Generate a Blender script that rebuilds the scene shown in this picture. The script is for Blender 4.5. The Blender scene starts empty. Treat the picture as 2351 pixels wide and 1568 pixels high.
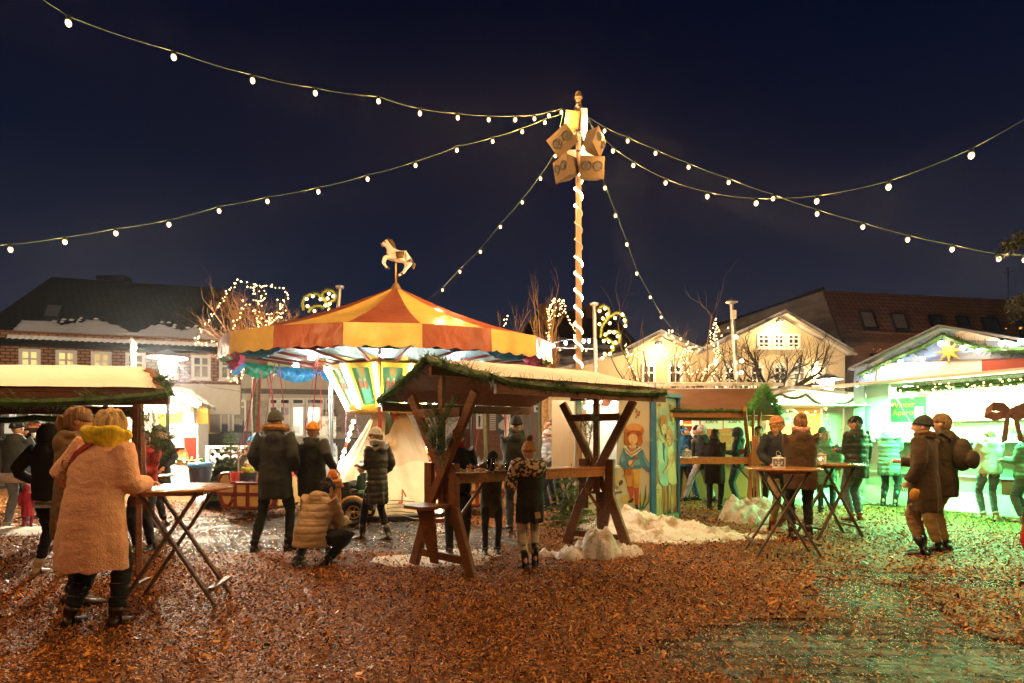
import bpy, bmesh, math, random
import numpy as np
from mathutils import Vector, Matrix, Euler, noise
random.seed(7); RS = np.random.RandomState(5)
PI = math.pi; sin = math.sin; cos = math.cos
def R(a): return math.radians(a)
V = Vector
SC = bpy.context.scene
COL = SC.collection
# ---------------------------------------------------------------- survey: photo measurements -> metres (eye 1.5 m above the ground)
F, CU, HV, EYE = 1300.0, 1175.5, 1006.0, 1.5
def P(u, v, d): return V(((u-CU)/F*d, d, EYE-(v-HV)/F*d))
def G(u, v): d = EYE*F/(v-HV); return V(((u-CU)/F*d, d, 0))
def dep(v): return EYE*F/(v-HV)
# ---------------------------------------------------------------- object bookkeeping
WM = {}
def setp(o, label=None, cat=None, group=None, kind=None):
    if label: o['label'] = label
    if cat: o['category'] = cat
    if group: o['group'] = group
    if kind: o['kind'] = kind
    return o
def thing(name, label, cat, loc=(0,0,0), rz=0, group=None, kind=None):
    o = bpy.data.objects.new(name, None); COL.objects.link(o)
    o.location = loc; o.rotation_euler = (0,0,rz); o.empty_display_size = .1
    WM[o.name] = Matrix.Translation(V(loc)) @ Matrix.Rotation(rz, 4, 'Z')
    return setp(o, label, cat, group, kind)
def wm(o): return WM.get(o.name, Matrix.Identity(4)) if o else Matrix.Identity(4)
def copy_tree(o, parent=None, kids=None):
    if kids is None:
        kids = {}
        for x in bpy.data.objects:
            if x.parent: kids.setdefault(x.parent.name, []).append(x)
    c = o.copy(); COL.objects.link(c); c.parent = parent
    for ch in kids.get(o.name, []): copy_tree(ch, c, kids)
    return c
def dup(o, loc, rz=None, label=None, group=None):
    c = copy_tree(o); c.location = loc
    if rz is not None: c.rotation_euler = (0,0,rz)
    if label: c['label'] = label
    if group: c['group'] = group
    return c
# ---------------------------------------------------------------- mesh builder
def frame(d, up=V((0,0,1))):
    d = V(d).normalized()
    if abs(d.dot(up)) > .99: up = V((0,1,0))
    x = d.cross(up).normalized(); y = x.cross(d).normalized()
    return x, y, d
class MB:
    def __init__(s): s.v=[]; s.f=[]; s.m=[]; s.c=[]; s.cm=0; s.cc=(1,1,1)
    def mat(s, i): s.cm=i; return s
    def col(s, c): s.cc=c; return s
    def add(s, vs, fs):
        o=len(s.v); s.v += [tuple(x) for x in vs]; s.c += [s.cc]*len(vs)
        s.f += [tuple(i+o for i in f) for f in fs]; s.m += [s.cm]*len(fs); return s
    def box(s, c, size, rot=None):
        c=V(c); hx,hy,hz=[a/2 for a in size]
        vs=[V((x,y,z)) for x in(-hx,hx) for y in(-hy,hy) for z in(-hz,hz)]
        if rot is not None: vs=[rot@p for p in vs]
        return s.add([p+c for p in vs],[(0,1,3,2),(4,6,7,5),(0,4,5,1),(2,3,7,6),(0,2,6,4),(1,5,7,3)])
    def hexa(s, a, b):   # two quads (4 pts each) -> closed solid
        return s.add(list(a)+list(b),[(3,2,1,0),(4,5,6,7),(0,1,5,4),(1,2,6,5),(2,3,7,6),(3,0,4,7)])
    def bar(s, p0, p1, w, t, up=V((0,0,1)), bev=0):
        p0=V(p0);p1=V(p1); x,y,d=frame(p1-p0,V(up)); w/=2;t/=2
        if bev:
            k=bev; pr=[(-w+k,-t),(w-k,-t),(w,-t+k),(w,t-k),(w-k,t),(-w+k,t),(-w,t-k),(-w,-t+k)]
        else: pr=[(-w,-t),(w,-t),(w,t),(-w,t)]
        n=len(pr)
        vs=[p0+x*a+y*b for a,b in pr]+[p1+x*a+y*b for a,b in pr]
        return s.add(vs,[tuple(range(n))[::-1],tuple(range(n,2*n))]+[(i,(i+1)%n,n+(i+1)%n,n+i) for i in range(n)])
    def tube(s, pts, rad, n=8, cap=True, sq=None, up=None):
        pts=[V(p) for p in pts]; m=len(pts)
        if not hasattr(rad,'__len__'): rad=[rad]*m
        vs=[]; px=None
        for i,p in enumerate(pts):
            d=(pts[min(i+1,m-1)]-pts[max(i-1,0)])
            if d.length<1e-9: d=V((0,0,1))
            d.normalize()
            if px is None:
                x,y,_=frame(d, V(up) if up else V((0,0,1)))
            else:
                x=(px-d*px.dot(d))
                if x.length<1e-6: x=frame(d)[0]
                x.normalize(); y=d.cross(x).normalized()
            px=x; r=rad[i]; rx,ry=(r if hasattr(r,'__len__') else (r,r))
            for k in range(n):
                a=2*PI*k/n; vs.append(p+x*(cos(a)*rx)+y*(sin(a)*ry))
        fs=[(i*n+k,i*n+(k+1)%n,(i+1)*n+(k+1)%n,(i+1)*n+k) for i in range(m-1) for k in range(n)]
        if cap: fs+=[tuple(range(n))[::-1],tuple(range((m-1)*n,m*n))]
        return s.add(vs,fs)
    def loft(s, rings, cap=True, closed=True):
        n=len(rings[0]); m=len(rings); vs=[p for r in rings for p in r]
        kk=n if closed else n-1
        fs=[(i*n+k,i*n+(k+1)%n,(i+1)*n+(k+1)%n,(i+1)*n+k) for i in range(m-1) for k in range(kk)]
        if cap: fs+=[tuple(range(n))[::-1],tuple(range((m-1)*n,m*n))]
        return s.add(vs,fs)
    def lathe(s, prof, c=(0,0,0), n=16, sx=1, sy=1, cap=True):
        c=V(c)
        return s.loft([[c+V((r*cos(2*PI*k/n)*sx,r*sin(2*PI*k/n)*sy,z)) for k in range(n)] for r,z in prof],cap)
    def ball(s, c, r, n=10, m=7, rot=None):
        c=V(c); rx,ry,rz=r if hasattr(r,'__len__') else (r,r,r)
        vs=[V((0,0,-rz))]+[V((rx*sin(PI*i/m)*cos(2*PI*k/n),ry*sin(PI*i/m)*sin(2*PI*k/n),-rz*cos(PI*i/m))) for i in range(1,m) for k in range(n)]+[V((0,0,rz))]
        if rot is not None: vs=[rot@p for p in vs]
        L=len(vs)-1
        fs=[(0,1+(k+1)%n,1+k) for k in range(n)]+[(1+(i-1)*n+k,1+(i-1)*n+(k+1)%n,1+i*n+(k+1)%n,1+i*n+k) for i in range(1,m-1) for k in range(n)]+[(L,1+(m-2)*n+k,1+(m-2)*n+(k+1)%n) for k in range(n)]
        return s.add([p+c for p in vs],fs)
    def prism(s, pts, off):   # polygon (3D pts) extruded by vector off
        n=len(pts); off=V(off)
        return s.add([V(p) for p in pts]+[V(p)+off for p in pts],[tuple(range(n))[::-1],tuple(range(n,2*n))]+[(i,(i+1)%n,n+(i+1)%n,n+i) for i in range(n)])
    def quad(s,*p): return s.add(p,[tuple(range(len(p)))])
    def build(s, name, mats, parent=None, smooth=False, world=False, colors=False, angle=None):
        if not isinstance(mats,(list,tuple)): mats=[mats]
        me=bpy.data.meshes.new(name)
        vs=s.v
        if world and parent is not None:
            iv=wm(parent).inverted(); vs=[tuple(iv@V(p)) for p in vs]
        me.from_pydata(vs,[],s.f)
        for m in mats: me.materials.append(m)
        me.polygons.foreach_set('material_index',s.m)
        if smooth: me.polygons.foreach_set('use_smooth',[True]*len(s.f))
        if colors:
            at=me.color_attributes.new('Col','FLOAT_COLOR','POINT')
            at.data.foreach_set('color',np.hstack([np.array(s.c,dtype=np.float32),np.ones((len(s.c),1),np.float32)]).ravel())
        me.validate(); me.update()
        if smooth and angle:
            try: me.set_sharp_from_angle(angle=R(angle))
            except Exception: pass
        o=bpy.data.objects.new(name,me); COL.objects.link(o)
        if parent is not None: o.parent=parent; WM[o.name]=wm(parent)
        return o
def solo(mb, name, mats, label, cat, group=None, kind=None, base=None, **k):
    """a thing that is one mesh; origin moved to its base"""
    if base is None:
        a=np.array(mb.v); base=((a[:,0].min()+a[:,0].max())/2,(a[:,1].min()+a[:,1].max())/2,a[:,2].min())
    b=V(base); mb.v=[(x-b.x,y-b.y,z-b.z) for x,y,z in mb.v]
    o=mb.build(name,mats,None,**k); o.location=b
    return setp(o,label,cat,group,kind)
def remesh(mb, voxel, smooth=3, fac=.5):
    """one continuous closed surface from overlapping closed shells"""
    me=bpy.data.meshes.new('t'); me.from_pydata([tuple(p) for p in mb.v],[],mb.f); me.update()
    o=bpy.data.objects.new('t',me); COL.objects.link(o)
    r=o.modifiers.new('r','REMESH'); r.mode='VOXEL'; r.voxel_size=voxel; r.adaptivity=0
    if smooth:
        q=o.modifiers.new('s','SMOOTH'); q.factor=fac; q.iterations=smooth
    dg=bpy.context.evaluated_depsgraph_get(); ev=o.evaluated_get(dg); m2=ev.to_mesh()
    n=len(m2.vertices); co=np.empty(n*3,np.float32); m2.vertices.foreach_get('co',co)
    no=np.empty(n*3,np.float32); m2.vertices.foreach_get('normal',no)
    fs=[tuple(p.vertices) for p in m2.polygons]
    ev.to_mesh_clear(); bpy.data.objects.remove(o); bpy.data.meshes.remove(me)
    return co.reshape(-1,3),no.reshape(-1,3),fs
def from_arrays(co, fs, col=None):
    b=MB(); b.v=[tuple(map(float,x)) for x in co]; b.f=fs; b.m=[0]*len(fs)
    b.c=[(1,1,1)]*len(co) if col is None else [tuple(c) for c in col]
    return b
# ---------------------------------------------------------------- materials
MATS={}
def nodes(name):
    m=bpy.data.materials.new(name); m.use_nodes=True; nt=m.node_tree
    return m,nt,nt.nodes['Principled BSDF'],nt.nodes.new,nt.links.new
def rgba(c,k=1): return (min(c[0]*k,1),min(c[1]*k,1),min(c[2]*k,1),1)
def M(name, c=(.5,.5,.5), rough=.6, var=.2, vs=6, bump=.15, bs=60, metal=0, st=(1,1,1), c2=None, thr=None, quilt=0, spec=.5, coat=0, sheen=0, attr=False, seam=None, detail=4):
    if name in MATS: return MATS[name]
    m,nt,b,N,L=nodes(name); MATS[name]=m
    tc=N('ShaderNodeTexCoord'); mp=N('ShaderNodeMapping'); mp.inputs['Scale'].default_value=st; L(tc.outputs['Object'],mp.inputs['Vector'])
    n1=N('ShaderNodeTexNoise'); n1.inputs['Scale'].default_value=vs; n1.inputs['Detail'].default_value=detail; L(mp.outputs[0],n1.inputs['Vector'])
    cr=N('ShaderNodeValToRGB'); L(n1.outputs['Fac'],cr.inputs[0])
    lo,hi=(thr if thr else (.3,.7))
    cr.color_ramp.elements[0].position=lo; cr.color_ramp.elements[1].position=hi
    cr.color_ramp.elements[0].color=rgba(c2) if c2 else rgba(c,1-var); cr.color_ramp.elements[1].color=rgba(c) if c2 else rgba(c,1+var)
    out=cr.outputs[0]
    if attr:
        a=N('ShaderNodeAttribute'); a.attribute_name='Col'; mx=N('ShaderNodeMix'); mx.data_type='RGBA'; mx.blend_type='MULTIPLY'; mx.inputs[0].default_value=1
        L(out,mx.inputs[6]); L(a.outputs['Color'],mx.inputs[7]); out=mx.outputs[2]
    L(out,b.inputs['Base Color'])
    b.inputs['Roughness'].default_value=rough; b.inputs['Metallic'].default_value=metal; b.inputs['Specular IOR Level'].default_value=spec
    if coat: b.inputs['Coat Weight'].default_value=coat; b.inputs['Coat Roughness'].default_value=.12
    if sheen: b.inputs['Sheen Weight'].default_value=sheen
    if bump or quilt:
        n2=N('ShaderNodeTexNoise'); n2.inputs['Scale'].default_value=bs; n2.inputs['Detail'].default_value=5; L(mp.outputs[0],n2.inputs['Vector'])
        bp=N('ShaderNodeBump'); bp.inputs['Strength'].default_value=bump; bp.inputs['Distance'].default_value=.02; L(n2.outputs['Fac'],bp.inputs['Height'])
        if quilt:
            w=N('ShaderNodeTexWave'); w.bands_direction='Z'; w.inputs['Scale'].default_value=quilt; w.inputs['Distortion'].default_value=.6; w.inputs['Detail'].default_value=1; L(tc.outputs['Object'],w.inputs['Vector'])
            pw=N('ShaderNodeMath'); pw.operation='POWER'; pw.inputs[1].default_value=.45; L(w.outputs['Fac'],pw.inputs[0])
            b2=N('ShaderNodeBump'); b2.inputs['Strength'].default_value=.5; b2.inputs['Distance'].default_value=.015; L(pw.outputs[0],b2.inputs['Height']); L(b2.outputs[0],bp.inputs['Normal'])
        L(bp.outputs[0],b.inputs['Normal'])
    return m
def E(name, c=None, s=None, base=(.8,.8,.8)):
    if name in MATS: return MATS[name]
    m,nt,b,N,L=nodes(name); MATS[name]=m
    b.inputs['Base Color'].default_value=rgba(base); b.inputs['Emission Color'].default_value=(*c,1); b.inputs['Emission Strength'].default_value=s
    return m
def glass(name, c=(.9,.95,.95), rough=.03, tr=1.0):
    if name in MATS: return MATS[name]
    m,nt,b,N,L=nodes(name); MATS[name]=m
    b.inputs['Base Color'].default_value=rgba(c); b.inputs['Roughness'].default_value=rough; b.inputs['Transmission Weight'].default_value=tr; b.inputs['IOR'].default_value=1.3
    return m
def wood(name, c, rough=.5, st=(3,3,14), var=.35, coat=0): return M(name,c,rough,var=var,vs=3.5,bump=.35,bs=9,st=st,coat=coat,detail=8)
HZ=.0004
WARM=(1.0,.53,.195); W2=(1.0,.74,.47)
m_dwood=wood('dark_stained_wood',(.17,.065,.022),.45)
m_mwood=wood('mid_stained_wood',(.30,.125,.04),.45)
m_lwood=wood('varnished_pine',(.46,.22,.075),.28,st=(12,3,12),coat=.4)
m_twood=wood('tabletop_wood',(.42,.2,.07),.22,st=(2,14,2),coat=.6)
m_legw=wood('grey_leg_wood',(.15,.095,.055),.5)
m_snow=M('snow_crust',(.70,.71,.73),.7,c2=(.36,.29,.2),thr=(.36,.52),vs=5,bump=.9,bs=26,detail=8)
m_rsnow=M('roof_snow_cover',(.74,.73,.74),.75,var=.08,vs=2.5,bump=.6,bs=12,detail=8)
m_snowd=M('trodden_snow',(.78,.74,.68),.7,c2=(.42,.30,.2),thr=(.28,.42),vs=7,bump=.7,bs=18)
m_fir=M('fir_green',(.08,.15,.045),.6,var=.5,vs=9,bump=0)
m_garl=M('garland_green',(.05,.13,.035),.5,var=.6,vs=14,bump=0)
m_bark=M('bark',(.11,.085,.05),.85,var=.4,vs=12,bump=.8,bs=30)
m_barky=M('mossy_bark',(.24,.2,.08),.85,c2=(.12,.1,.05),vs=12,bump=.8,bs=30)
m_white=M('white_paint',(.78,.78,.75),.45,var=.06,vs=4,bump=.05)
m_steel=M('galvanised_steel',(.5,.5,.52),.35,metal=.8,var=.15,bump=.05)
m_black=M('black_metal',(.02,.02,.022),.4,var=.2,bump=.05)
m_cable=M('green_cable',(.018,.045,.018),.5,var=.2,bump=0)
m_cablew=M('white_cable',(.6,.62,.6),.5,var=.1,bump=0)
m_bulb=E('warm_bulb_glass',(1,.66,.32),2.6,(.02,.02,.02))
m_bulbc=E('cool_bulb_glass',(.6,.8,1),60)
m_fairy=E('fairy_light',(1,.52,.17),13)
m_rope=E('light_rope',(1,.55,.28),16)
m_tubeE=E('fluorescent_tube',(.84,1,.88),75)
m_socket=M('bulb_socket',(.01,.018,.01),.8,bump=0,spec=.1)
# ================================================================ camera, sky
cam=bpy.data.cameras.new('camera'); co=bpy.data.objects.new('camera',cam); COL.objects.link(co)
co.location=(0,0,EYE); co.rotation_euler=(PI/2,0,0)
cam.sensor_width=36; cam.lens=F/2351*36; cam.shift_y=(HV-784)/2351; cam.clip_start=.05; cam.clip_end=600
SC.camera=co
vs=SC.view_settings; vs.view_transform='Standard'; vs.look='None'; vs.gamma=1; vs.exposure=.3; vs.use_curve_mapping=False
cy=SC.cycles; cy.max_bounces=5; cy.diffuse_bounces=2; cy.glossy_bounces=3; cy.transmission_bounces=4; cy.transparent_max_bounces=8; cy.sample_clamp_indirect=2.5; cy.sample_clamp_direct=0
cy.caustics_reflective=False; cy.caustics_refractive=False; cy.use_denoising=True; cy.use_adaptive_sampling=True; cy.adaptive_threshold=.02; cy.use_light_tree=True
w=bpy.data.worlds.new('World'); SC.world=w; w.use_nodes=True; nt=w.node_tree; N=nt.nodes.new; L=nt.links.new
bg=nt.nodes['Background']
# night: the sun far below the horizon, a faint blue sky with town glow low down
sky=N('ShaderNodeTexSky'); sky.sky_type='NISHITA'; sky.sun_disc=False; sky.sun_elevation=R(-6); sky.sun_rotation=R(200); sky.air_density=1; sky.dust_density=2
tc=N('ShaderNodeTexCoord'); sp=N('ShaderNodeSeparateXYZ'); L(tc.outputs['Generated'],sp.inputs[0])
cr=N('ShaderNodeValToRGB'); L(sp.outputs['Z'],cr.inputs[0]); el=cr.color_ramp.elements
el[0].position=0; el[0].color=(.038,.033,.045,1); el[1].position=.62; el[1].color=(.0006,.0018,.0095,1)
for p,c in((.12,(.023,.024,.038,1)),(.24,(.0085,.012,.026,1)),(.40,(.0022,.0048,.016,1))):
    e=el.new(p); e.color=c
mx=N('ShaderNodeMix'); mx.data_type='RGBA'; mx.blend_type='ADD'; mx.inputs[0].default_value=.02
L(cr.outputs[0],mx.inputs[6]); L(sky.outputs[0],mx.inputs[7]); L(mx.outputs[2],bg.inputs[0]); bg.inputs[1].default_value=1
# ================================================================ ground
def groundmat():
    m,nt,b,N,L=nodes('asphalt_ground')
    tc=N('ShaderNodeTexCoord'); n=N('ShaderNodeTexNoise'); n.inputs['Scale'].default_value=.5; n.inputs['Detail'].default_value=6; L(tc.outputs['Object'],n.inputs[0])
    cr=N('ShaderNodeValToRGB'); L(n.outputs[0],cr.inputs[0]); cr.color_ramp.elements[0].position=.45; cr.color_ramp.elements[0].color=(.04,.035,.03,1); cr.color_ramp.elements[1].position=.6; cr.color_ramp.elements[1].color=(.3,.29,.28,1)
    L(cr.outputs[0],b.inputs[0]); b.inputs['Roughness'].default_value=.5
    n2=N('ShaderNodeTexNoise'); n2.inputs['Scale'].default_value=25; L(tc.outputs['Object'],n2.inputs[0]); bp=N('ShaderNodeBump'); bp.inputs['Strength'].default_value=.4; L(n2.outputs[0],bp.inputs['Height']); L(bp.outputs[0],b.inputs['Normal'])
    return m
g=MB().quad((-200,-40,0),(200,-40,0),(200,300,0),(-200,300,0)).build('ground',groundmat()); setp(g,kind='structure')
def cobblemat():
    m,nt,b,N,L=nodes('wet_cobblestone')
    tc=N('ShaderNodeTexCoord'); n=N('ShaderNodeTexNoise'); n.inputs['Scale'].default_value=2.6; n.inputs['Detail'].default_value=3; L(tc.outputs['Object'],n.inputs[0])
    mx=N('ShaderNodeMix'); mx.data_type='RGBA'; mx.inputs[0].default_value=.07; L(tc.outputs['Object'],mx.inputs[6]); L(n.outputs['Color'],mx.inputs[7])
    br=N('ShaderNodeTexBrick'); br.inputs['Scale'].default_value=1; br.inputs['Brick Width'].default_value=.19; br.inputs['Row Height'].default_value=.14; br.inputs['Mortar Size'].default_value=.022; br.inputs['Mortar Smooth'].default_value=.3
    br.inputs['Color1'].default_value=(.05,.04,.03,1); br.inputs['Color2'].default_value=(.17,.13,.09,1); br.inputs['Mortar'].default_value=(.004,.003,.002,1); L(mx.outputs[2],br.inputs[0])
    L(br.outputs['Color'],b.inputs[0])
    n2=N('ShaderNodeTexNoise'); n2.inputs['Scale'].default_value=22; n2.inputs['Detail'].default_value=5; L(tc.outputs['Object'],n2.inputs[0])
    ma=N('ShaderNodeMath'); ma.operation='MULTIPLY_ADD'; ma.inputs[1].default_value=-3; L(br.outputs['Fac'],ma.inputs[0]); L(n2.outputs[0],ma.inputs[2])
    bp=N('ShaderNodeBump'); bp.inputs['Strength'].default_value=1; bp.inputs['Distance'].default_value=.06; L(ma.outputs[0],bp.inputs['Height']); L(bp.outputs[0],b.inputs['Normal'])
    n3=N('ShaderNodeTexNoise'); n3.inputs['Scale'].default_value=1.5; L(tc.outputs['Object'],n3.inputs[0]); mr=N('ShaderNodeMapRange'); mr.inputs[1].default_value=.35; mr.inputs[2].default_value=.65; b.inputs['Specular IOR Level'].default_value=.9; mr.inputs[3].default_value=.12; mr.inputs[4].default_value=.30; L(n3.outputs[0],mr.inputs[0]); L(mr.outputs[0],b.inputs['Roughness'])
    return m
c=MB().quad((-16,.5,.004),(16,.5,.004),(16,20,.004),(-16,20,.004)).build('cobblestone_road',cobblemat()); setp(c,kind='structure')
def inb(x,y):
    """0 = bare cobbles, 1 = thick bark mulch"""
    n=noise.noise(V((x*.9,y*.9,3)))*.55+noise.noise(V((x*3.1,y*3.1,8)))*.25
    def blob(cx,cy,rx,ry,a=0):
        dx,dy=x-cx,y-cy; c_,s_=cos(a),sin(a); px=(dx*c_+dy*s_)/rx; py=(-dx*s_+dy*c_)/ry
        return math.sqrt(px*px+py*py)
    v=1.0
    v=min(v,max(0,(blob(-3.6,9.1,2.9,1.6)+n-.75)*1.6))      # swept round the carousel
    v=min(v,max(0,(blob(-1.6,8.6,1.9,1.2)+n-.8)*1.6))
    v=min(v,max(0,(blob(2.55,3.6,1.25,1.15,.2)+n-.6)*1.1))     # wet patch in the near right corner
    v=min(v,max(.12,(blob(3.25,5.0,.6,1.3,-.35)+n-.45)*1.1))
    v=min(v,max(.2,(blob(4.6,5.9,1.6,.35,-.35)+n-.5)*1.4))
    return v
def mulchmat():
    m,nt,b,N,L=nodes('bark_mulch_bed')
    tc=N('ShaderNodeTexCoord'); mp=N('ShaderNodeMapping'); mp.inputs['Scale'].default_value=(1,1.8,1); L(tc.outputs['Object'],mp.inputs[0])
    v=N('ShaderNodeTexVoronoi'); v.inputs['Scale'].default_value=26; L(mp.outputs[0],v.inputs['Vector'])
    cr=N('ShaderNodeValToRGB'); L(v.outputs['Color'],cr.inputs[0]); e=cr.color_ramp.elements
    e[0].color=(.015,.005,.002,1); e[1].color=(.55,.22,.04,1); x=e.new(.5); x.color=(.22,.075,.012,1)
    L(cr.outputs[0],b.inputs[0]); b.inputs['Roughness'].default_value=.55
    v2=N('ShaderNodeTexVoronoi'); v2.inputs['Scale'].default_value=40; L(mp.outputs[0],v2.inputs['Vector'])
    bp=N('ShaderNodeBump'); bp.inputs['Strength'].default_value=1; bp.inputs['Distance'].default_value=.04; L(v2.outputs['Distance'],bp.inputs['Height']); L(bp.outputs[0],b.inputs['Normal'])
    return m
mb=MB(); st=.16; xs=int(30/st); ys=int(18.0/st); idx={}
def vid(i,j):
    if (i,j) not in idx:
        x=-15+i*st+random.uniform(-.03,.03); y=1+j*st; idx[(i,j)]=len(mb.v); mb.v.append((x,y,.012+.012*noise.noise(V((x*1.5,y*1.5,1))))); mb.c.append((1,1,1))
    return idx[(i,j)]
for i in range(xs):
    for j in range(ys):
        if inb(-15+i*st+st/2,1+j*st+st/2)>.5:
            mb.f.append((vid(i,j),vid(i+1,j),vid(i+1,j+1),vid(i,j+1))); mb.m.append(0)
setp(mb.build('mulch_ground',mulchmat(),smooth=True),kind='structure')
# loose chips
def chips():
    m,nt,b,N,L=nodes('wood_chip')
    ge=N('ShaderNodeNewGeometry'); cr=N('ShaderNodeValToRGB'); L(ge.outputs['Random Per Island'],cr.inputs[0]); e=cr.color_ramp.elements
    e[0].color=(.012,.004,.002,1); e[1].color=(.72,.42,.16,1)
    for p,c in((.32,(.09,.026,.004,1)),(.55,(.46,.15,.016,1)),(.88,(.80,.33,.055,1))): x=e.new(p); x.color=c
    L(cr.outputs[0],b.inputs[0]); b.inputs['Roughness'].default_value=.42; b.inputs['Specular IOR Level'].default_value=.2
    pts=[]
    for d0,d1,dens in((2.8,4.6,4600),(4.6,6.5,2900),(6.5,9,1100),(9,13.5,360)):
        w0=d1*.95+.4; n=int(2*w0*(d1-d0)*dens)
        X=RS.uniform(-w0,w0,n); Y=RS.uniform(d0,d1,n)
        keep=np.abs(X)<Y*.93+.4; X=X[keep];Y=Y[keep]
        pr=np.array([inb(a,b_) for a,b_ in zip(X,Y)]); k2=RS.rand(len(X))<np.clip(pr*1.2+np.where(X>0,.17,.16),0,1)
        pts.append(np.stack([X[k2],Y[k2],np.full(k2.sum(),(d0+d1)/2)],1))
    A=np.vstack(pts); n=len(A)
    ln=RS.uniform(.005,.017,n)*(1+.12*(A[:,2]-3.7)); ln*=np.where(RS.rand(n)<.01,2.4,1); wd=ln*RS.uniform(.18,.5,n); wd=np.minimum(wd,.012)
    an=RS.uniform(0,2*PI,n); t1=RS.normal(0,.45,n); t2=RS.normal(0,.65,n)
    ax=np.stack([np.cos(an)*np.cos(t1),np.sin(an)*np.cos(t1),np.sin(t1)],1)
    ay=np.stack([-np.sin(an)*np.cos(t2),np.cos(an)*np.cos(t2),np.sin(t2)],1)
    ctr=np.stack([A[:,0],A[:,1],RS.uniform(.012,.03,n)+ln*np.abs(np.sin(t1))],1)
    a=ax*ln[:,None]; b_=ay*wd[:,None]; up=np.array([0,0,1])*(wd*.35)[:,None]
    q=RS.uniform(.5,1,(n,4,1))
    vv=np.stack([ctr-a*q[:,0]-b_*.6,ctr+a*q[:,1]-b_,ctr+a*q[:,2]+b_*.7+up,ctr-a*q[:,3]+b_+up],1).reshape(-1,3)
    me=bpy.data.meshes.new('wood_chips'); me.vertices.add(4*n); me.vertices.foreach_set('co',vv.astype(np.float32).ravel())
    me.loops.add(4*n); me.loops.foreach_set('vertex_index',np.arange(4*n)); me.polygons.add(n); me.polygons.foreach_set('loop_start',np.arange(0,4*n,4)); me.polygons.foreach_set('loop_total',np.full(n,4))
    me.update(); me.validate(); me.materials.append(m)
    o=bpy.data.objects.new('wood_chips',me); COL.objects.link(o); setp(o,'reddish brown bark chips strewn over the whole market square','wood chips',kind='stuff'); print('chips',n)
chips()
# ---------------------------------------------------------------- snow heaps
def snow_heap(pts, label, mat=m_snow, name='snow_pile', cell=.045, rough=.07, seed=1):
    """pts: (x,y,radius x,radius y,height) lumps merged to one heap standing on the ground"""
    x0=min(p[0]-p[2] for p in pts)-.1; x1=max(p[0]+p[2] for p in pts)+.1; y0=min(p[1]-p[3] for p in pts)-.1; y1=max(p[1]+p[3] for p in pts)+.1
    nx=int((x1-x0)/cell)+2; ny=int((y1-y0)/cell)+2; H=np.full((nx,ny),-.05)
    for i in range(nx):
        for j in range(ny):
            x=x0+i*cell;y=y0+j*cell; h=-.05
            wx=x+.12*noise.noise(V((x*4,y*4,seed))); wy=y+.12*noise.noise(V((x*4,y*4,seed+9)))
            for p in pts:
                r=((wx-p[0])/p[2])**2+((wy-p[1])/p[3])**2
                if r<1: h=max(h,p[4]*(1-r)**.55)
            if h>0: h+=rough*(noise.noise(V((x*5,y*5,seed)))+.75*abs(noise.noise(V((x*11,y*11,seed))))*2-.4+.6*noise.noise(V((x*26,y*26,seed))))*min(1,h*8)
            H[i,j]=max(h,-.05)
    b=MB(); ids={}
    def vi(i,j):
        if (i,j) not in ids: ids[(i,j)]=len(b.v); b.v.append((x0+i*cell,y0+j*cell,H[i,j])); b.c.append((1,1,1))
        return ids[(i,j)]
    for i in range(nx-1):
        for j in range(ny-1):
            if max(H[i,j],H[i+1,j],H[i,j+1],H[i+1,j+1])>-.04: b.f.append((vi(i,j),vi(i+1,j),vi(i+1,j+1),vi(i,j+1))); b.m.append(0)
    cx=sum(p[0] for p in pts)/len(pts); cyy=sum(p[1] for p in pts)/len(pts)
    return solo(b,name,mat,label,'snow pile',base=(cx,cyy,0),smooth=True)
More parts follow.
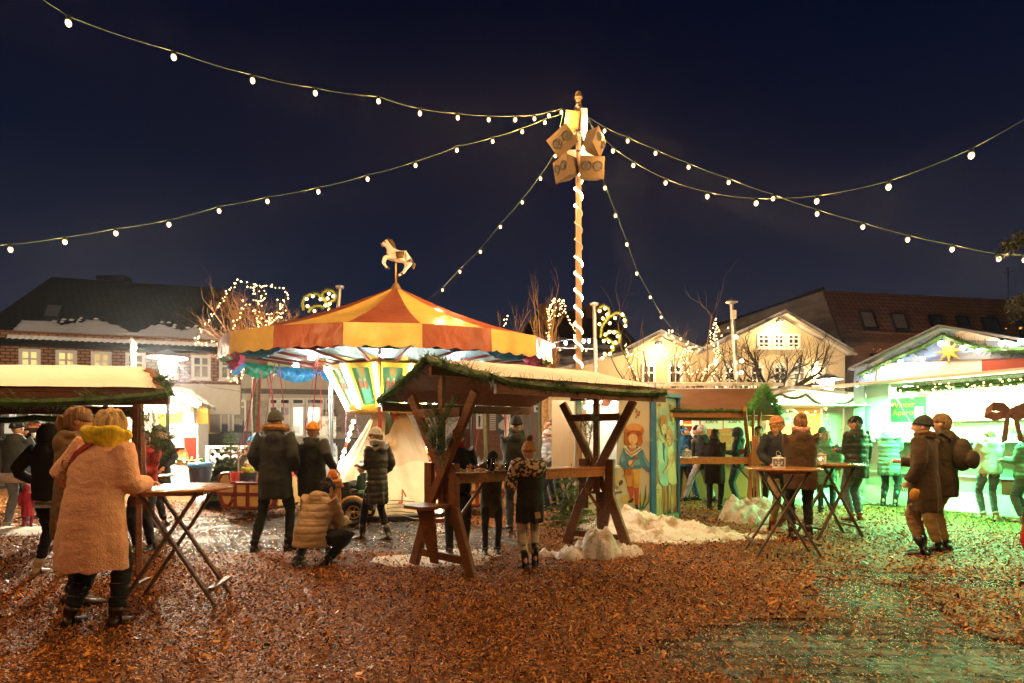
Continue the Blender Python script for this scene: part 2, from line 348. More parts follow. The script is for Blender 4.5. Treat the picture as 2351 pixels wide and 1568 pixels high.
# ================================================================ buildings
class Fac:
    """vertical front wall from A to B (plan x,y), seen from the square; local x along it, local -y towards the square"""
    def __init__(s, name, label, A, B, cat='building'):
        s.A=V((*A,0)); s.B=V((*B,0)); d=s.B-s.A; s.L=d.length; s.an=math.atan2(d.y,d.x); s.d=d.normalized(); s.n=V((-s.d.y,s.d.x,0))
        s.root=thing(name,label,cat,s.A,s.an); s.iv=wm(s.root).inverted()
    def w(s,u,v,off=0):
        o=s.A+s.n*off; rx=(u-CU)/F; rz=(HV-v)/F
        t=s.n.dot(o)/(s.n.x*rx+s.n.y); return V((rx*t,t,EYE+rz*t))
    def l(s,u,v,off=0): return s.iv@s.w(u,v,off)
    def wall(s,u0,u1,vt,z0,mat,thick=.3,name='wall',off=0):
        a=s.l(u0,vt,off); b=s.l(u1,vt,off); zt=max(a.z,b.z)
        mb=MB().box(((a.x+b.x)/2,off+thick/2,(zt+z0)/2),(b.x-a.x,thick,zt-z0)); return mb.build(name,mat,s.root)
    def win(s,u0,v0,u1,v1,fm,pm,cols=2,rows=2,fw=.09,sill=True,split=.42,depth=.06,name='window',arch=0):
        a=s.l(u0,v1); b=s.l(u1,v0); x0,z0,x1,z1=a.x,a.z,b.x,b.z; mb=MB()
        def bx(xa,xb,za,zb,y0=-depth,y1=.0): mb.box(((xa+xb)/2,(y0+y1)/2,(za+zb)/2),(xb-xa,y1-y0,zb-za))
        bx(x0,x0+fw,z0,z1); bx(x1-fw,x1,z0,z1); bx(x0+fw,x1-fw,z1-fw,z1); bx(x0+fw,x1-fw,z0,z0+fw)
        for i in range(1,cols):
            x=x0+(x1-x0)*i/cols; bx(x-fw*.35,x+fw*.35,z0+fw,z1-fw,-depth*.8,-.008)
        zs=[z1-(z1-z0)*(split if rows==2 else i/rows) for i in range(1,rows)]
        for z in zs:
            for i in range(cols):
                xa=x0+(x1-x0)*i/cols+(fw if i==0 else fw*.35); xb=x0+(x1-x0)*(i+1)/cols-(fw if i==cols-1 else fw*.35)
                bx(xa,xb,z-fw*.3,z+fw*.3,-depth*.75,-.01)
        if sill: mb.box(((x0+x1)/2,-.07,z0-.03),(x1-x0+.1,.16,.055))
        if arch:
            n=8; pts=[(x0+(x1-x0)*k/n, z1+arch*sin(PI*k/n)) for k in range(n+1)]
            mb.prism([(x,-depth,z) for x,z in pts],(0,depth-.002,0))
        f=mb.build(name,fm,s.root)
        MB().quad((x0+fw*.9,-.012,z0+fw*.9),(x1-fw*.9,-.012,z0+fw*.9),(x1-fw*.9,-.012,z1-fw*.9),(x0+fw*.9,-.012,z1-fw*.9)).build('pane',pm,f)
        return f
    def slab(s,pts,mat,name,t=.12,world_up=-1):
        """roof plane from world points"""
        return MB().prism(pts,(0,0,world_up*t)).build(name,mat,s.root,world=True)
def brickmat(name,c1,c2,mo,bw=.24,rh=.07,ms=.012,rot=True,bump=.6):
    m,nt,b,N,L=nodes(name)
    tc=N('ShaderNodeTexCoord'); mp=N('ShaderNodeMapping'); mp.inputs['Rotation'].default_value=(PI/2,0,0) if rot else (0,0,0); L(tc.outputs['Object'],mp.inputs[0])
    br=N('ShaderNodeTexBrick'); br.inputs['Scale'].default_value=1; br.inputs['Brick Width'].default_value=bw; br.inputs['Row Height'].default_value=rh; br.inputs['Mortar Size'].default_value=ms; br.inputs['Mortar Smooth'].default_value=.3
    br.inputs['Color1'].default_value=rgba(c1); br.inputs['Color2'].default_value=rgba(c2); br.inputs['Mortar'].default_value=rgba(mo); L(mp.outputs[0],br.inputs[0])
    n=N('ShaderNodeTexNoise'); n.inputs['Scale'].default_value=1.3; n.inputs['Detail'].default_value=5; L(tc.outputs['Object'],n.inputs[0]); mr=N('ShaderNodeMapRange'); mr.inputs[3].default_value=.7; mr.inputs[4].default_value=1.3; L(n.outputs[0],mr.inputs[0])
    mx=N('ShaderNodeVectorMath'); mx.operation='SCALE'; L(br.outputs[0],mx.inputs[0]); L(mr.outputs[0],mx.inputs['Scale']); L(mx.outputs[0],b.inputs[0])
    bp=N('ShaderNodeBump'); bp.inputs['Strength'].default_value=bump; bp.inputs['Distance'].default_value=.02; bp.invert=True; L(br.outputs['Fac'],bp.inputs['Height']); L(bp.outputs[0],b.inputs['Normal']); b.inputs['Roughness'].default_value=.8
    return m
m_brick=brickmat('dark_brick',(.42,.2,.10),(.33,.15,.07),(.07,.04,.02),bw=.34,rh=.14,ms=.028)
m_brick2=brickmat('red_brown_brick',(.36,.14,.07),(.28,.1,.05),(.1,.06,.04))
m_tile=brickmat('dark_roof_tile',(.012,.011,.009),(.02,.017,.014),(.004,.004,.004),bw=.3,rh=.3,ms=.02,rot=False)
m_tile2=brickmat('brown_roof_tile',(.50,.17,.08),(.38,.13,.06),(.12,.05,.03),bw=.3,rh=.35,ms=.03,rot=False)
m_cream=M('cream_render',(.52,.40,.23),.85,var=.1,vs=1.2,bump=.3,bs=60)
m_grey=M('weathered_render',(.62,.5,.38),.9,c2=(.28,.21,.15),thr=(.3,.6),vs=.7,bump=.4,bs=40)
m_panel=brickmat('pale_cladding',(.55,.49,.4),(.52,.46,.38),(.25,.2,.16),bw=2,rh=9,ms=.012,bump=.2)
m_wf=M('window_frame_white',(.75,.7,.6),.5,var=.05,bump=0)
m_dglass=M('dark_window_glass',(.03,.03,.035),.06,var=.5,vs=2,bump=0,spec=.8)
def litpane(name,c,s,c2=(.02,.015,.01),vs=1.3,thr=(.35,.6)):
    if name in MATS: return MATS[name]
    m,nt,b,N,L=nodes(name); MATS[name]=m
    tc=N('ShaderNodeTexCoord'); n=N('ShaderNodeTexVoronoi'); n.inputs['Scale'].default_value=vs; n.distance='CHEBYCHEV'; L(tc.outputs['Object'],n.inputs['Vector'])
    sx=N('ShaderNodeSeparateColor'); L(n.outputs['Color'],sx.inputs[0])
    cr=N('ShaderNodeValToRGB'); cr.color_ramp.interpolation='CONSTANT'; L(sx.outputs[0],cr.inputs[0]); e=cr.color_ramp.elements; e[0].color=rgba(c2); e[0].position=0; e[1].position=thr[0]; e[1].color=rgba(c); x=e.new(thr[1]); x.color=rgba(c,.65)
    L(cr.outputs[0],b.inputs['Emission Color']); b.inputs['Emission Strength'].default_value=s; b.inputs['Base Color'].default_value=(.05,.05,.05,1); b.inputs['Roughness'].default_value=.15
    return m
m_litw=litpane('lit_room_window',(1,.66,.22),1.0,c2=(.25,.16,.06),thr=(.12,.5))
m_dimw=litpane('dim_room_window',(.6,.42,.22),.36,c2=(.05,.05,.05),thr=(.3,.6))
m_shopw=litpane('lit_shop_window',(1,.86,.6),.8,c2=(.12,.1,.08),vs=1.1,thr=(.3,.6))
# ---- long brick house, far left
def plan(u,d): return ((u-CU)/F*d,d)
fa=Fac('brick_house','long two storey brown brick house with dark tiled roof and melting snow along its eaves',plan(-90,23.6),plan(552,26.6))
fa.wall(-90,552,782,3.05,m_brick)
fa.wall(-90,552,884,2.6,M('cream_band',(.7,.62,.5),.6,var=.05),.45,'fascia',-.2)
sg=fa.wall(-90,552,905,0,M('shop_wall',(.5,.44,.36),.7,var=.15,vs=1),.3,'shop_wall',.1)
zz=1.742; q=lambda x,y,ox,oy,s:((ox+x/s)/zz,(oy+y/s)/zz)
wl=[(172,890,366,1040,1),(502,902,692,1056,1),(818,914,1003,1070,1),(1126,925,1305,1085,0),(1428,937,1600,1150,0),(1716,946,1890,1158,2),(1965,955,2128,1165,2)]
for x0,y0,x1,y1,k in wl:
    u0,v0=q(x0,y0,0,1000,2.24); u1,v1=q(x1,max(y1,y0+205),0,1000,2.24)
    fa.win(u0,v0,u1,v1,m_wf,[m_dimw,m_litw,m_dimw][k],2,2,.13)
for u0,u1 in ((5,45),(60,110),(150,205),(222,262),(270,330),(505,528),(533,566)):
    fa.win(u0,918,u1,1000,m_wf,m_shopw if u0<300 else m_dimw,1,2,.09,False,.2)
OFF=5.2
eL=fa.w(-90,785,-.35); eR=fa.w(566,806,-.35); eL.z=eR.z=(eL.z+eR.z)/2+.0
rL=fa.w(118,637,OFF); rR=fa.w(528,662,OFF); rL.z=rR.z=(rL.z+rR.z)/2
hl=fa.w(8,712,2.0)
fa.slab([eL,eR,rR,rL,hl],m_tile,'roof',.15)
bR=V(rR)+fa.n*5.2; bR.z=eR.z
MB().add([eR,rR,bR],[(0,1,2)]).build('gable_wall',m_brick,fa.root,world=True)
def onroof(s,t): # s,t along eave / up slope
    a=eL.lerp(eR,s); b=rL.lerp(rR,s) if False else a+(fa.n*(OFF+.35))+V((0,0,rL.z-eL.z)); return a.lerp(b,t)
# gutter
mb=MB(); mb.tube([eL+V((0,-.05,-.1)),eR+V((0,-.05,-.1))],.07,8); mb.build('gutter',m_black,fa.root,world=True)
# snow left on the lower slope, broken up towards the top
mb=MB(); nn=(onroof(0,1)-onroof(0,0)).cross(eR-eL).normalized()
if nn.z<0: nn=-nn
Ls=(eR-eL).length; Lt=(onroof(0,1)-onroof(0,0)).length; ex=(eR-eL).normalized(); ey=(onroof(0,1)-onroof(0,0)).normalized()
def TT(s_): return .30+.05*noise.noise(V((s_*9,0,2)))*2+.02*noise.noise(V((s_*60,0,4)))-.11*math.exp(-((s_-.545)/.05)**2)-.25*max(0,s_-.85)/.15
rows=[]; K=220
for j_ in range(15):
    row=[]
    for k_ in range(K+1):
        s_=.13+.86*k_/K; lo=.045+.012*abs(sin(k_*.55)); t_=lo+(TT(s_)-lo)*min(1,j_/14)
        h_=0 if j_ in(0,14) or k_ in(0,K) else .07+.035*abs(sin(t_*Lt/.33*PI))
        row.append(onroof(s_,t_)+nn*(.01+h_)+ey*(.03*noise.noise(V((s_*90,j_,1)))))
    rows.append(row)
mb.loft(rows,cap=False,closed=False)
for j_ in range(9):
    for k_ in range(int(Ls/.30)):
        s_=(k_+.5)*.30/Ls; t_=.30+j_*.032
        if s_<.14 or s_>.93: continue
        T2=TT(s_)+.13*max(0,noise.noise(V((s_*8,3,5)))+.4)
        if TT(s_)+.004<t_<T2 and random.random()<.85-(t_-TT(s_))*2.5:
            c=onroof(s_,t_)+nn*.02; rx,ry=random.uniform(.07,.13),random.uniform(.06,.11)
            base=[c+ex*rx*cos(a)+ey*ry*sin(a) for a in np.linspace(0,2*PI,8,endpoint=False)]; n0=len(mb.v)
            mb.add(base+[c+nn*.07],[(q_,(q_+1)%8,8) for q_ in range(8)])
mb.build('roof_snow',M('pink_lit_snow',(.85,.82,.8),.8,var=.05,bump=.3),fa.root,world=True,smooth=True)
def skylight(fac,pl,quadpx,pane,grow=1.18):
    p0,n=pl; pts=[]
    for u,v in quadpx:
        r=V(((u-CU)/F,1,(HV-v)/F)); o=V((0,0,EYE)); t=n.dot(p0-o)/n.dot(r); pts.append(o+r*t)
    c=sum(pts,V())/4; nn=V(n).normalized(); nn=nn if nn.z>0 else -nn
    out=[c+(p-c)*grow for p in pts]
    f=MB().prism([p+nn*.02 for p in out],nn*.1).build('skylight',m_black,fac.root,world=True)
    MB().quad(*[p+nn*.13 for p in pts]).build('pane',pane,f,world=True)
pl=(onroof(0,0),nn)
m_sky1=M('skylight_glass',(.16,.16,.17),.3,var=.2,bump=0)
skylight(fa,pl,[q(405,612,0,1000,2.24),q(525,618,0,1000,2.24),q(556,520,0,1000,2.24),q(438,515,0,1000,2.24)],m_sky1)
skylight(fa,pl,[q(1912,688,0,1000,2.24),q(2008,692,0,1000,2.24),q(2005,610,0,1000,2.24),q(1910,606,0,1000,2.24)],M('skylight_glass_teal',(.05,.07,.06),.3,var=.2,bump=0))
ch=V(rL).lerp(rR,.32); MB().box(ch+V((0,.2,.12)),(1.5,.6,.3)).build('chimney',m_black,fa.root,world=True)
# ---- pale clad building behind the carousel
fb=Fac('clad_building','pale panelled flat building with a glazed shop front behind the carousel',plan(553,26.8),plan(1052,29))
fb.wall(553,1052,838,3.3,m_panel)
fb.wall(553,1052,900,3.62,M('dark_fascia',(.12,.09,.06),.6),.5,'fascia',-.15)
fb.wall(553,1052,906,0,M('shop_rear_wall',(.45,.38,.3),.7),.3,'shop_wall',.12)
for u in (640,668,697,726,760,790,820): fb.win(u,842,u+22,859,m_wf,m_shopw,1,1,.07,False)
m_frost=M('frosted_shop_glass',(.5,.46,.38),.4,var=.25,vs=.8,bump=0)
for k,(u0,u1) in enumerate(((617,640),(641,668),(669,700),(702,745),(747,768))):
    fb.win(u0,914,u1,930,m_wf,m_dglass,1,1,.09,False); fb.win(u0,931,u1,1004,m_wf,[m_dimw,m_dimw,m_shopw,m_dimw,m_frost][k],1,1,.09,False)
for k in range(6):
    a=fb.l(770,915+14*k); b=fb.l(850,915+14*k); mbb=MB().box(((a.x+b.x)/2,-.03,a.z),(b.x-a.x,.06,.24)); mbb.build('siding_board',M('siding',(.32,.25,.19),.6),fb.root)
# shop logo: gold disc and handwriting
def text(s, name, size, mat, parent, world_pt, rz, ext=.004, align='CENTER', ry=0, rx=PI/2, shear=0, label=None):
    cu=bpy.data.curves.new(name,'FONT'); cu.body=s; cu.size=size; cu.extrude=ext; cu.align_x=align; cu.align_y='CENTER'; cu.shear=shear
    o=bpy.data.objects.new(name,cu); COL.objects.link(o); cu.materials.append(mat)
    Mx=Matrix.Translation(V(world_pt))@Matrix.Rotation(rz,4,'Z')@Matrix.Rotation(rx,4,'X')@Matrix.Rotation(ry,4,'Z')
    if parent is not None: o.parent=parent; Mx=wm(parent).inverted()@Mx
    o.matrix_local=Mx; return o
m_ink=M('black_lettering',(.03,.025,.02),.6,bump=0); m_gold=M('gold_paint',(.5,.3,.06),.5,bump=0)
p=fb.w(757,968,-.10); 
mbd=MB(); ax=fb.d; mbd.prism([fb.w(746,975,-.08)+ax*(.33*cos(a))+V((0,0,.33*sin(a))) for a in np.linspace(0,2*PI,24,endpoint=False)],fb.n*.02); mbd.build('logo_disc',m_gold,fb.root,world=True)
text('ändern','shop_lettering',.36,m_ink,fb.root,fb.w(757,984,-.12),fb.an,shear=.3)
text('und bald\nfür rein da','shop_lettering',.2,m_ink,fb.root,fb.w(755,947,-.1),fb.an,shear=.3)
# ---- yellow twin-gabled house
def gable_house(name,label,A,B,apex,eL_,eR_,depth=9,roofm=None,vb=None):
    f=Fac(name,label,A,B); l=f.l(*eL_); r=f.l(*eR_); a=f.l(*apex)
    MB().prism([(l.x,0,0),(r.x,0,0),(r.x,0,r.z),(a.x,0,a.z),(l.x,0,l.z)],(0,.3,0)).build('wall',m_cream,f.root)
    ro=MB()
    for e,sg in ((l,-1),(r,1)):
        dx=(e.x-a.x)*.06; dz=(e.z-a.z)*.06
        ro.prism([(a.x,-.45,a.z+.05),(e.x+dx,-.45,e.z+dz+.05),(e.x+dx,depth,e.z+dz+.05),(a.x,depth,a.z+.05)],(0,0,.16))
    ro.build('roof',roofm or m_tile,f.root)
    vg=MB()
    for e in (l,r):
        dx=(e.x-a.x)*.06; dz=(e.z-a.z)*.06
        vg.bar((a.x,-.47,a.z+.02),(e.x+dx,-.47,e.z+dz+.02),.05,.2,up=(0,1,0))
    vg.build('bargeboard',M('barge_white',(.22,.18,.13),.6),f.root)
    return f,l,r,a
m_rsn=M('snowy_roof',(.5,.47,.45),.8,c2=(.10,.08,.07),thr=(.42,.55),vs=.9,bump=.4,bs=20)
f1,l1,r1,a1=gable_house('gabled_house','low gabled cream house with a glowing lamp above two windows behind bare tree',plan(1433,24),plan(1603,24),(1512,772),(1433,812),(1603,812),roofm=m_rsn)
for u0,u1 in ((1473,1505),(1533,1566)): f1.win(u0,836,u1,883,m_wf,m_dglass,2,2,.1,arch=.12)
f2,l2,r2,a2=gable_house('gabled_house','large cream gabled house with a floodlit gable top and arched windows',plan(1603.5,24),plan(1940,24.6),(1790,727),(1604,812),(1940,814),roofm=m_rsn)
for u0,u1 in ((1738,1767),(1774,1801),(1806,1836)): f2.win(u0,767,u1,800,m_wf,m_dglass,2,3,.09)
for i,(u0,u1) in enumerate(((1661,1688),(1722,1753),(1774,1806),(1818,1850),(1863,1893))): f2.win(u0,840,u1,889,m_wf,m_dimw if i==3 else m_dglass,2,3,.1,arch=.14)
def housenlamp(f,u,v,pw,label,col=(1,.72,.34)):
    t=thing('wall_lamp',label,'lamp',f.w(u,v,-.5))
    MB().lathe([(.06,0),(.14,.03),(.16,.14),(.05,.2)],n=12).build('lamp_shade',m_black,t)
    MB().ball((0,0,-.02),(.1,.1,.06)).build('bulb',E('flood_bulb',(1,.85,.6),90),t)
    ld=bpy.data.lights.new('lamp_light','POINT'); ld.energy=pw*.5; ld.color=col; ld.shadow_soft_size=.15
    o=bpy.data.objects.new('lamp_light',ld); COL.objects.link(o); o.parent=t; o.location=(0,-.25,-.15)
housenlamp(f2,1790,741,330,'bright floodlight under the gable top of the large cream house')
housenlamp(f1,1512,793,300,'bright lamp under the gable of the low cream house')
# cream side wing left of the gables
f3=Fac('side_wing','plain cream wing with a snowy sloping roof edge left of the gabled houses',plan(1262,21),plan(1436,23.4))
a=f3.l(1262,862);b=f3.l(1436,812)
MB().prism([(a.x,0,0),(b.x,0,0),(b.x,0,b.z),(a.x,0,a.z)],(0,.3,0)).build('wall',m_cream,f3.root)
MB().prism([(a.x-.3,-.4,a.z+.0),(b.x,-.4,b.z+.0),(b.x,6,b.z+1.6),(a.x-.3,6,a.z+1.6)],(0,0,.15)).build('roof',m_rsn,f3.root)
# brown roofed hall far right
f4=Fac('skylight_hall','long brown hall with six skylights in its steep roof and a stained gable wall',plan(1938,27.5),plan(2420,29.6))
f4.wall(1938,2420,776,0,m_brick2)
e0=f4.w(1936,774,-.35); e1=f4.w(2425,789,-.35); e1.z=e0.z
g0=f4.w(1889,667,3.8); g1=f4.w(2425,693,3.8); g1.z=g0.z
f4.slab([e0,e1,g1,g0],m_tile2,'roof',.2)
n4=(e1-e0).cross(g0-e0).normalized()
m_sk2=M('skylight_pale',(.42,.33,.25),.4,var=.15,bump=0); m_sk3=M('skylight_dim',(.11,.1,.08),.3,var=.3,bump=0)
for k,(x0,y0,x1,y1) in enumerate(((820,350,960,484),(1100,367,1240,495),(1440,383,1560,508),(1680,395,1800,512),(1915,410,2080,540),(2215,424,2380,556))):
    w=(x1-x0)*.72; a=[q(x0+38,y1-4,3072,1100,2.24),q(x1,y1,3072,1100,2.24),q(x0+w,y0+6,3072,1100,2.24),q(x0,y0,3072,1100,2.24)]
    skylight(f4,(e0,n4),a,m_sk2 if k<2 else m_sk3,1.25)
lf=V(plan(1640,31)+(0,)); 
pts=[V((e0.x,e0.y+.3,0)),V((e0.x,e0.y+.3,e0.z)),g0+V((0,.1,0)),P(1640,752,33),V((P(1640,752,33).x,33,0))]
MB().prism(pts,(.3,.25,0)).build('gable_wall',m_grey,f4.root,world=True)
MB().tube([g0+V((0,-.1,.1)),P(1640,752,33)+V((0,-.1,.1))],.12,6).build('verge',m_tile,f4.root,world=True)
f4.win(1996,812,2024,870,m_black,m_dglass,1,1,.06,False)
MB().tube([e0+V((-.1,-.2,-.1)),V((e0.x-.1,e0.y-.2,0))],.09,8).build('downpipe',m_black,f4.root,world=True)
an=thing('aerial_mast','thin aerial mast standing on the brown hall roof','aerial',g1.lerp(g0,.22))
MB().tube([(0,0,0),(0,0,1.9)],.03,6).build('mast',m_black,an); MB().tube([(-.3,0,1.6),(.3,0,1.7)],.02,6).tube([(-.15,0,1.85),(.2,0,1.9)],.02,6).build('antenna',m_black,an)
# ---- dark house in the gap
f5=Fac('dark_house','dark house with two chimneys and lit attic windows behind the light pole',plan(1168,40),plan(1470,40))
a=f5.w(1168,800,0)
MB().prism([f5.w(1165,800,0),f5.w(1475,800,0),f5.w(1398,713,5),f5.w(1236,713,5)],(0,0,-.2)).build('roof',M('dark_brown_tile',(.06,.032,.02),.9,vs=4,var=.4,bump=.5,bs=20),f5.root,world=True)
f5.wall(1172,1470,802,0,m_grey)
for u0,u1 in ((1238,1256),(1346,1386)):
    MB().prism([f5.w(u0,730,3.5),f5.w(u1,730,3.5),f5.w(u1,697,3.5),f5.w(u0,697,3.5)],(0,1,0)).build('chimney',m_brick2,f5.root,world=True)
for u0,u1 in ((1216,1230),(1236,1266),(1270,1283)):
    f5.win(u0,779,u1,791,m_wf,m_litw,1,1,.08,False)
    f5.root.children
f6=thing('flat_roof_extension','dark flat roofed extension with a snowy edge below the attic windows','building',P(1330,1006,32))
mb=MB(); A_,B_=P(1195,850,30),P(1440,800,33); C_,D_=P(1440,775,38),P(1200,792,38)
mb.prism([A_,B_,C_,D_],(0,0,-.15)); mb.build('roof',m_rsn,f6,world=True)
MB().prism([V((A_.x,A_.y+.1,0)),V((B_.x,B_.y+.1,0)),V((B_.x,B_.y+.1,B_.z-.16)),V((A_.x,A_.y+.1,A_.z-.16))],(0,.3,0)).build('wall',m_grey,f6,world=True)
# ---- side street seen under the shelter roof
f7=Fac('street_shop','dim brown shop with tall windows and a white awning in the side street',plan(1015,30),plan(1216,31))
f7.wall(1015,1216,880,0,m_brick2)
for u0,u1 in ((1022,1045),(1052,1076),(1093,1108)): f7.win(u0,930,u1,985,m_wf,m_dglass,1,2,.12,False)
f7.win(1139,935,1200,1000,M('brown_shop_frame',(.12,.08,.05),.5),m_dimw,3,2,.12,False,.25)
for k in range(12): MB().box(f7.l(1131,940+4.2*k)+V((0,-.04,0)),(.34,.06,.05)).build('shutter_slat',m_wf,f7.root)
a=f7.l(1146,902);b=f7.l(1216,929)
MB().prism([(a.x,-.1,a.z),(b.x,-.1,a.z),(b.x+.1,-1.3,b.z+.15),(a.x-.1,-1.3,b.z+.15)],(0,0,.04)).box(((a.x+b.x)/2,-1.3,b.z+.05),(b.x-a.x+.2,.04,.22)).build('awning',M('white_awning',(.45,.38,.28),.7),f7.root)
f8=Fac('white_annex','small grey white house with a balcony railing at the end of the side street',plan(1217,26),plan(1300,26.3))
f8.wall(1217,1300,870,0,M('grey_white_render',(.20,.17,.14),.8,var=.1))
f8.win(1226,931,1262,946,m_wf,m_dglass,2,1,.09,False)
a=f8.l(1217,925);b=f8.l(1268,905); mb=MB().box(((a.x+b.x)/2,-.3,a.z),(b.x-a.x,.6,.1))
for k in range(14): mb.box((a.x+(b.x-a.x)*k/13,-.58,(a.z+b.z)/2),(.04,.04,b.z-a.z))
mb.box(((a.x+b.x)/2,-.58,b.z),(b.x-a.x,.06,.06)); mb.build('balcony',m_wf,f8.root)
sg=thing('round_sign','round white hanging sign on an iron bracket beside the awning','sign',f7.w(1222,946,-.6),f7.an)
MB().prism([(.28*cos(a),0,.28*sin(a)) for a in np.linspace(0,2*PI,28,endpoint=False)],(0,.06,0)).build('sign_face',m_white,sg)
MB().tube([(0,-.02,.02),(0,-.02,.16)],.012,6).tube([(0,-.02,.02),(.09,-.02,.04)],.012,6).tube([(-.12,-.02,.14),(.1,-.02,.1)],.01,6).build('emblem',m_ink,sg)
MB().tube([(-.5,0.03,.36),(.35,.03,.36)],.02,6).tube([(0,.03,.36),(0,.03,.27)],.012,6).build('bracket',m_black,sg)
snow_heap([(P(1125,1,27).x+k*.7-.6,27+.3*sin(k*2),.8,.7,.45+.12*sin(k*3.1)) for k in range(7)],'heap of shovelled snow across the side street',m_snow,cell=.12,rough=.18,seed=4)
# ================================================================ needles, garlands, trees
def needles(mb, p, d, n, ln, w, spread=1.0, rnd=random):
    """n flat needles round a twig point p with direction d"""
    x,y,z=frame(d)
    for _ in range(n):
        a=rnd.uniform(0,2*PI); t=rnd.uniform(.55,1)*spread
        dr=(x*cos(a)+y*sin(a))*t+z*rnd.uniform(.1,.8); dr.normalize(); L_=ln*rnd.uniform(.6,1.15)
        s=dr.cross(z); 
        if s.length<1e-4: s=x
        s=s.normalized()*w/2; e=p+dr*L_
        mb.add([p-s,p+s,e+s*.5,e-s*.5],[(0,1,2,3)])
def path_pts(pts, step):
    pts=[V(p) for p in pts]; out=[]
    for a,b in zip(pts,pts[1:]):
        n=max(1,int((b-a).length/step))
        for i in range(n): out.append((a.lerp(b,i/n),(b-a).normalized()))
    return out
def sagged(a,b,sag,n=10): a=V(a);b=V(b); return [a.lerp(b,i/n)-V((0,0,sag*4*(i/n)*(1-i/n))) for i in range(n+1)]
def garland(name, pts, label=None, r=.07, dens=260, mat=m_garl, parent=None, nw=.007, wob=.02):
    mb=MB(); pp=path_pts(pts,.02)
    for i,(p,d) in enumerate(pp):
        j=V((noise.noise(V((i*.07,1,0))),noise.noise(V((i*.07,5,0))),noise.noise(V((i*.07,9,0)))))*wob*3
        needles(mb,p+j,d if random.random()<.5 else -d,max(2,int(dens*.02)),r*random.uniform(.75,1.2),nw,1)
    mb.tube([p for p,_ in pp[::3]]+[pp[-1][0]],r*.35,6)
    if parent is not None: return mb.build(name,mat,parent,world=True)
    b=sum((V(p) for p in pts),V())/len(pts)
    return solo(mb,name,mat,label,'garland',base=b)
def twig(mb, p, d, L_, nl=.028, depth=1, dens=70, nw=.0035):
    x,y,z=frame(d); n=max(3,int(L_*dens*.6)); c=V(p)
    for i in range(n):
        q_=V(p)+z*(L_*i/n)-V((0,0,.12*L_*(i/n)**2)); needles(mb,q_,z,5,nl,nw,1.0); c=q_
    if depth>0:
        for i in range(int(3+L_*7)):
            t=random.uniform(.15,.9); a=random.choice((-1,1))
            dd=(z+x*a*.85+y*random.uniform(-.25,.25)).normalized()
            twig(mb,V(p)+z*(L_*t)-V((0,0,.12*L_*t*t)),dd,L_*(1-t)*.65+.05,nl,depth-1,dens,nw)
def fir_tree(label, base, H, Rr, seed=1, nl=.035, name='fir_tree', group=None, dens=45, nw=.008, pot=True):
    random.seed(seed); t=thing(name,label,'fir tree',base,group=group); mb=MB()
    MB().tube([(0,0,0),(0,0,H*.97)],[.035*H/1.5,.006],8).build('trunk',m_bark,t)
    z=.14*H
    while z<H*.96:
        rr=Rr*(1-z/H)**.85+.04; k=max(4,int(5+rr*7))
        for i in range(k):
            a=2*PI*i/k+random.uniform(-.3,.3); L_=rr*random.uniform(.75,1.1)
            twig(mb,V((0,0,z+random.uniform(-.03,.03))),V((cos(a),sin(a),random.uniform(.05,.35))),L_,nl,1,dens,nw)
        z+=H*.075
    mb.build('crown',m_fir,t); random.seed(seed+99); return t
def branches(mb, p, d, L_, r, depth, spread=.5, up=.15, tips=None, n=3, curve=.12, seg=4, shrink=.68):
    pts=[V(p)]; dd=V(d).normalized(); rr=[r]
    for i in range(seg):
        dd=(dd+V((random.gauss(0,curve),random.gauss(0,curve),random.gauss(0,curve)+up*.3))).normalized(); pts.append(pts[-1]+dd*L_/seg); rr.append(r*(1-.45*(i+1)/seg))
    mb.tube(pts,rr,5 if depth>1 else 3,cap=False)
    if tips is not None: tips.append(pts)
    if depth<=0: return
    for i in range(n+ (1 if random.random()<.5 else 0)):
        k=random.randint(1,seg); a=random.uniform(0,2*PI); x,y,z=frame(dd)
        nd=(dd+(x*cos(a)+y*sin(a))*random.uniform(spread*.6,spread*1.5)+V((0,0,up))).normalized()
        branches(mb,pts[k],nd,L_*shrink*random.uniform(.7,1.15),rr[k]*.62,depth-1,spread,up,tips,n,curve,seg,shrink)
def bare_tree(label, base, trunkH, r, limbs, L_, depth, seed, mat=m_bark, spread=.6, up=.12, name='bare_tree', lean=(0,0), group=None, n=3, curve=.12, fan=.6):
    random.seed(seed); t=thing(name,label,'tree',base,group=group); top=V((lean[0],lean[1],trunkH)); tips=[]
    MB().tube([(0,0,0),top*.33+V((.03,0,0)),top*.7-V((.03,0,0)),top],[r,r*.85,r*.75,r*.7],9).build('trunk',m_bark if seed==11 else mat,t)
    mb=MB()
    for i in range(limbs):
        a=2*PI*i/limbs+random.uniform(-.3,.3); d=V((cos(a)*fan,sin(a)*fan*.7,random.uniform(.5,1.1)))
        branches(mb,top-V((0,0,random.uniform(0,.3)*trunkH*.3)),d,L_*random.uniform(.8,1.15),r*.5,depth,spread,up,tips,n,curve)
    mb.build('crown',mat,t); random.seed(seed+50); return t,[[p+V(base) for p in tp] for tp in tips]
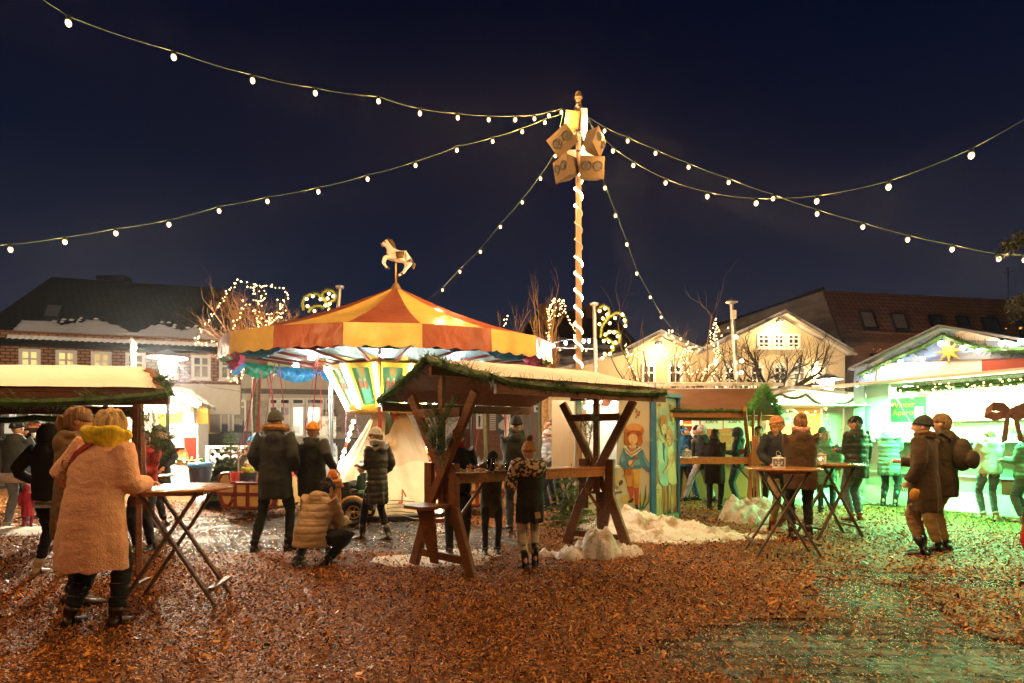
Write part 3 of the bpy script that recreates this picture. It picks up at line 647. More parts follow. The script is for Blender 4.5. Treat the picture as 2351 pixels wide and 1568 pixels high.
def fairy(label, pts_list, r=.013, step=.09, jit=.04, mat=m_fairy, name='fairy_lights', cable=True):
    mb=MB(); mb.mat(1)
    if cable:
        for pts in pts_list: mb.tube(pts,.006,3,cap=False)
    mb.mat(0); n=0
    for pts in pts_list:
        for p,d in path_pts(pts,step):
            q_=p+V((random.gauss(0,jit),random.gauss(0,jit),random.gauss(0,jit))); rr=r*random.uniform(.7,1.3)
            mb.add([q_+V((rr,0,0)),q_+V((-rr,0,0)),q_+V((0,rr,0)),q_+V((0,-rr,0)),q_+V((0,0,rr)),q_+V((0,0,-rr))],[(0,2,4),(2,1,4),(1,3,4),(3,0,4),(2,0,5),(1,2,5),(3,1,5),(0,3,5)]); n+=1
    return solo(mb,name,[mat,m_socket],label,'fairy lights',base=pts_list[0][0])
def pxl(lst,d): return [P(u,v,d) for u,v in lst]
# ---- bare trees of the square
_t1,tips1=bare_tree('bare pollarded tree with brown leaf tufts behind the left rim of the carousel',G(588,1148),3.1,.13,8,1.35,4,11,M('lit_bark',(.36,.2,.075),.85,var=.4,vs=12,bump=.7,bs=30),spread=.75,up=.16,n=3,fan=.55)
tb=P(588,1,13.7)
fairy('strands of warm fairy lights zigzagging over the bare tree left of the carousel',[
 pxl([(548,644),(520,672),(500,704),(476,738),(455,762),(448,785),(470,790),(500,784)],13.6),
 pxl([(548,640),(566,652),(585,668),(600,660),(620,655),(635,662),(655,662),(658,678),(645,706),(630,740),(610,770)],13.2),
 pxl([(605,655),(596,690),(592,730),(600,770)],13.4),pxl([(560,700),(545,740),(530,770),(520,800)],13.0),
 pxl([(560,770),(585,750),(600,742),(618,722),(625,735),(615,765)],13.3),pxl([(530,840),(528,870),(545,880),(560,850),(570,830)],13.2),
 *[tp for tp in tips1 if tp[0].z>3.2][10:120:5],
 pxl([(575,850),(600,862),(640,855),(670,865),(690,850)],13.4),pxl([(548,760),(560,780),(580,770),(600,780)],13.5)],r=.016,step=.055,jit=.03)
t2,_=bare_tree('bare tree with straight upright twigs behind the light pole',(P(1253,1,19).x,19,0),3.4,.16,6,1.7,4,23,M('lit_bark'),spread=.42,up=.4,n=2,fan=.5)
fairy('bright cluster of fairy lights looped in the tree behind the light pole',[
 pxl([(1276,684),(1262,700),(1266,716),(1285,706),(1290,690),(1272,688),(1258,712),(1262,726),(1275,732),(1290,716)],18.5),
 pxl([(1292,690),(1298,712),(1306,735),(1314,748),(1322,775),(1327,805),(1333,830)],18.5),pxl([(1258,712),(1262,745),(1258,775),(1256,800)],18.5),
 ],r=.02,step=.05,jit=.035)
fairy('small separate twist of fairy lights just above the right rim of the carousel',[pxl([(1163,727),(1160,740),(1157,752)],18.0)],r=.02,step=.05,jit=.035)
_t3,tips3=bare_tree('tall bare tree with long upright branches in front of the low cream house',(P(1545,1,16).x,16,0),1.6,.14,8,2.1,3,37,M('tree_bark_warm',(.13,.085,.04),.85,var=.4,vs=12,bump=.7,bs=30),spread=.5,up=.3,n=2,fan=.7,curve=.2)
fairy('fairy lights draped over the tall bare tree by the low cream house',[
 pxl([(1437,792),(1440,815),(1447,845),(1462,868),(1478,880)],15.6),pxl([(1440,815),(1468,815),(1500,806),(1535,760),(1545,775),(1550,800)],15.6),
 pxl([(1552,850),(1590,858),(1620,850),(1640,835),(1652,815),(1650,790),(1640,775),(1652,758),(1640,740),(1628,770),(1640,800),(1645,850),(1638,868)],15.4),
 *tips3[6:60:5],
 pxl([(1641,730),(1644,760),(1636,790),(1650,800),(1644,830)],15.4),pxl([(1600,798),(1560,815),(1520,822)],15.5)],r=.017,step=.055,jit=.03)
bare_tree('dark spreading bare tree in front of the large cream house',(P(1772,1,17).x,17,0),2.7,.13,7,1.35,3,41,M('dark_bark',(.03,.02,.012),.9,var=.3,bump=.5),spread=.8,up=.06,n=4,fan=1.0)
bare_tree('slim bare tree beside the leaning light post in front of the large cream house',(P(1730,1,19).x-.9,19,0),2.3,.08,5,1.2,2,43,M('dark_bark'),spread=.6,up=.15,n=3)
bare_tree('young bare tree with mossy trunk in the side street by the dim shop',G(1115,1083),3.4,.13,4,1.2,2,51,m_barky,n=2)
bare_tree('bare tree with mossy trunk beside the white balcony house',G(1241,1088),3.6,.13,4,1.2,2,53,m_barky,n=2)
fir_tree('small green fir tree in front of the white lattice fence',(P(530,1,11.8).x,11.8,0),1.75,.62,61,nl=.04)
fir_tree('bushy dark fir tree on the ground behind the middle shelter bench',(P(1312,1,8.6).x,8.6,0),1.15,.55,63,nl=.035)
# fir at the very edge of the picture, close to the camera
random.seed(5)
t=thing('fir_tree','dark fir tree reaching in with two branch tips at the top right corner','fir tree',(4.45,3.9,0)); MB().tube([(0,0,0),(0,0,4.4)],[.09,.02],8).build('trunk',m_bark,t)
mb=MB(); tp=V((4.45,3.9,0))
for (u,v,d,z0) in ((2326,508,3.6,3.2),(2330,662,3.7,2.6),(2440,590,4.2,2.9),(2450,430,4.2,3.5),(2450,720,4.2,2.3)):
    e=P(u,v,d)-tp; s=V((.05,0,z0)); twig(mb,s,(e-s),(e-s).length,.035,2,60,.006)
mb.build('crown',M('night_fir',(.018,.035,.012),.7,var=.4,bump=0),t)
# ================================================================ shelters and tables
def snowslab(root,pts,name='roof_snow',t=.05,nx=26,ny=8,seed=0,mat=m_rsnow,inset=.03):
    """soft snow sheet over a roof slope: pts = eave left, eave right, ridge right, ridge left (world)"""
    a,b,c,d=[V(p) for p in pts]; n=(b-a).cross(d-a).normalized(); n=n if n.z>0 else -n; mb=MB(); top=[];bot=[]
    for j in range(ny+1):
        for i in range(nx+1):
            s=i/nx;r=j/ny; s2=inset+s*(1-2*inset)+ (.012*noise.noise(V((j*.9,seed,i*.1))) if 0<i<nx else .02*noise.noise(V((j*.9,seed+3,0)))); 
            p=a.lerp(b,s2).lerp(d.lerp(c,s2),r)
            e=min(min(s,1-s)*8,min(r,1-r)*5,1); h=t*(.35+.65*e**.5)+.018*noise.noise(V((p.x*2.5,p.y*2.5,seed)))*e+.008*noise.noise(V((p.x*9,p.y*9,seed)))
            top.append(p+n*h-(d-a).normalized()*(.015 if j==0 else 0)); bot.append(p+n*.012)
    W=nx+1; k=len(top); mb.v=[tuple(p) for p in top+bot]; mb.c=[(1,1,1)]*2*k
    f=[(j*W+i,j*W+i+1,(j+1)*W+i+1,(j+1)*W+i) for j in range(ny) for i in range(nx)]
    ring=[i for i in range(W)]+[j*W+nx for j in range(1,ny+1)]+[ny*W+i for i in range(nx-1,-1,-1)]+[j*W for j in range(ny-1,0,-1)]
    f+=[(ring[q_],ring[(q_+1)%len(ring)],ring[(q_+1)%len(ring)]+k,ring[q_]+k) for q_ in range(len(ring))]
    mb.f=f; mb.m=[0]*len(f); return mb.build(name,mat,root,world=True,smooth=True)
def shelter(label,NL,FL,NR,FR,ze,zr,feetL,feetR,name='market_shelter',snow=True,wd=m_dwood,zef=None,garl=True,lr=.065,table=None,bench=True,sheet=None,tabw=.3,zer=None,zrr=None):
    """open timber shelter: corners near/far left/right in plan, eave and ridge heights, two A-frames standing on feet (near, far)"""
    zef=zef if zef is not None else ze; zer=ze if zer is None else zer; zrr=zr if zrr is None else zrr
    nl,fl,nr,fr=V((*NL,ze)),V((*FL,zef)),V((*NR,zer)),V((*FR,zef))
    rl=(nl+fl)/2; rl.z=zr; rr=(nr+fr)/2; rr.z=zrr
    root=thing(name,label,'shelter',((NL[0]+FR[0])/2,(NL[1]+FR[1])/2,0))
    mr=sheet or m_dwood
    MB().prism([nl,nr,rr,rl],(0,0,-.035)).build('roof_slope',mr,root,world=True)
    MB().prism([fl,fr,rr+V((0,0,-.002)),rl+V((0,0,-.002))],(0,0,-.035)).build('roof_slope',mr,root,world=True)
    if snow:
        snowslab(root,[nl,nr,rr,rl],seed=int(NL[0]*7)); snowslab(root,[fl,fr,rr,rl],seed=int(NL[0]*7)+3)
    be=MB()
    for a,b in ((nl,nr),(fl,fr)): be.bar(a+V((0,0,-.1)),b+V((0,0,-.1)),.05,.11)
    be.bar(rl+V((0,0,-.12)),rr+V((0,0,-.12)),.06,.1); be.build('eave_beam',wd,root,world=True)
    for fn,ff,rt,tt in ((feetL,0,0,0),(feetR,1,1,1)):
        n_=V((*fn[0],0)); f_=V((*fn[1],0)); c=(n_+f_)/2; B=(n_-f_).normalized(); hw=(n_-f_).length/2; A=B.cross(V((0,0,1)))
        def pt(b,z,a=0): return c+B*b+V((0,0,z))+A*a
        bw,bt=.13,.065; fr_=MB(); zt=min(ze,zef)-.06
        ws=hw*.42; wz=.66; vz=1.22
        for s in(-1,1):
            fr_.bar(pt(s*hw,0),pt(s*ws*.9,wz+.12),bw,bt,up=A,bev=.008)          # splayed foot
            fr_.bar(pt(s*ws,wz-.12,.0),pt(s*ws,vz,.0),bw*.95,bt*1.02,up=A,bev=.008)      # upright
            fr_.bar(pt(-s*ws*.8,wz+.05,s*.058),pt(s*hw*1.16,zt+.05,s*.03),bw*.85,bt*.9,up=A,bev=.008)   # crossing V arm
        fr_.build('frame_leg',wd,root,world=True)
        MB().bar(pt(0,wz+.1,.0),pt(0,zr-.18,0),.085,.05,up=A,bev=.006).build('centre_post',wd,root,world=True)
        MB().bar(pt(-hw*.78,1.78,.062),pt(hw*.78,1.78,.062),.045,.10,bev=.006).build('tie_beam',wd,root,world=True)
        MB().bar(pt(-hw*.82,.18,.0),pt(hw*.82,.18,.0),.045,.085,bev=.006).build('foot_rail',wd,root,world=True)
        if bench:
            sgn=-1 if ff==0 else 1; Ao=A if A.dot(rr-rl)*sgn>0 else -A
            sp=c+Ao*.2-B*.0
            sm=MB(); 
            ring=[sp+B*x+Ao*y+V((0,0,.74)) for x,y in ((-.19,-.18),(.19,-.18),(.22,.12),(.14,.22),(-.14,.22),(-.22,.12))]
            sm.prism(ring,(0,0,.035)); sm.build('side_shelf',wd,root,world=True)
            sm=MB(); sm.prism([sp+B*-.14+Ao*.02+V((0,0,.735)),sp+B*.14+Ao*.02+V((0,0,.735)),sp+B*.07-Ao*.1+V((0,0,.12)),sp-B*.04-Ao*.1+V((0,0,.12))],Ao*.03); sm.build('shelf_bracket',wd,root,world=True)
    if table:
        z,wn,wf=table; cl=(V((*feetL[0],0))+V((*feetL[1],0)))/2; cr_=(V((*feetR[0],0))+V((*feetR[1],0)))/2; B=(V((*feetL[0],0))-V((*feetL[1],0))).normalized()
        cl=cl.lerp(cr_,.04); cr2=cl.lerp(cr_,1.06); A=(cr2-cl).normalized()
        tm=MB()
        for k in range(3):
            b0=wn-(wn+wf)*k/3; b1=wn-(wn+wf)*(k+1)/3+.004
            tm.prism([cl+B*b0+V((0,0,z-.035)),cr2+B*b0+V((0,0,z-.035)),cr2+B*b1+V((0,0,z-.035)),cl+B*b1+V((0,0,z-.035))],(0,0,.035))
        tm.build('table_board',m_twood if wd is m_dwood else m_lwood,root,world=True)
        ed=MB()
        for b in (wn-.02,-wf+.02): ed.bar(cl+A*.01+B*b+V((0,0,z-.082)),cr2-A*.01+B*b+V((0,0,z-.082)),.03,.088)
        for cc in (cl,cr2): ed.bar(cc+B*(wn-.04)+V((0,0,z-.082)),cc-B*(wf-.04)+V((0,0,z-.082)),.03,.088)
        ed.build('table_edge',m_lwood,root,world=True)
        br=MB()
        for cc,s in ((cl,1),(cr2,-1)): br.bar(cc+A*s*.5+V((0,0,z-.1)),cc+A*s*.05+V((0,0,z-.62)),.03,.03)
        br.build('brace',wd,root,world=True)
    return root,(nl,fl,nr,fr,rl,rr)
# ---- middle shelter
sh2,(nl,fl,nr,fr,rl,rr)=shelter('open timber shelter with snowy roof and green garland over a high table full of food',(-.16,5.4),(-1.66,7.2),(1.80,6.7),(.27,8.5),2.08,2.37,((-.42,6.02),(-1.16,6.68)),((1.53,7.39),(.765,7.99)),zef=2.0,table=(1.12,.16,.2))
garland('garland',sagged(nl+V((-.03,-.03,-.02)),nl.lerp(nr,.48)+V((0,-.03,-.06)),.02)+sagged(nl.lerp(nr,.5)+V((0,-.03,-.06)),nr+V((.02,-.03,-.04)),.02),'green tinsel garland along the front eave of the middle shelter',.115,420)
garland('garland',sagged(rl+V((-.03,-.03,.02)),nl+V((-.03,-.03,-.0)),.02)+[nl.lerp(nr,.06)+V((0,-.02,-.05))],'green tinsel garland down the near gable edge of the middle shelter',.12,420)
garland('garland',sagged(rl+V((-.03,0,.03)),fl+V((-.04,0,-.03)),.04),'green tinsel garland lit by the carousel on the far gable edge of the middle shelter',.13,420)
garland('garland',sagged(fl+V((0,.03,-.09)),fr+V((0,.03,-.09)),.02),'green tinsel fringe along the rear eave of the middle shelter',.09,360)
random.seed(21)
def bundle(label, base, top, n, L_, spread=.5, lean=V((0,0,1))):
    mb=MB(); b=V(base)
    for i in range(n):
        t=random.random(); p=b.lerp(V(top),t); a=random.uniform(0,2*PI)
        d=V((cos(a)*spread,sin(a)*spread,1))+lean*.3; twig(mb,p,d,L_*random.uniform(.7,1.1),.032,1,70,.005)
        mb.tube([p-d.normalized()*.15,p+d.normalized()*L_*.8],.004,3)
    return solo(mb,'fir_branches',m_fir,label,'fir branches',base=b)
bundle('fir branches tied to the left A-frame of the middle shelter',P(1012,1060,6.1),P(1008,975,6.1),20,.42,.75)
bundle('sparse fir twigs tied to the right A-frame of the middle shelter',P(1352,1045,7.4),P(1352,1020,7.4),4,.6,.35)
# ---- left shelter
sh1,(nl1,fl1,nr1,fr1,rl1,rr1)=shelter('dark timber shelter with thick snow on its roof at the left edge of the square',(-7.2,5.15),(-7.8,7.6),(-3.42,5.65),(-5.1,7.75),1.99,2.33,((-7.1,5.6),(-7.2,7.2)),((-4.05,6.15),(-4.72,7.15)),zef=1.98,bench=False)
MB().bar(P(-60,1100,6.0),P(52,1096,6.6),.28,.04).build('table_board',m_dwood,sh1,world=True)
MB().bar(P(-60,1100,5.85),P(60,1096,6.45),.03,.11).build('table_edge',m_lwood,sh1,world=True)
garland('garland',sagged(nl1+V((0,-.04,-.1)),nl1.lerp(nr1,.5)+V((0,-.04,-.13)),.04)+sagged(nl1.lerp(nr1,.5)+V((0,-.04,-.13)),nr1+V((.02,-.04,-.05)),.05)+[nr1.lerp(rr1,.5)],'dark green garland along the front eave of the left shelter',.12,380)
garland('garland',sagged(fl1+V((0,.0,-.16)),fl1.lerp(fr1,.5)+V((0,0,-.2)),.06)+sagged(fl1.lerp(fr1,.5)+V((0,0,-.2)),fr1+V((0,0,-.12)),.06),'dark green garland along the rear eave of the left shelter',.13,380)
bundle('fir branches hanging on the right post of the left shelter',P(362,1090,6.7),P(352,930,6.5),14,.4,.7,V((0,0,-.6)))
# ---- right shelter
ridgeL,ridgeR=P(1480,897,11.5),P(1702,893,11.7)
sh3,(nl3,fl3,nr3,fr3,rl3,rr3)=shelter('small brown roofed shelter beside the painted booth, with a high table under it',(P(1460,1,10.4).x,10.4),(P(1440,1,12.6).x,12.6),(P(1712,1,10.5).x,10.5),(P(1765,1,12.4).x+.2,12.4),2.04,2.5,((P(1470,1,10.6).x,10.6),(P(1470,1,11.9).x,11.9)),((P(1716,1,10.45).x,10.45),(P(1740,1,11.9).x,11.9)),snow=False,bench=False,sheet=M('brown_roof_felt',(.19,.10,.06),.6,var=.2,vs=3,bump=.3,bs=30),table=(1.13,.35,.1),wd=m_mwood)
garland('garland',[rr3+V((.02,-.02,.05)),nr3+V((.03,-.05,-.02))],'bright green garland on the near gable edge of the brown roofed shelter',.12,520,M('bright_garland',(.10,.30,.07),.5,var=.6,vs=14,bump=0),nw=.012)
garland('garland',[rr3+V((.02,-.02,.05)),fr3+V((.03,-.05,-.02))],'bright green garland on the far gable edge of the brown roofed shelter',.12,520,M('bright_garland'),nw=.012)
garland('garland',[nl3+V((0,-.05,-.03)),nr3+V((0,-.05,-.03))],'green garland along the front eave of the brown roofed shelter',.07,300,nw=.01)
bundle('drooping fir branches on the right post of the brown roofed shelter',P(1750,1085,10.9),P(1745,1005,10.9),11,.42,.4,V((0,0,-2.2)))
mb=MB()
for k in range(5): mb.tube([P(1728+3*k,1000,10.6),P(1724+7*k,1170,10.5)],.014,5)
solo(mb,'willow_rods',m_lwood,'bundle of pale rods leaning on the right post of the brown roofed shelter','rods')
snow_heap([(P(1690,1,10.5).x,10.4,.38,.34,.36),(P(1740,1,10.5).x,10.6,.42,.36,.40),(P(1712,1,10.3).x,10.1,.45,.3,.25)],'lumpy snow heap round the post of the brown roofed shelter',m_snow,rough=.11,seed=11)
snow_heap([(1.1,7.15,.25,.22,.38),(.8,7.1,.32,.2,.12),(1.35,7.2,.3,.2,.14),(1.15,7.35,.4,.22,.2),(.45,7.15,.14,.1,.08)],'rounded snow heap against the right foot of the middle shelter',m_snow,rough=.09,seed=12,cell=.03)
snow_heap([(1.9,9.15,.7,.5,.34),(2.35,9.1,.6,.42,.24),(1.4,8.9,.5,.4,.2),(2.75,8.8,.8,.4,.13),(2.0,8.5,1.1,.4,.12),(3.1,8.5,.9,.3,.07),(2.4,8.2,.8,.25,.05)],'long snow bank along the foot of the painted booth',m_snow,rough=.1,seed=13)
snow_heap([(-7.9,9.0,1.4,.5,.06)],'thin patch of trodden snow under the left shelter',m_snowd,rough=.04,seed=14)
snow_heap([(-1.0,6.9,.8,.4,.035),(-.6,7.3,.6,.35,.03)],'thin icy snow patch on the mulch beside the crouching person',m_snowd,rough=.02,seed=15)
snow_heap([(P(1800,1,9.3).x,9.2,.5,.25,.08)],'thin snow scrap under the front right bistro table',m_snow,rough=.05,seed=18)
snow_heap([(P(1850,1,13).x,13,1.6,.4,.25),(P(1900,1,13.2).x,13.4,1.2,.5,.3)],'low snow remains in front of the pale hut',m_snow,rough=.06,seed=16)
snow_heap([(P(500,1,12.5).x,12.6,.7,.4,.3)],'small snow heap beside the bin',m_snow,rough=.08,seed=17)
# ---- bistro tables
def bistro(label,c,zt,r,ang,hd=.36):
    t=thing('bistro_table',label,'table',(c[0],c[1],0),ang,group='round folding bistro tables')
    MB().lathe([(r-.02,zt-.028),(r,zt-.018),(r,zt-.008),(r-.012,zt),(0,zt)],n=56).build('table_top',m_twood,t,smooth=True,angle=40)
    ap=MB(); 
    for s in(-1,1): ap.bar((-r*.62,s*.17,zt-.05),(r*.62,s*.17,zt-.05),.03,.04)
    ap.build('top_rail',m_lwood,t)
    for sx in(-1,1):
        for sy in(-1,1):
            y=sy*(.17 if sx>0 else .205)
            MB().bar((sx*-r*.55,y,zt-.03),(sx*r*.88,y*1.15,0),.024,.05,up=(0,1,0),bev=.004).build('leg',m_legw,t)
    MB().bar((r*.80,-.22,.17),(r*.80,.22,.17),.05,.03).build('stretcher',m_legw,t)
    MB().bar((-r*.80,-.26,.17),(-r*.80,.26,.17),.05,.03).build('stretcher',m_legw,t)
    return t
bistro('round wooden bistro table shining white beside the person in the peach coat',(P(408,1,5.15).x,5.15),1.06,.46,R(8))
bistro('round wooden bistro table with a white lantern in front of the brown coated person',(P(1797,1,7.3).x,7.3),1.12,.46,R(-6))
bistro('round wooden bistro table with a lit candle lantern behind the brown coated person',(P(1906,1,8.6).x,8.6),1.12,.46,R(10))
bistro('round table at the left behind the shelter post',(P(325,1,8.0).x,8.0),.98,.4,R(30))
def lantern(label,loc,rz,lit=False,s=1,handle_side=1):
    t=thing('lantern',label,'lantern',loc,rz,group='white metal lanterns'); wv=.062*s; h=.15*s
    f=MB(); f.box((0,0,.006*s),(.14*s,.14*s,.012*s))
    for sx in(-1,1):
        for sy in(-1,1): f.box((sx*wv,sy*wv,h/2+.01),(.012*s,.012*s,h))
    for a in range(4):
        rm=Matrix.Rotation(a*PI/2,3,'Z')
        for x0,z0,x1,z1 in ((-1,0,1,1),(-1,1,1,0),(-1,.5,1,.5),(0,0,0,1)):
            p0=rm@V((x0*wv,-wv,.012+z0*h));p1=rm@V((x1*wv,-wv,.012+z1*h)); f.bar(p0,p1,.004*s,.005*s)
        f.box(rm@V((0,-wv,.02*s)),(2*wv if a%2==0 else .01,.01 if a%2==0 else 2*wv,.014*s)); f.box(rm@V((0,-wv,h+.005)),(2*wv if a%2==0 else .01,.01 if a%2==0 else 2*wv,.014*s))
    f.build('frame',m_white,t)
    MB().add([(-.08*s,-.08*s,h+.012),(.08*s,-.08*s,h+.012),(.08*s,.08*s,h+.012),(-.08*s,.08*s,h+.012),(-.022*s,-.022*s,h+.04*s),(.022*s,-.022*s,h+.04*s),(.022*s,.022*s,h+.04*s),(-.022*s,.022*s,h+.04*s)],[(3,2,1,0),(4,5,6,7),(0,1,5,4),(1,2,6,5),(2,3,7,6),(3,0,4,7)]).lathe([(.018*s,h+.04*s),(.03*s,h+.055*s),(.02*s,h+.062*s)],n=10).build('cap',m_white,t)
    MB().tube([(.03*s*cos(a)*handle_side*1.6-.02*s*sin(a),0,h+.055*s+.075*s*sin(a)) for a in np.linspace(0,PI,12)],.003*s,5).build('handle',m_white,t)
    MB().lathe([(.022*s,.014),(.022*s,.07*s)],n=10).build('candle',M('wax',(.8,.75,.6),.5,bump=0),t)
    if lit:
        MB().ball((0,0,.09*s),(.009,.009,.022)).build('flame',E('flame',(1,.6,.2),60),t)
lantern('white metal lantern with star cut-outs on the front right bistro table',P(1788,1,7.15)[:2]+(1.12,),R(20),s=.78)
lantern('white lantern with burning candle on the rear right bistro table',P(1884,1,8.45)[:2]+(1.12,),R(5),True,s=.8)
lantern('small white lantern on the table under the brown roofed shelter',P(1577,1,10.45)[:2]+(1.13,),R(15),s=.85)
def glass_mug(label,loc,drink=(.5,.2,.05),h=.11,r=.035,name='glass_mug',handle=True,fill=.6):
    t=thing(name,label,'glass',loc); MB().lathe([(r*.8,0),(r,h),(r-.004,h),(r*.8-.004,.008),(0,.008)],n=14).build('glass_wall',glass('clear_glass'),t,smooth=True)
    MB().lathe([(r*.74,.01),(r*.9*fill+r*.8*(1-fill)-.004,h*fill),(0,h*fill)],n=14).build('drink',M('drink_%g'%drink[0],drink,.1,bump=0),t,smooth=True)
    if handle: MB().tube([(r+.0+.022*sin(a),0,h*.5-h*.28*cos(a)) for a in np.linspace(0,PI,8)],.004,5).build('handle',glass('clear_glass'),t)
    return t
glass_mug('half full glass with a paper napkin and spoon on the food table',P(1128,1,6.35)[:2]+(1.12,),(.7,.42,.08),.15,.045,'drinking_glass',False,.55)
glass_mug('glass mug of hot drink held over the left bistro table',P(326,1,4.95)[:2]+(1.085,),(.25,.1,.03),.1,.04)
glass_mug('small tumbler beside the plate on the food table',P(1165,1,6.55)[:2]+(1.12,),(.25,.3,.35),.09,.03,'drinking_glass',False,.4)
m_food=M('golden_food',(.55,.3,.08),.6,var=.5,vs=20,bump=.8,bs=30)
def food(label,u,d,rx,n,seed,flat=False):
    random.seed(seed); t=thing('food_tray',label,'food',P(u,1,d)[:2]+(1.12,),R(20))
    MB().box((0,0,.006),(rx*2,.16,.01)).build('paper_tray',M('paper',(.7,.66,.55),.7,bump=.1),t)
    mb=MB()
    for k in range(n): mb.ball((random.uniform(-rx,rx)*.85,random.uniform(-.06,.06),.02+random.uniform(0,.02)),(random.uniform(.02,.045),random.uniform(.015,.03),.014),8,5,Matrix.Rotation(random.uniform(0,3),3,'Z'))
    mb.build('fried_pieces',m_food,t,smooth=True)
food('fried snacks on paper at the left end of the food table',1078,6.25,.17,16,1)
food('flat pastry on a wooden board on the food table',1150,6.6,.16,9,2)
def wood_board(): pass
# ================================================================ children's carousel
def fabric(name,c,rough=.35,folds=7,coat=0): return M(name,c,rough,var=.16,vs=2.2,bump=.9,bs=folds,st=(1,1,.6),coat=coat)
m_cy=fabric('yellow_tarpaulin',(.68,.48,.13)); m_cr=fabric('red_tarpaulin',(.30,.085,.045))
m_ceil=M('painted_ceiling',(.62,.72,.72),.5,c2=(.35,.55,.62),thr=(.35,.6),vs=.9,bump=.05)
m_tent=fabric('cream_tent_cloth',(.66,.52,.30),.5,5); m_tent2=fabric('pale_tent_skirt',(.72,.66,.42),.4,4)
m_yel=M('yellow_gloss_paint',(.70,.40,.04),.3,var=.1,bump=.05,coat=.3)
m_dred=M('dark_red_paint',(.20,.035,.02),.35,var=.2,bump=.05); m_red=M('red_paint',(.5,.03,.02),.35,var=.1,bump=.05); m_gp=M('green_scenery_paint',(.08,.30,.15),.4,c2=(.16,.40,.22),vs=2.5,bump=.05)
m_rope2=M('red_rope',(.42,.05,.05),.5,bump=0); m_crm=M('cream_paint',(.66,.44,.17),.4,c2=(.5,.28,.09),thr=(.3,.5),vs=3,bump=.05)
CX,CY=-2.55,11.8; CA,CB=3.35,2.3; NP=16; TH0=-4.7
car=thing('carousel','small carousel with red and yellow striped canopy, tent like centre and glowing painted drum','carousel',(CX,CY,0))
def rim(i,k=1.0,z=0): a=R(TH0+i*360/NP); return V((CX+CA*k*sin(a),CY-CB*k*cos(a),z))
ZE,ZV,ZP=3.43,3.04,4.66
pk=V((P(909,1,CY).x,CY,ZP))
for i in range(NP):
    mm=m_cy if i%2 else m_cr; mv=m_cr if i%2 else m_cy
    rows=[];K=8;J=7
    for j in range(J+1):
        t=j/J; row=[]
        for k in range(K+1):
            s=i+k/K; a0,a1=rim(i,1,ZE),rim(i+1,1,ZE); e=a0.lerp(a1,k/K); p=e.lerp(pk,t)
            sg=.10*sin(PI*t)*1.0+.05*sin(PI*t)*sin(PI*k/K); p.z-=sg; p.z+=.012*noise.noise(V((p.x*3,p.y*3,p.z*3)))*(1-t); row.append(p)
        rows.append(row)
    mb=MB().loft(rows,cap=False,closed=False); mb.build('roof_panel',mm,car,world=True,smooth=True)
    rows=[];K=28
    for j in range(7):
        row=[]
        for k in range(K+1):
            e=rim(i,1,0).lerp(rim(i+1,1,0),k/K); n=V((e.x-CX,(e.y-CY)*1.8,0)).normalized()
            zb=ZV-.045*abs(sin(PI*k/K*3.5+i))+.03; zt=ZE+.015; t=j/6; z=zt+(zb-zt)*t
            wv=.022*noise.noise(V((e.x*4,z*7,i*3.1)))+.015*noise.noise(V((e.x*13,e.y*9,z*9)))
            row.append(V((e.x,e.y,z))+n*(.02+wv*(.3+t)+.02*t))
        rows.append(row)
    mb=MB().loft(rows,cap=False,closed=False); mb.build('valance_panel',mv,car,world=True,smooth=True)
cols=[M('satin_blue',(.02,.20,.48),.3,var=.3,vs=5,bump=.8,bs=12,sheen=.3),M('satin_green',(.01,.17,.11),.3,var=.3,vs=5,bump=.8,bs=12),M('satin_pink',(.5,.03,.12),.35,var=.3,vs=5,bump=.8,bs=12),M('satin_blue')]
for i in range(NP):
    front = i in (15,0,1)
    rows=[];K=26; dp=(.1 if front else (.2 if i in(14,2) else .34))
    for j in range(8):
        row=[]
        for k in range(K+1):
            e=rim(i,.955,0).lerp(rim(i+1,.955,0),k/K); t=j/7; n=V((e.x-CX,e.y-CY,0)).normalized()
            z=ZV+.09-dp*t*(.35+.65*abs(sin(PI*k/K))**.7)-.02*noise.noise(V((k*.3,i,1)))
            row.append(V((e.x,e.y,z))+n*(-.10*sin(PI*t)+.05*noise.noise(V((k*.5,j*.8,i*5)))+.025*sin(k*1.7+j)))
        rows.append(row)
    MB().loft(rows,cap=False,closed=False).build('drape',cols[(i*3+1)%4 if i not in(11,12,13) else (1,0,2)[i-11]],car,world=True,smooth=True)
# ceiling and ribs
NR_,RT,RB,ZT,ZB=12,1.27,.80,2.93,2.07
rows=[[rim(k/4,.95,ZE-.16) for k in range(NP*4)],[V((CX+RT*1.02*sin(R(TH0+k*360/NP/4)),CY-RT*1.02*cos(R(TH0+k*360/NP/4)),ZT+.06)) for k in range(NP*4)]]
MB().loft(rows,cap=False).build('ceiling',m_ceil,car,world=True,smooth=True)
mb=MB(); ye=MB()
for i in range(NP):
    a=R(TH0+i*360/NP); q0=V((CX+RT*sin(a),CY-RT*cos(a),ZT+.02)); q1=rim(i,.96,ZE-.2); mb.bar(q0,q1,.05,.05)
    MB().add([q0+V((0,0,.01)),q0.lerp(q1,.35)+V((0,0,.025)),V((CX+RT*1.02*sin(a+.2),CY-RT*1.02*cos(a+.2),ZT+.03))],[(0,1,2)]).build('ceiling_star',m_yel,car,world=True)
mb.build('ceiling_rib',m_dred,car,world=True); 
def dr(i,t,out=0): a=2*PI*i/NR_; r=RT+(RB-RT)*t+out; return V((CX+r*sin(a),CY-r*cos(a),ZT+(ZB-ZT)*t))
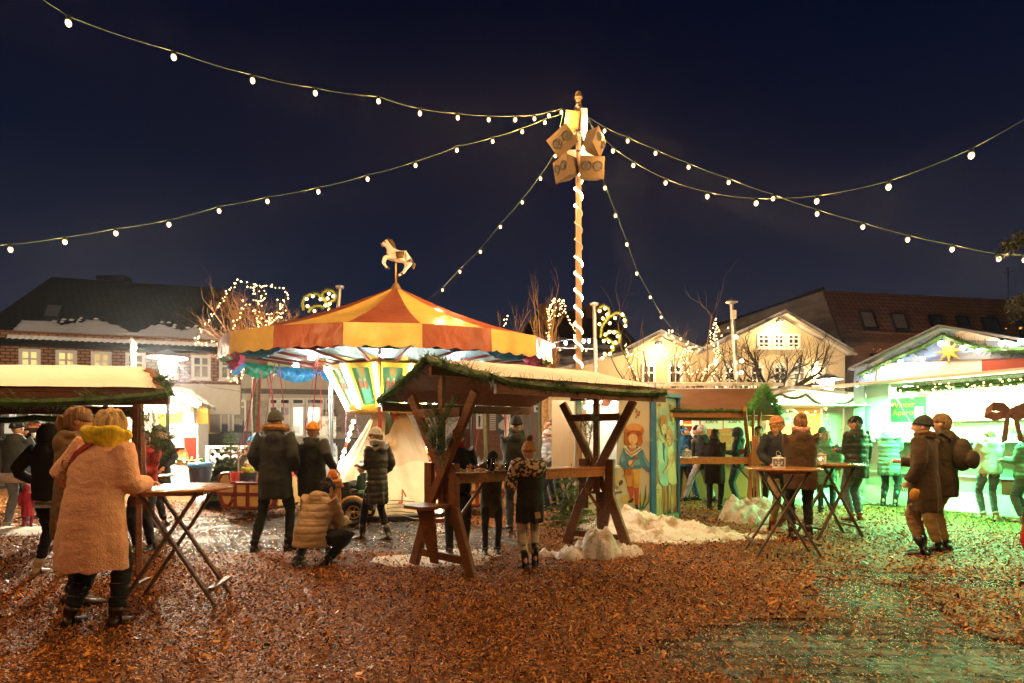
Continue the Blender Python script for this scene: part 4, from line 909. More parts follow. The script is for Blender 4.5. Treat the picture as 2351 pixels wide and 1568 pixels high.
for i in range(NR_):
    fr=MB(); a,b,c,d=dr(i,0),dr(i+1,0),dr(i+1,1),dr(i,1); n=(b-a).cross(d-a).normalized(); ctr=(a+b+c+d)/4
    if n.dot(ctr-V((CX,CY,2.5)))<0: n=-n
    MB().quad(a,b,c,d).build('drum_panel',m_gp,car,world=True)
    ins=[a.lerp(b,.2).lerp(d.lerp(c,.2),.1),a.lerp(b,.8).lerp(d.lerp(c,.8),.1),a.lerp(b,.82).lerp(d.lerp(c,.82),.9),a.lerp(b,.18).lerp(d.lerp(c,.18),.9)]
    o=[a,b,c,d]; 
    for k in range(4): fr.prism([o[k],o[(k+1)%4],ins[(k+1)%4],ins[k]],n*.03)
    fr.build('drum_frame',m_yel,car,world=True)
    # small painted figures and a path on each panel
    pn=MB(); rnd=random.Random(i)
    def on(s,t): return a.lerp(b,s).lerp(d.lerp(c,s),t)+n*.006
    pn.mat(0).quad(on(.3,.55),on(.7,.5),on(.72,.72),on(.3,.78)); pn.mat(1)
    for s in (.36,.55): pn.mat(1).quad(on(s-.06,.40),on(s+.06,.40),on(s+.08,.56),on(s-.08,.56)); pn.mat(2); pn.add([on(s+.05*cos(q_),.36+.035*sin(q_)) for q_ in np.linspace(0,2*PI,10,endpoint=False)],[tuple(range(10))])
    pn.mat(3).quad(on(.4,.12),on(.62,.12),on(.6,.3),on(.42,.3))
    pn.build('drum_picture',[M('pic_green',(.10,.36,.20),.5,bump=0),M('pic_red',(.45,.12,.05),.5,bump=0),M('pic_skin',(.65,.4,.2),.5,bump=0),M('pic_ochre',(.40,.25,.06),.5,bump=0)],car,world=True)
    tb=MB(); tb.tube([dr(i,.06,.075),dr(i,.96,.075)],.026,8); tb.build('fluorescent_tube',m_tubeE,car,world=True)
    MB().bar(dr(i,.0,.05),dr(i,.06,.06),.05,.05).build('tube_holder',m_white,car,world=True); MB().bar(dr(i,.96,.06),dr(i,1.0,.04),.05,.05).build('tube_holder',m_white,car,world=True)
MB().lathe([(.9,ZB-.02),(.84,ZB-.07),(.4,ZB-.05)],(CX,CY,0),24).build('drum_rim',m_yel,car,world=True,smooth=True)
# tent
def tent(t,a,out=0):   # t 0 top .. 1 bottom
    r=.34+(1.62-.34)*(t**1.12)+out; z=ZB-.05+(.10-ZB+.05)*t; k=8; f=abs(sin(a*k/2)); r*=1-.05*(f**2)*1.0
    fold=.018*noise.noise(V((cos(a)*9,sin(a)*9,z*1.1)))+.012*sin(a*23+z*2); return V((CX+(r+fold)*sin(a),CY-(r+fold)*cos(a),z))
rows=[[tent(j/18,2*PI*k/120) for k in range(120)] for j in range(19)]; MB().loft(rows,cap=False).build('tent',m_tent,car,world=True,smooth=True)
def skt(j,k): 
    a=2*PI*k/120; t0=.56-.06*abs(cos(a*4)); t=t0+(1-t0)*j/12; return tent(t,a,.03+.012*sin(PI*j/12)+.01*noise.noise(V((k*.35,j*.6,2))))
MB().loft([[skt(j,k) for k in range(120)] for j in range(13)],cap=False).build('tent_skirt',m_tent2,car,world=True,smooth=True)
MB().lathe([(1.75,.02),(1.75,.10),(1.5,.12)],(CX,CY,0),40).build('base_plate',m_black,car,world=True)
def ontent(u,v,out=.05):
    r=V(((u-CU)/F,1,(HV-v)/F)); best=None
    for s in np.arange(9.5,12.2,.01):
        p=V((0,0,EYE))+r*s; t=(ZB-.05-p.z)/(ZB-.15)
        if 0<=t<=1.05:
            rr=.34+(1.62-.34)*(max(t,0)**1.12)+out
            if (p.x-CX)**2+(p.y-CY)**2<rr*rr: return p
    return V((0,0,EYE))+r*10.4
m_star=M('brick_red_star',(.5,.12,.05),.5,bump=0); m_gs=M('gold_star',(.6,.33,.06),.5,bump=0); m_line=M('dark_green_line',(.03,.07,.04),.5,bump=0)
def star(u,v,r,m,nm='star',rot=.1):
    c=ontent(u,v); o=V((0,-.012,0)); pts=[]
    for k in range(10): rr=r if k%2==0 else r*.42; a=PI/2+k*PI/5+rot; pts.append(ontent(u+rr*cos(a),v-rr*sin(a)))
    MB().prism(pts,o).build(nm,m,car,world=True)
for u,v,r,m in ((907,955,13,m_star),(978,970,13,m_star),(902,1018,13,m_gs),(965,935,9,m_gs),(870,938,10,m_gs),(851,1010,8,m_star)): star(u,v,r,m)
mb=MB()
for k in range(4): mb.tube([ontent(888+i*16,1150+k*8.5+(i==3)*1-1.5*sin(i)) for i in range(5)],.007,4)
for k in range(3): mb.tube([ontent(828+i*10,1142+k*9) for i in range(4)],.007,4); mb.tube([ontent(976+i*9,1150+k*9-i*4) for i in range(4)],.007,4)
mb.build('music_stave',m_line,car,world=True)
def note(u,v,m):
    mb=MB(); mb.prism([ontent(u+5*cos(a),v+4*sin(a),.055) for a in np.linspace(0,2*PI,14,endpoint=False)],(0,-.015,0)); mb.tube([ontent(u+4,v,.06),ontent(u+5,v-30,.06),ontent(u+13,v-14,.06)],.016,5); mb.build('music_note',m,car,world=True)
note(919,1154,m_star); note(987,1128,M('blue_note',(.05,.08,.3),.5,bump=0)); note(851,1148,m_star)
MB().prism([ontent(887,938),ontent(905,968),ontent(893,995),ontent(884,1000)],(0,-.01,0)).build('tent_patch',m_line,car,world=True)
# lamp strips up the tent
m_refl=M('pink_reflector',(.55,.12,.15),.25,bump=0,metal=.3)
def strip(p0,p1,n,lit):
    a=ontent(*p0,.10);b=ontent(*p1,.08)
    MB().bar(a,b,.05,.02,up=(0,-1,0)).build('lamp_strip',m_crm,car,world=True)
    for k in range(n):
        p=a.lerp(b,k/(n-1))+V((.02,-.06,0)); on_=k in lit
        MB().ball(p,.038 if on_ else .034,10,7).build('strip_bulb',E('strip_bulb_lit',(1,.75,.45),35) if on_ else m_refl,car,world=True,smooth=True)
strip((969,968),(1009,1172),15,(2,3,4,7,8,13,14)); strip((811,968),(782,1062),8,(0,1,2,3,5,6,7))
# chains with seats
def ropes(lst,mat=m_rope2,r=.012):
    for (u0,v0,u1,v1,d) in lst: MB().tube([P(u0,v0,d),P(u1,v1,d)],r,5).build('suspension_rope',mat,car,world=True)
ropes([(590,868,548,1035,11.2),(583,870,560,1040,11.2),(600,850,588,1080,11.0),(601,850,583,1080,11.0),(632,830,590,1085,11.0),(612,860,640,1000,10.9),(618,845,636,1000,10.9),(640,835,655,960,11.6),
 (728,815,700,985,10.6),(731,815,715,985,10.6),(735,815,738,985,12.9),(868,796,870,1000,9.9),(871,796,876,1000,9.9),(874,796,872,1080,10.0),
 (1016,820,1013,845,9.9),(1023,820,1027,846,9.9),(1131,830,1126,850,10.6),(1133,830,1140,850,10.6),(1115,905,1089,1045,11.0),(1154,905,1166,1055,10.8),(1184,905,1183,960,10.6),(1194,905,1192,960,10.6),(1213,905,1231,1010,11.3)],r=.011)
ropes([(795,938,793,1000,12.9),(813,938,826,1010,12.9),(1161,905,1161,1065,10.9)],M('lilac_tube',(.45,.2,.35),.4,bump=0))
MB().tube([P(1165,850,11.2),P(1165,1075,11.2)],.06,10).tube([P(1100,905,11.3),P(1162,958,11.2)],.03,8).build('support_post',M('white_tube',(.6,.6,.66),.35,bump=0),car,world=True)
# left gondola: a box boat of cream panels and dark red ribs
def gondola(c,rz,nm='gondola',seatred=True):
    e=Matrix.Translation(V(c))@Matrix.Rotation(rz,4,'Z'); L2=.62;W=.36
    def T(b): b.v=[tuple(e@V(p)) for p in b.v]; return b
    side=[(-L2*.98,.62),(-L2*1.02,.35),(-L2*.8,.10),(L2*.8,.10),(L2*1.02,.35),(L2*.98,.62),(L2*.86,.72),(L2*.62,.74),(L2*.55,.55),(-L2*.55,.55),(-L2*.62,.74),(-L2*.86,.72)]
    b=MB()
    for s in(-1,1): b.prism([(x,s*W,z) for x,z in side],(0,s*.03,0))
    b.box((0,0,.12),(L2*1.6,2*W,.03)); b.box((-L2*.95,0,.4),(.03,2*W,.5)); b.box((L2*.95,0,.4),(.03,2*W,.5))
    o=T(b).build(nm,m_crm,car,world=True)
    r=MB()
    for s in(-1,1):
        y=s*(W+.035)
        pr=[V((x,y,z)) for x,z in side]; r.tube(pr+[pr[0]],.028,6)
        for x in (-L2*.42,0.0,L2*.42): r.bar((x,y,.1),(x,y,.56),.07,.02,up=(0,1,0))
        r.bar((-L2*1.0,y,.35),(L2*1.0,y,.35),.02,.06,up=(0,0,1))
        for cx_ in (-L2*.7,L2*.7):
            r.tube([(cx_+.13*cos(a),y,.33-.2*sin(a)) for a in np.linspace(0,PI,9)],.03,5)
    r.box((0,0,.07),(L2*1.1,.5,.06)); T(r).build('trim',m_dred,o,world=True)
    s_=MB()
    for x,s in((-L2*.55,-1),(L2*.55,1)): s_.box((x,0,.36),(.3,2*W-.04,.06)); s_.box((x+s*.2,0,.55),(.06,2*W-.04,.36))
    T(s_).build('seat',m_red,o,world=True)
    return o
gondola((P(600,1,10.8).x,10.8,.12),R(-12)); gondola((P(1075,1,11.2).x,11.2,.12),R(30)); gondola((-1.3,13.6,.12),R(70))
# ride car with a black mudguard and spoked wheel
rcx=P(812,1,9.9).x; e0_=V((rcx,9.9,0))
body=[(-.75,.28),(-.72,.46),(-.3,.50),(-.16,.74),(-.02,.76),(.0,.56),(.32,.56),(.42,.42),(.40,.28),(.1,.24),(-.6,.22)]
b=MB().prism([e0_+V((x,-.26,z)) for x,z in body],(0,.5,0)); rc=b.build('ride_car',m_black,car,world=True)
MB().box(e0_+V((-.15,-.28,.24)),(1.05,.03,.04)).tube([e0_+V((-.03+.24*cos(a)+.1,-.3,.26+.24*sin(a))) for a in np.linspace(-.1,PI+.1,14)],.028,6).build('trim',m_crm,rc,world=True)
for s,xx in ((-1,.08),(1,.08),(-1,-.58)):
    c=e0_+V((xx,-.31 if s<0 else .27,.245)); r=.19
    w_=MB().tube([c+V((r*cos(a),0,r*sin(a))) for a in np.linspace(0,2*PI,26)],.055,8,cap=False).build('wheel',m_black,rc,world=True,smooth=True)
    sk=MB().tube([c+V((.105*cos(a),0,.105*sin(a))) for a in np.linspace(0,2*PI,18)],.012,5,cap=False).ball(c,.03)
    for k in range(5): a=k*2*PI/5; sk.bar(c,c+V((.11*cos(a),0,.11*sin(a))),.016,.012)
    sk.build('spokes',M('brass',(.5,.33,.14),.35,metal=.6,bump=0),w_,world=True)
MB().box(e0_+V((.3,-.05,.58)),(.3,.42,.05)).build('seat',m_gp,rc,world=True)
MB().tube([P(905,1178,9.9),P(950,1190,9.7),P(1000,1192,9.7),P(1040,1185,9.8)],.012,5).build('barrier_chain',m_steel,car,world=True)
MB().bar(P(985,1196,9.6),P(1060,1192,9.7),.1,.07).build('base_rail',m_dred,car,world=True)
# lights really given off under the canopy come from the tubes; a few ceiling lamps sit between the ribs
for k,(u,dd) in enumerate(((745,.8),(905,.9),(1040,.8),(700,0),(1100,0),(905,-.9))):
    a=R(-60+24*k) 
for i in range(0,NP,2):
    a=R(TH0+i*360/NP+11); p=V((CX+1.9*sin(a),CY-1.6*cos(a),ZT+.06)); MB().ball(p,(.07,.07,.03),10,6).build('ceiling_lamp',E('ceiling_lamp_glass',(.85,.95,1),70),car,world=True)
# ---- horse
def skin(mb_v,edges,rad,name,mats,parent,sub=2,loc=None,world=True,extra=None,roots=(0,)):
    me=bpy.data.meshes.new('t'); me.from_pydata([tuple(p) for p in mb_v],edges,[]); o=bpy.data.objects.new('t',me); COL.objects.link(o)
    md=o.modifiers.new('s','SKIN'); md.use_smooth_shade=True
    for i,sv in enumerate(me.skin_vertices[0].data):
        r=rad[i]; sv.radius=r if hasattr(r,'__len__') else (r,r); sv.use_root=i in roots
    if sub: sd=o.modifiers.new('d','SUBSURF'); sd.levels=sub; sd.render_levels=sub
    dg=bpy.context.evaluated_depsgraph_get(); ev=o.evaluated_get(dg); m2=ev.to_mesh()
    vs_=[v.co.copy() for v in m2.vertices]; fs=[tuple(p.vertices) for p in m2.polygons]; ev.to_mesh_clear(); bpy.data.objects.remove(o); bpy.data.meshes.remove(me)
    if name is None: return vs_,fs
    b=MB(); b.add(vs_,fs)
    if extra: extra(b)
    return b.build(name,mats,parent,smooth=True,world=world)
HD=11.75
def h(u,v,dy=0): p=P(u,v,HD); return p+V((0,dy,0))
hv=[h(936,592),h(922,592),h(907,590),h(898,578),h(892,563),h(886,553),h(880,560),h(876,566),   # rump..muzzle 0-7
    h(944,598,.0),
    h(898,590,-.07),h(884,594,-.08),h(881,606,-.08),h(890,616,-.08),h(893,619,-.08),          # near fore 9-13
    h(899,592,.07),h(884,588,.08),h(880,600,.08),h(884,612,.08),                                # far fore 14-17
    h(938,600,-.07),h(944,609,-.08),h(935,618,-.08),h(930,627,-.08),h(925,631,-.08),           # near hind 18-22
    h(934,602,.07),h(931,612,.08),h(925,622,.08),h(916,628,.08),h(912,631,.08),                 # far hind 23-27
    h(888,548,.02),h(903,585)]
he=[(0,1),(1,2),(2,3),(3,4),(4,5),(5,6),(6,7),(0,8),(2,9),(9,10),(10,11),(11,12),(12,13),(2,14),(14,15),(15,16),(16,17),(0,18),(18,19),(19,20),(20,21),(21,22),(0,23),(23,24),(24,25),(25,26),(26,27),(5,28)]
hr=[.125,.115,.125,.095,.068,.06,.045,.032,.05,.055,.042,.03,.024,.026,.055,.042,.03,.026,.07,.045,.03,.026,.026,.07,.045,.03,.026,.026,.022,.05]
he=[e for e in he]; hr[29]=.05; hv=hv[:29]; hr=hr[:29]
m_hw=M('glossy_white_paint',(.85,.82,.78),.25,var=.04,bump=.0,coat=.4)
hb=skin(hv,he,hr,'horse_figure',[m_hw],car,roots=(1,))
m_hb=M('black_gold_mane',(.06,.04,.02),.4,c2=(.2,.12,.03),vs=9,bump=.4)
mb=MB(); mb.tube([h(889,547),h(896,553),h(901,562),h(905,573),h(909,582)],[.03,.05,.055,.05,.03],8)
mb.build('mane',m_hb,hb,world=True,smooth=True); MB().tube([h(946,597),h(951,607),h(949,618)],[.03,.04,.012],8).build('tail',m_hb,hb,world=True,smooth=True)
mb=MB()
for dy in(-1,1): mb.prism([h(911,582,dy*.12),h(931,582,dy*.12),h(930,596,dy*.13),h(914,599,dy*.13)],(0,dy*.02,0))
mb.tube([h(908,581),h(914,584),h(924,585),h(934,580)],[(.1,.03),(.13,.03),(.13,.03),(.08,.03)],8); mb.build('saddle',m_hb,hb,world=True,smooth=True)
mb=MB()
for t_ in ((877,563),(884,556)): mb.tube([h(t_[0]+3*cos(a)-2*sin(a)*0,t_[1]+3*cos(a),.065*sin(a)) for a in np.linspace(0,2*PI,12)],.008,4)
mb.build('bridle',m_black,hb,world=True)
for x,y,dy in ((893,619,-.08),(884,613,.08),(925,631,-.08),(912,631,.08)): MB().ball(h(x,y,dy),(.035,.03,.022),8,6).build('hoof',m_black,hb,world=True)
MB().tube([V((pk.x,CY,4.6)),V((pk.x,CY,5.15))],.022,8).lathe([(.14,4.56),(.05,4.72),(.02,4.74)],(pk.x,CY,0),16).build('top_rod',M('brass'),car,world=True)
# ================================================================ text as mesh
_oldtext=text
def text(s,name,size,mat,parent,world_pt,rz,ext=.003,**k):
    o=_oldtext(s,name,size,mat,parent,world_pt,rz,ext,**k)
    return o
def meshify():
    dg=bpy.context.evaluated_depsgraph_get()
    for o in [x for x in bpy.data.objects if x.type=='FONT']:
        me=bpy.data.meshes.new_from_object(o.evaluated_get(dg)); n=o.name; p=o.parent; ml=o.matrix_local.copy(); mt=o.data.materials[0]
        bpy.data.objects.remove(o); q_=bpy.data.objects.new(n,me); COL.objects.link(q_); q_.parent=p; q_.matrix_local=ml
        if not me.materials: me.materials.append(mt)
def areal(name,loc,rot,sx,sy,power,col,parent=None):
    ld=bpy.data.lights.new(name,'AREA'); ld.shape='RECTANGLE'; ld.size=sx; ld.size_y=sy; ld.energy=power; ld.color=col
    o=bpy.data.objects.new(name,ld); COL.objects.link(o)
    Mx=Matrix.Translation(V(loc))@Euler(rot).to_matrix().to_4x4()
    if parent is not None: o.parent=parent; Mx=wm(parent).inverted()@Mx
    o.matrix_local=Mx; return o
m_hutw=M('hut_white_boards',(.72,.68,.58),.5,var=.06,vs=3,bump=.25,bs=8,st=(8,1,1)); m_hy=M('hut_yellow_wall',(.75,.48,.12),.6,var=.1,vs=2,bump=.1)
def strip_lamp(parent,p0,p1,mat,r=.025,name='strip_light'): return MB().tube([p0,p1],r,8).build(name,mat,parent,world=True)
# ---------------------------------------------------------------- painted cash booth
PA,PB,PCc=(P(1322,1,9.35).x,9.35),(P(1498,1,9.9).x,9.9),(P(1554,1,10.55).x,10.55)
pb=Fac('painted_booth','pale booth painted with a boy holding a spade and two standing children',PA,PB,'booth')
zt=2.24
f_end=Fac.__new__(Fac); f_end.A=V((*PB,0)); f_end.B=V((*PCc,0)); dd_=f_end.B-f_end.A; f_end.d=dd_.normalized(); f_end.n=V((-f_end.d.y,f_end.d.x,0)); f_end.root=pb.root; f_end.iv=pb.iv
A3,B3,C3=V((*PA,0)),V((*PB,0)),V((*PCc,0)); bk1=C3+V((-.3,1.2,0)); bk0=A3+V((.3,1.5,0))
m_pbw=M('booth_pale_blue',(.50,.55,.50),.45,c2=(.62,.56,.42),thr=(.3,.7),vs=.9,bump=.08,bs=30); m_pbe=M('booth_end_ground',(.58,.55,.30),.45,c2=(.36,.52,.42),thr=(.4,.6),vs=1.2,bump=.08)
m_blue=M('booth_blue_trim',(.05,.17,.34),.4,var=.25,vs=4,bump=.05)
def prismz(pts,z0,z1): return MB().prism([V((p.x,p.y,z0)) for p in pts],(0,0,z1-z0))
# body with a service opening in the front: built as wall pieces
uo0,uo1,vo0,vo1=1347,1420,914,1070
pa,pb_=pb.w(uo0,vo1),pb.w(uo1,vo0)
mb=MB(); th=pb.n*.06
def wq(p0,p1,z0,z1): mb.prism([V((p0.x,p0.y,z0)),V((p1.x,p1.y,z0)),V((p1.x,p1.y,z1)),V((p0.x,p0.y,z1))],th)
wq(A3,pa,.12,zt); wq(pb_,B3,.12,zt); wq(pa,pb_,.12,pa.z); wq(pa,pb_,pb_.z,zt); mb.build('front_wall',m_pbw,pb.root,world=True)
MB().prism([V((B3.x,B3.y,.12)),V((C3.x,C3.y,.12)),V((C3.x,C3.y,zt)),V((B3.x,B3.y,zt))],f_end.n*.06).build('end_wall',m_pbe,pb.root,world=True)
MB().prism([V((C3.x,C3.y,.12)),V((bk1.x,bk1.y,.12)),V((bk1.x,bk1.y,zt)),V((C3.x,C3.y,zt))],(-.06,0,0)).prism([V((bk0.x,bk0.y,.12)),V((bk1.x,bk1.y,.12)),V((bk1.x,bk1.y,zt)),V((bk0.x,bk0.y,zt))],(0,-.06,0)).prism([V((A3.x,A3.y,.12)),V((bk0.x,bk0.y,.12)),V((bk0.x,bk0.y,zt)),V((A3.x,A3.y,zt))],(.06,0,0)).build('back_wall',m_hutw,pb.root,world=True)
MB().prism([V((p.x,p.y,zt)) for p in (A3+V((-.08,-.08,0)),B3+V((.03,-.10,0)),C3+V((.10,-.04,0)),bk1,bk0)],(0,0,.07)).build('roof',m_blue,pb.root,world=True)
MB().bar(B3+V((.0,-.025,.1)),B3+V((.0,-.025,zt)),.10,.07,up=pb.n).bar(C3+V((.02,-.02,.1)),C3+V((.02,-.02,zt)),.05,.05,up=pb.n).build('corner_trim',m_blue,pb.root,world=True)
MB().bar(B3+V((.02,.0,.06)),C3+V((0,0,.06)),.08,.12).build('skirt_beam',m_gp,pb.root,world=True)
MB().bar(pa+V((0,-.04,-.02)),V((pb_.x,pb_.y-.04,pa.z-.02)),.08,.04).build('counter_sill',m_white,pb.root,world=True)
MB().box(V(((pa.x+pb_.x)/2,pb_.y+.75,1.5)),(1.6,.04,1.4)).build('inner_wall',m_hutw,pb.root,world=True)
strip_lamp(pb.root,V((pa.x-.1,pb_.y+.28,pb_.z-.05)),V((pb_.x+.2,pb_.y+.36,pb_.z-.05)),E('booth_lamp',(1,.86,.6),140),.03)
def paint(fac,pts,col,nm,off=-.012,ox=2420,oy=1550,sc=2.75,rough=.5,layer=0,par=None,t=.004):
    """one flat painted shape on the wall, slightly proud of the layer below; points in the close-up's pixels"""
    n=fac.n; w=[]
    for x,y in pts: u=(ox+x/sc)/1.742; v=(oy+y/sc)/1.742; w.append(fac.w(u,v,-.004-layer*.0045))
    m=M('paint_%02d%02d%02d'%tuple(int(c*99) for c in col),col,rough,var=.12,vs=9,bump=.03)
    return MB().prism(w,-n*.003).build(nm,m,par or pb.root,world=True)
def ell(cx,cy,rx,ry,n=24,rot=0,a0=0,a1=2*PI): return [(cx+rx*cos(a)*cos(rot)-ry*sin(a)*sin(rot),cy+rx*cos(a)*sin(rot)+ry*sin(a)*cos(rot)) for a in (np.linspace(a0,a1,n,endpoint=False) if a1-a0>6 else np.linspace(a0,a1,n))]
SK=(.72,.48,.27); HR=(.42,.13,.03); HB=(.50,.17,.05); BL=(.07,.22,.38); LB=(.16,.36,.50); CRM=(.72,.62,.42); SH=(.55,.26,.05); RD=(.42,.06,.03); DK=(.03,.02,.02)
p=lambda pts,c,l=0,nm='boy_mural': paint(pb,pts,c,nm,layer=l)
p(ell(315,1230,150,60),(.58,.42,.15),0,'mural_ground')
p([(240,1085),(305,1085),(312,1170),(300,1215),(268,1225),(262,1160)],RD,1); p([(318,1100),(372,1100),(368,1200),(360,1300),(332,1290),(322,1200)],RD,1)
p([(250,1255),(300,1212),(318,1225),(300,1262),(262,1272)],DK,2); p([(326,1288),(352,1290),(372,1340),(355,1345),(335,1318)],DK,2)
p([(205,890),(378,880),(380,1000),(374,1105),(312,1103),(300,960),(302,1090),(248,1090),(228,1010)],SH,1); p([(300,905),(378,890),(378,1000),(372,1060),(330,1060),(315,980)],(.66,.38,.10),2); p([(212,905),(282,905),(290,960),(250,975),(222,950)],(.40,.13,.03),2)
p([(205,660),(170,760),(155,850),(185,865),(240,870),(206,870),(206,890),(240,900),(400,888),(392,870),(410,860),(460,915),(498,920),(495,850),(445,760),(412,680),(340,640)],BL,3)
p([(190,700),(170,790),(185,830),(215,800),(205,740)],LB,4); p([(410,700),(430,800),(470,880),(490,860),(450,780)],LB,4); p([(300,800),(380,790),(385,850),(300,860)],LB,4)
p([(202,650),(225,632),(262,690),(285,735),(330,690),(375,650),(415,665),(340,740),(285,765),(230,720)],CRM,5); p([(212,668),(282,748),(400,672),(395,662),(282,738),(220,662)],BL,6)
p([(262,628),(345,628),(330,690),(284,738),(264,690)],SK,4); 
for k in range(3): p([(262,665+14*k),(338-6*k,662+14*k),(334-6*k,668+14*k),(264,671+14*k)],(.55,.12,.08),6)
p(ell(312,560,95,80),HR,3); p([(212,540),(230,500),(280,500),(275,600),(240,632),(212,610)],HR,4); p([(350,500),(405,510),(415,600),(395,635),(350,640),(338,600)],HR,4)
p(ell(320,478,108,84),HB,4); p(ell(318,440,84,44),(.62,.30,.11),5); p(ell(322,505,84,34),(.30,.07,.02),5)
p(ell(306,562,50,66),SK,6); p([(258,540),(280,490),(340,488),(358,545),(340,515),(300,508),(275,518)],HR,7)
for x in(287,322): p(ell(x,555,9,4.5),(.75,.7,.6),7); p(ell(x,555,4,4),(.05,.06,.08),8); p([(x-10,543),(x,539),(x+10,543),(x,542)],(.25,.08,.03),7)
p([(300,560),(306,582),(296,584)],(.6,.34,.18),7); p(ell(296,601,12,4.5),(.5,.12,.08),7)
p([(262,800),(300,800),(310,850),(300,872),(265,862),(252,835)],SK,7)
p([(318,745),(345,738),(372,768),(365,775),(348,768),(300,850),(190,990),(182,983),(290,835),(335,760)],(.40,.12,.04),8,'spade_mural')
p([(112,1040),(135,988),(168,992),(200,1030),(185,1070),(150,1092),(120,1080)],(.60,.50,.30),5,'spade_mural'); p([(150,1040),(175,1012),(200,1030),(190,1062),(155,1085)],(.10,.06,.03),6,'spade_mural')
for c,w_,hh in (((405,1340),(450,1060),16),((392,1330),(390,1120),10),((420,1335),(484,1160),11),((398,1345),(362,1265),7)):
    p([(c[0]-w_*0-8 if False else c[0]-9,c[1]),(w_[0]-hh,(c[1]+w_[1])/2),w_,(w_[0]+hh*.2,(c[1]+w_[1])/2+10),(c[0]+10,c[1])],(.06,.16,.06),2,'agave_mural')
for k in range(7): a=k*2*PI/7; p(ell(76+30*cos(a),985+34*sin(a),22,24),(.66,.48,.16),1,'flower_mural')
p(ell(76,985,16,18),(.30,.10,.03),2,'flower_mural')
for x0,y0,x1,y1 in ((95,1190,70,1040),(110,1190,140,1060),(60,1190,40,1060)): p([(x0-5,y0),(x1,y1),(x0+5,y0)],(.05,.10,.05),1,'flower_mural')
p([(205,245),(300,200),(345,235),(380,290),(376,292),(340,242),(300,207),(208,250)],(.12,.22,.10),1,'twig_mural'); p([(300,200),(320,185),(350,188),(335,200),(320,242)],(.12,.34,.16),2,'twig_mural')
for x,y in((340,265),(356,298),(372,300),(342,325),(378,270)): p(ell(x,y,8,13),(.42,.12,.04),2,'twig_mural')
p([(-60,200),(-20,130),(60,110),(80,150),(30,210)],(.60,.30,.30),1,'flower_mural')
# end wall: two children, outline coordinates on the narrow end
qd=lambda pts,c,l=0,nm='children_mural': paint(f_end,pts,c,nm,layer=l)
qd([(520,480),(590,480),(590,560),(530,565)],(.40,.22,.06),0,'wall_mural'); 
qd([(590,230),(700,230),(700,500),(590,480)],(.42,.58,.48),0,'window_mural')
for x,y,r,c in((545,205,16,(.5,.12,.06)),(560,250,20,(.66,.52,.2)),(540,310,20,(.66,.56,.3)),(600,190,14,(.55,.2,.08)),(740,240,18,(.66,.5,.1)),(735,300,18,(.66,.48,.08)),(742,350,16,(.6,.42,.08)),(580,360,14,(.2,.4,.4)),(720,200,12,(.2,.3,.1)),(555,380,12,(.4,.3,.1)),(750,400,10,(.3,.3,.1))): qd(ell(x,y,r,r*1.5,12),c,2,'blossom_mural')
qd([(632,1060),(660,1060),(662,1400),(645,1400)],(.45,.14,.06),1);qd([(680,1060),(702,1060),(708,1350),(690,1350)],(.35,.1,.05),1);qd([(732,1060),(750,1060),(748,1330),(732,1330)],(.55,.3,.12),1);qd([(760,1050),(778,1050),(780,1310),(768,1310)],(.55,.3,.12),1)
qd([(565,600),(580,900),(600,1040),(630,1080),(690,1080),(700,980),(705,700),(700,600),(650,560),(600,540)],(.32,.55,.50),2); qd([(690,660),(740,640),(760,760),(790,1050),(740,1075),(695,1040),(690,860)],(.66,.60,.30),3)
qd([(570,620),(590,570),(640,620),(650,820),(590,850)],(.45,.66,.58),3); qd([(630,610),(668,600),(650,700),(655,820),(640,780)],(.04,.04,.05),4); qd([(600,555),(625,540),(660,600),(700,560),(690,640),(650,640)],(.72,.62,.4),4)
qd(ell(645,400,42,100),(.45,.2,.04),3); qd(ell(650,460,26,62),(.72,.5,.26),4); qd([(610,330),(640,300),(678,330),(672,380),(640,370),(620,440),(606,420)],(.55,.26,.05),5); qd(ell(708,540,38,110),(.55,.22,.05),4); qd(ell(698,575,24,58,rot=-.15),(.72,.5,.26),5); qd([(690,430),(712,420),(722,450),(700,460)],(.6,.2,.06),5)
for x,y in((646,455),(664,458),(692,570),(708,574)): qd(ell(x,y,4,5,8),(.08,.04,.02),6)
qd(ell(658,505,7,5,8),(.5,.12,.08),6); qd(ell(702,608,7,5,8),(.5,.12,.08),6)
qd([(680,870),(705,770),(712,830),(700,900),(650,950),(640,930)],(.66,.42,.2),5); qd([(560,560),(590,560),(585,1100),(562,1100)],(.36,.16,.05),1); qd(ell(580,1130,22,70),(.62,.44,.16),2); qd(ell(574,1125,5,5,8),DK,3);qd(ell(588,1125,5,5,8),DK,3);qd(ell(581,1150,6,6,8),DK,3)
qd(ell(652,1400,16,26),(.25,.06,.03),3); qd(ell(702,1375,18,36),(.08,.04,.03),3); qd(ell(738,1360,16,40),(.35,.08,.04),3); qd(ell(778,1345,14,40),(.35,.08,.04),3); qd(ell(735,1355,8,20),(.7,.5,.3),4)
for k in range(9): qd([(570+26*k,1440-12*k),(566+26*k,1100-5*k),(578+26*k,1300-8*k)],(.55,.46,.10),1,'grass_mural')
MB().bar(f_end.w(1494,1011,-.03),f_end.w(1498,1011,-.08),.03,.03).bar(f_end.w(1548,1010,-.03),f_end.w(1556,1010,-.08),.03,.03).build('hinge',m_gp,pb.root,world=True)
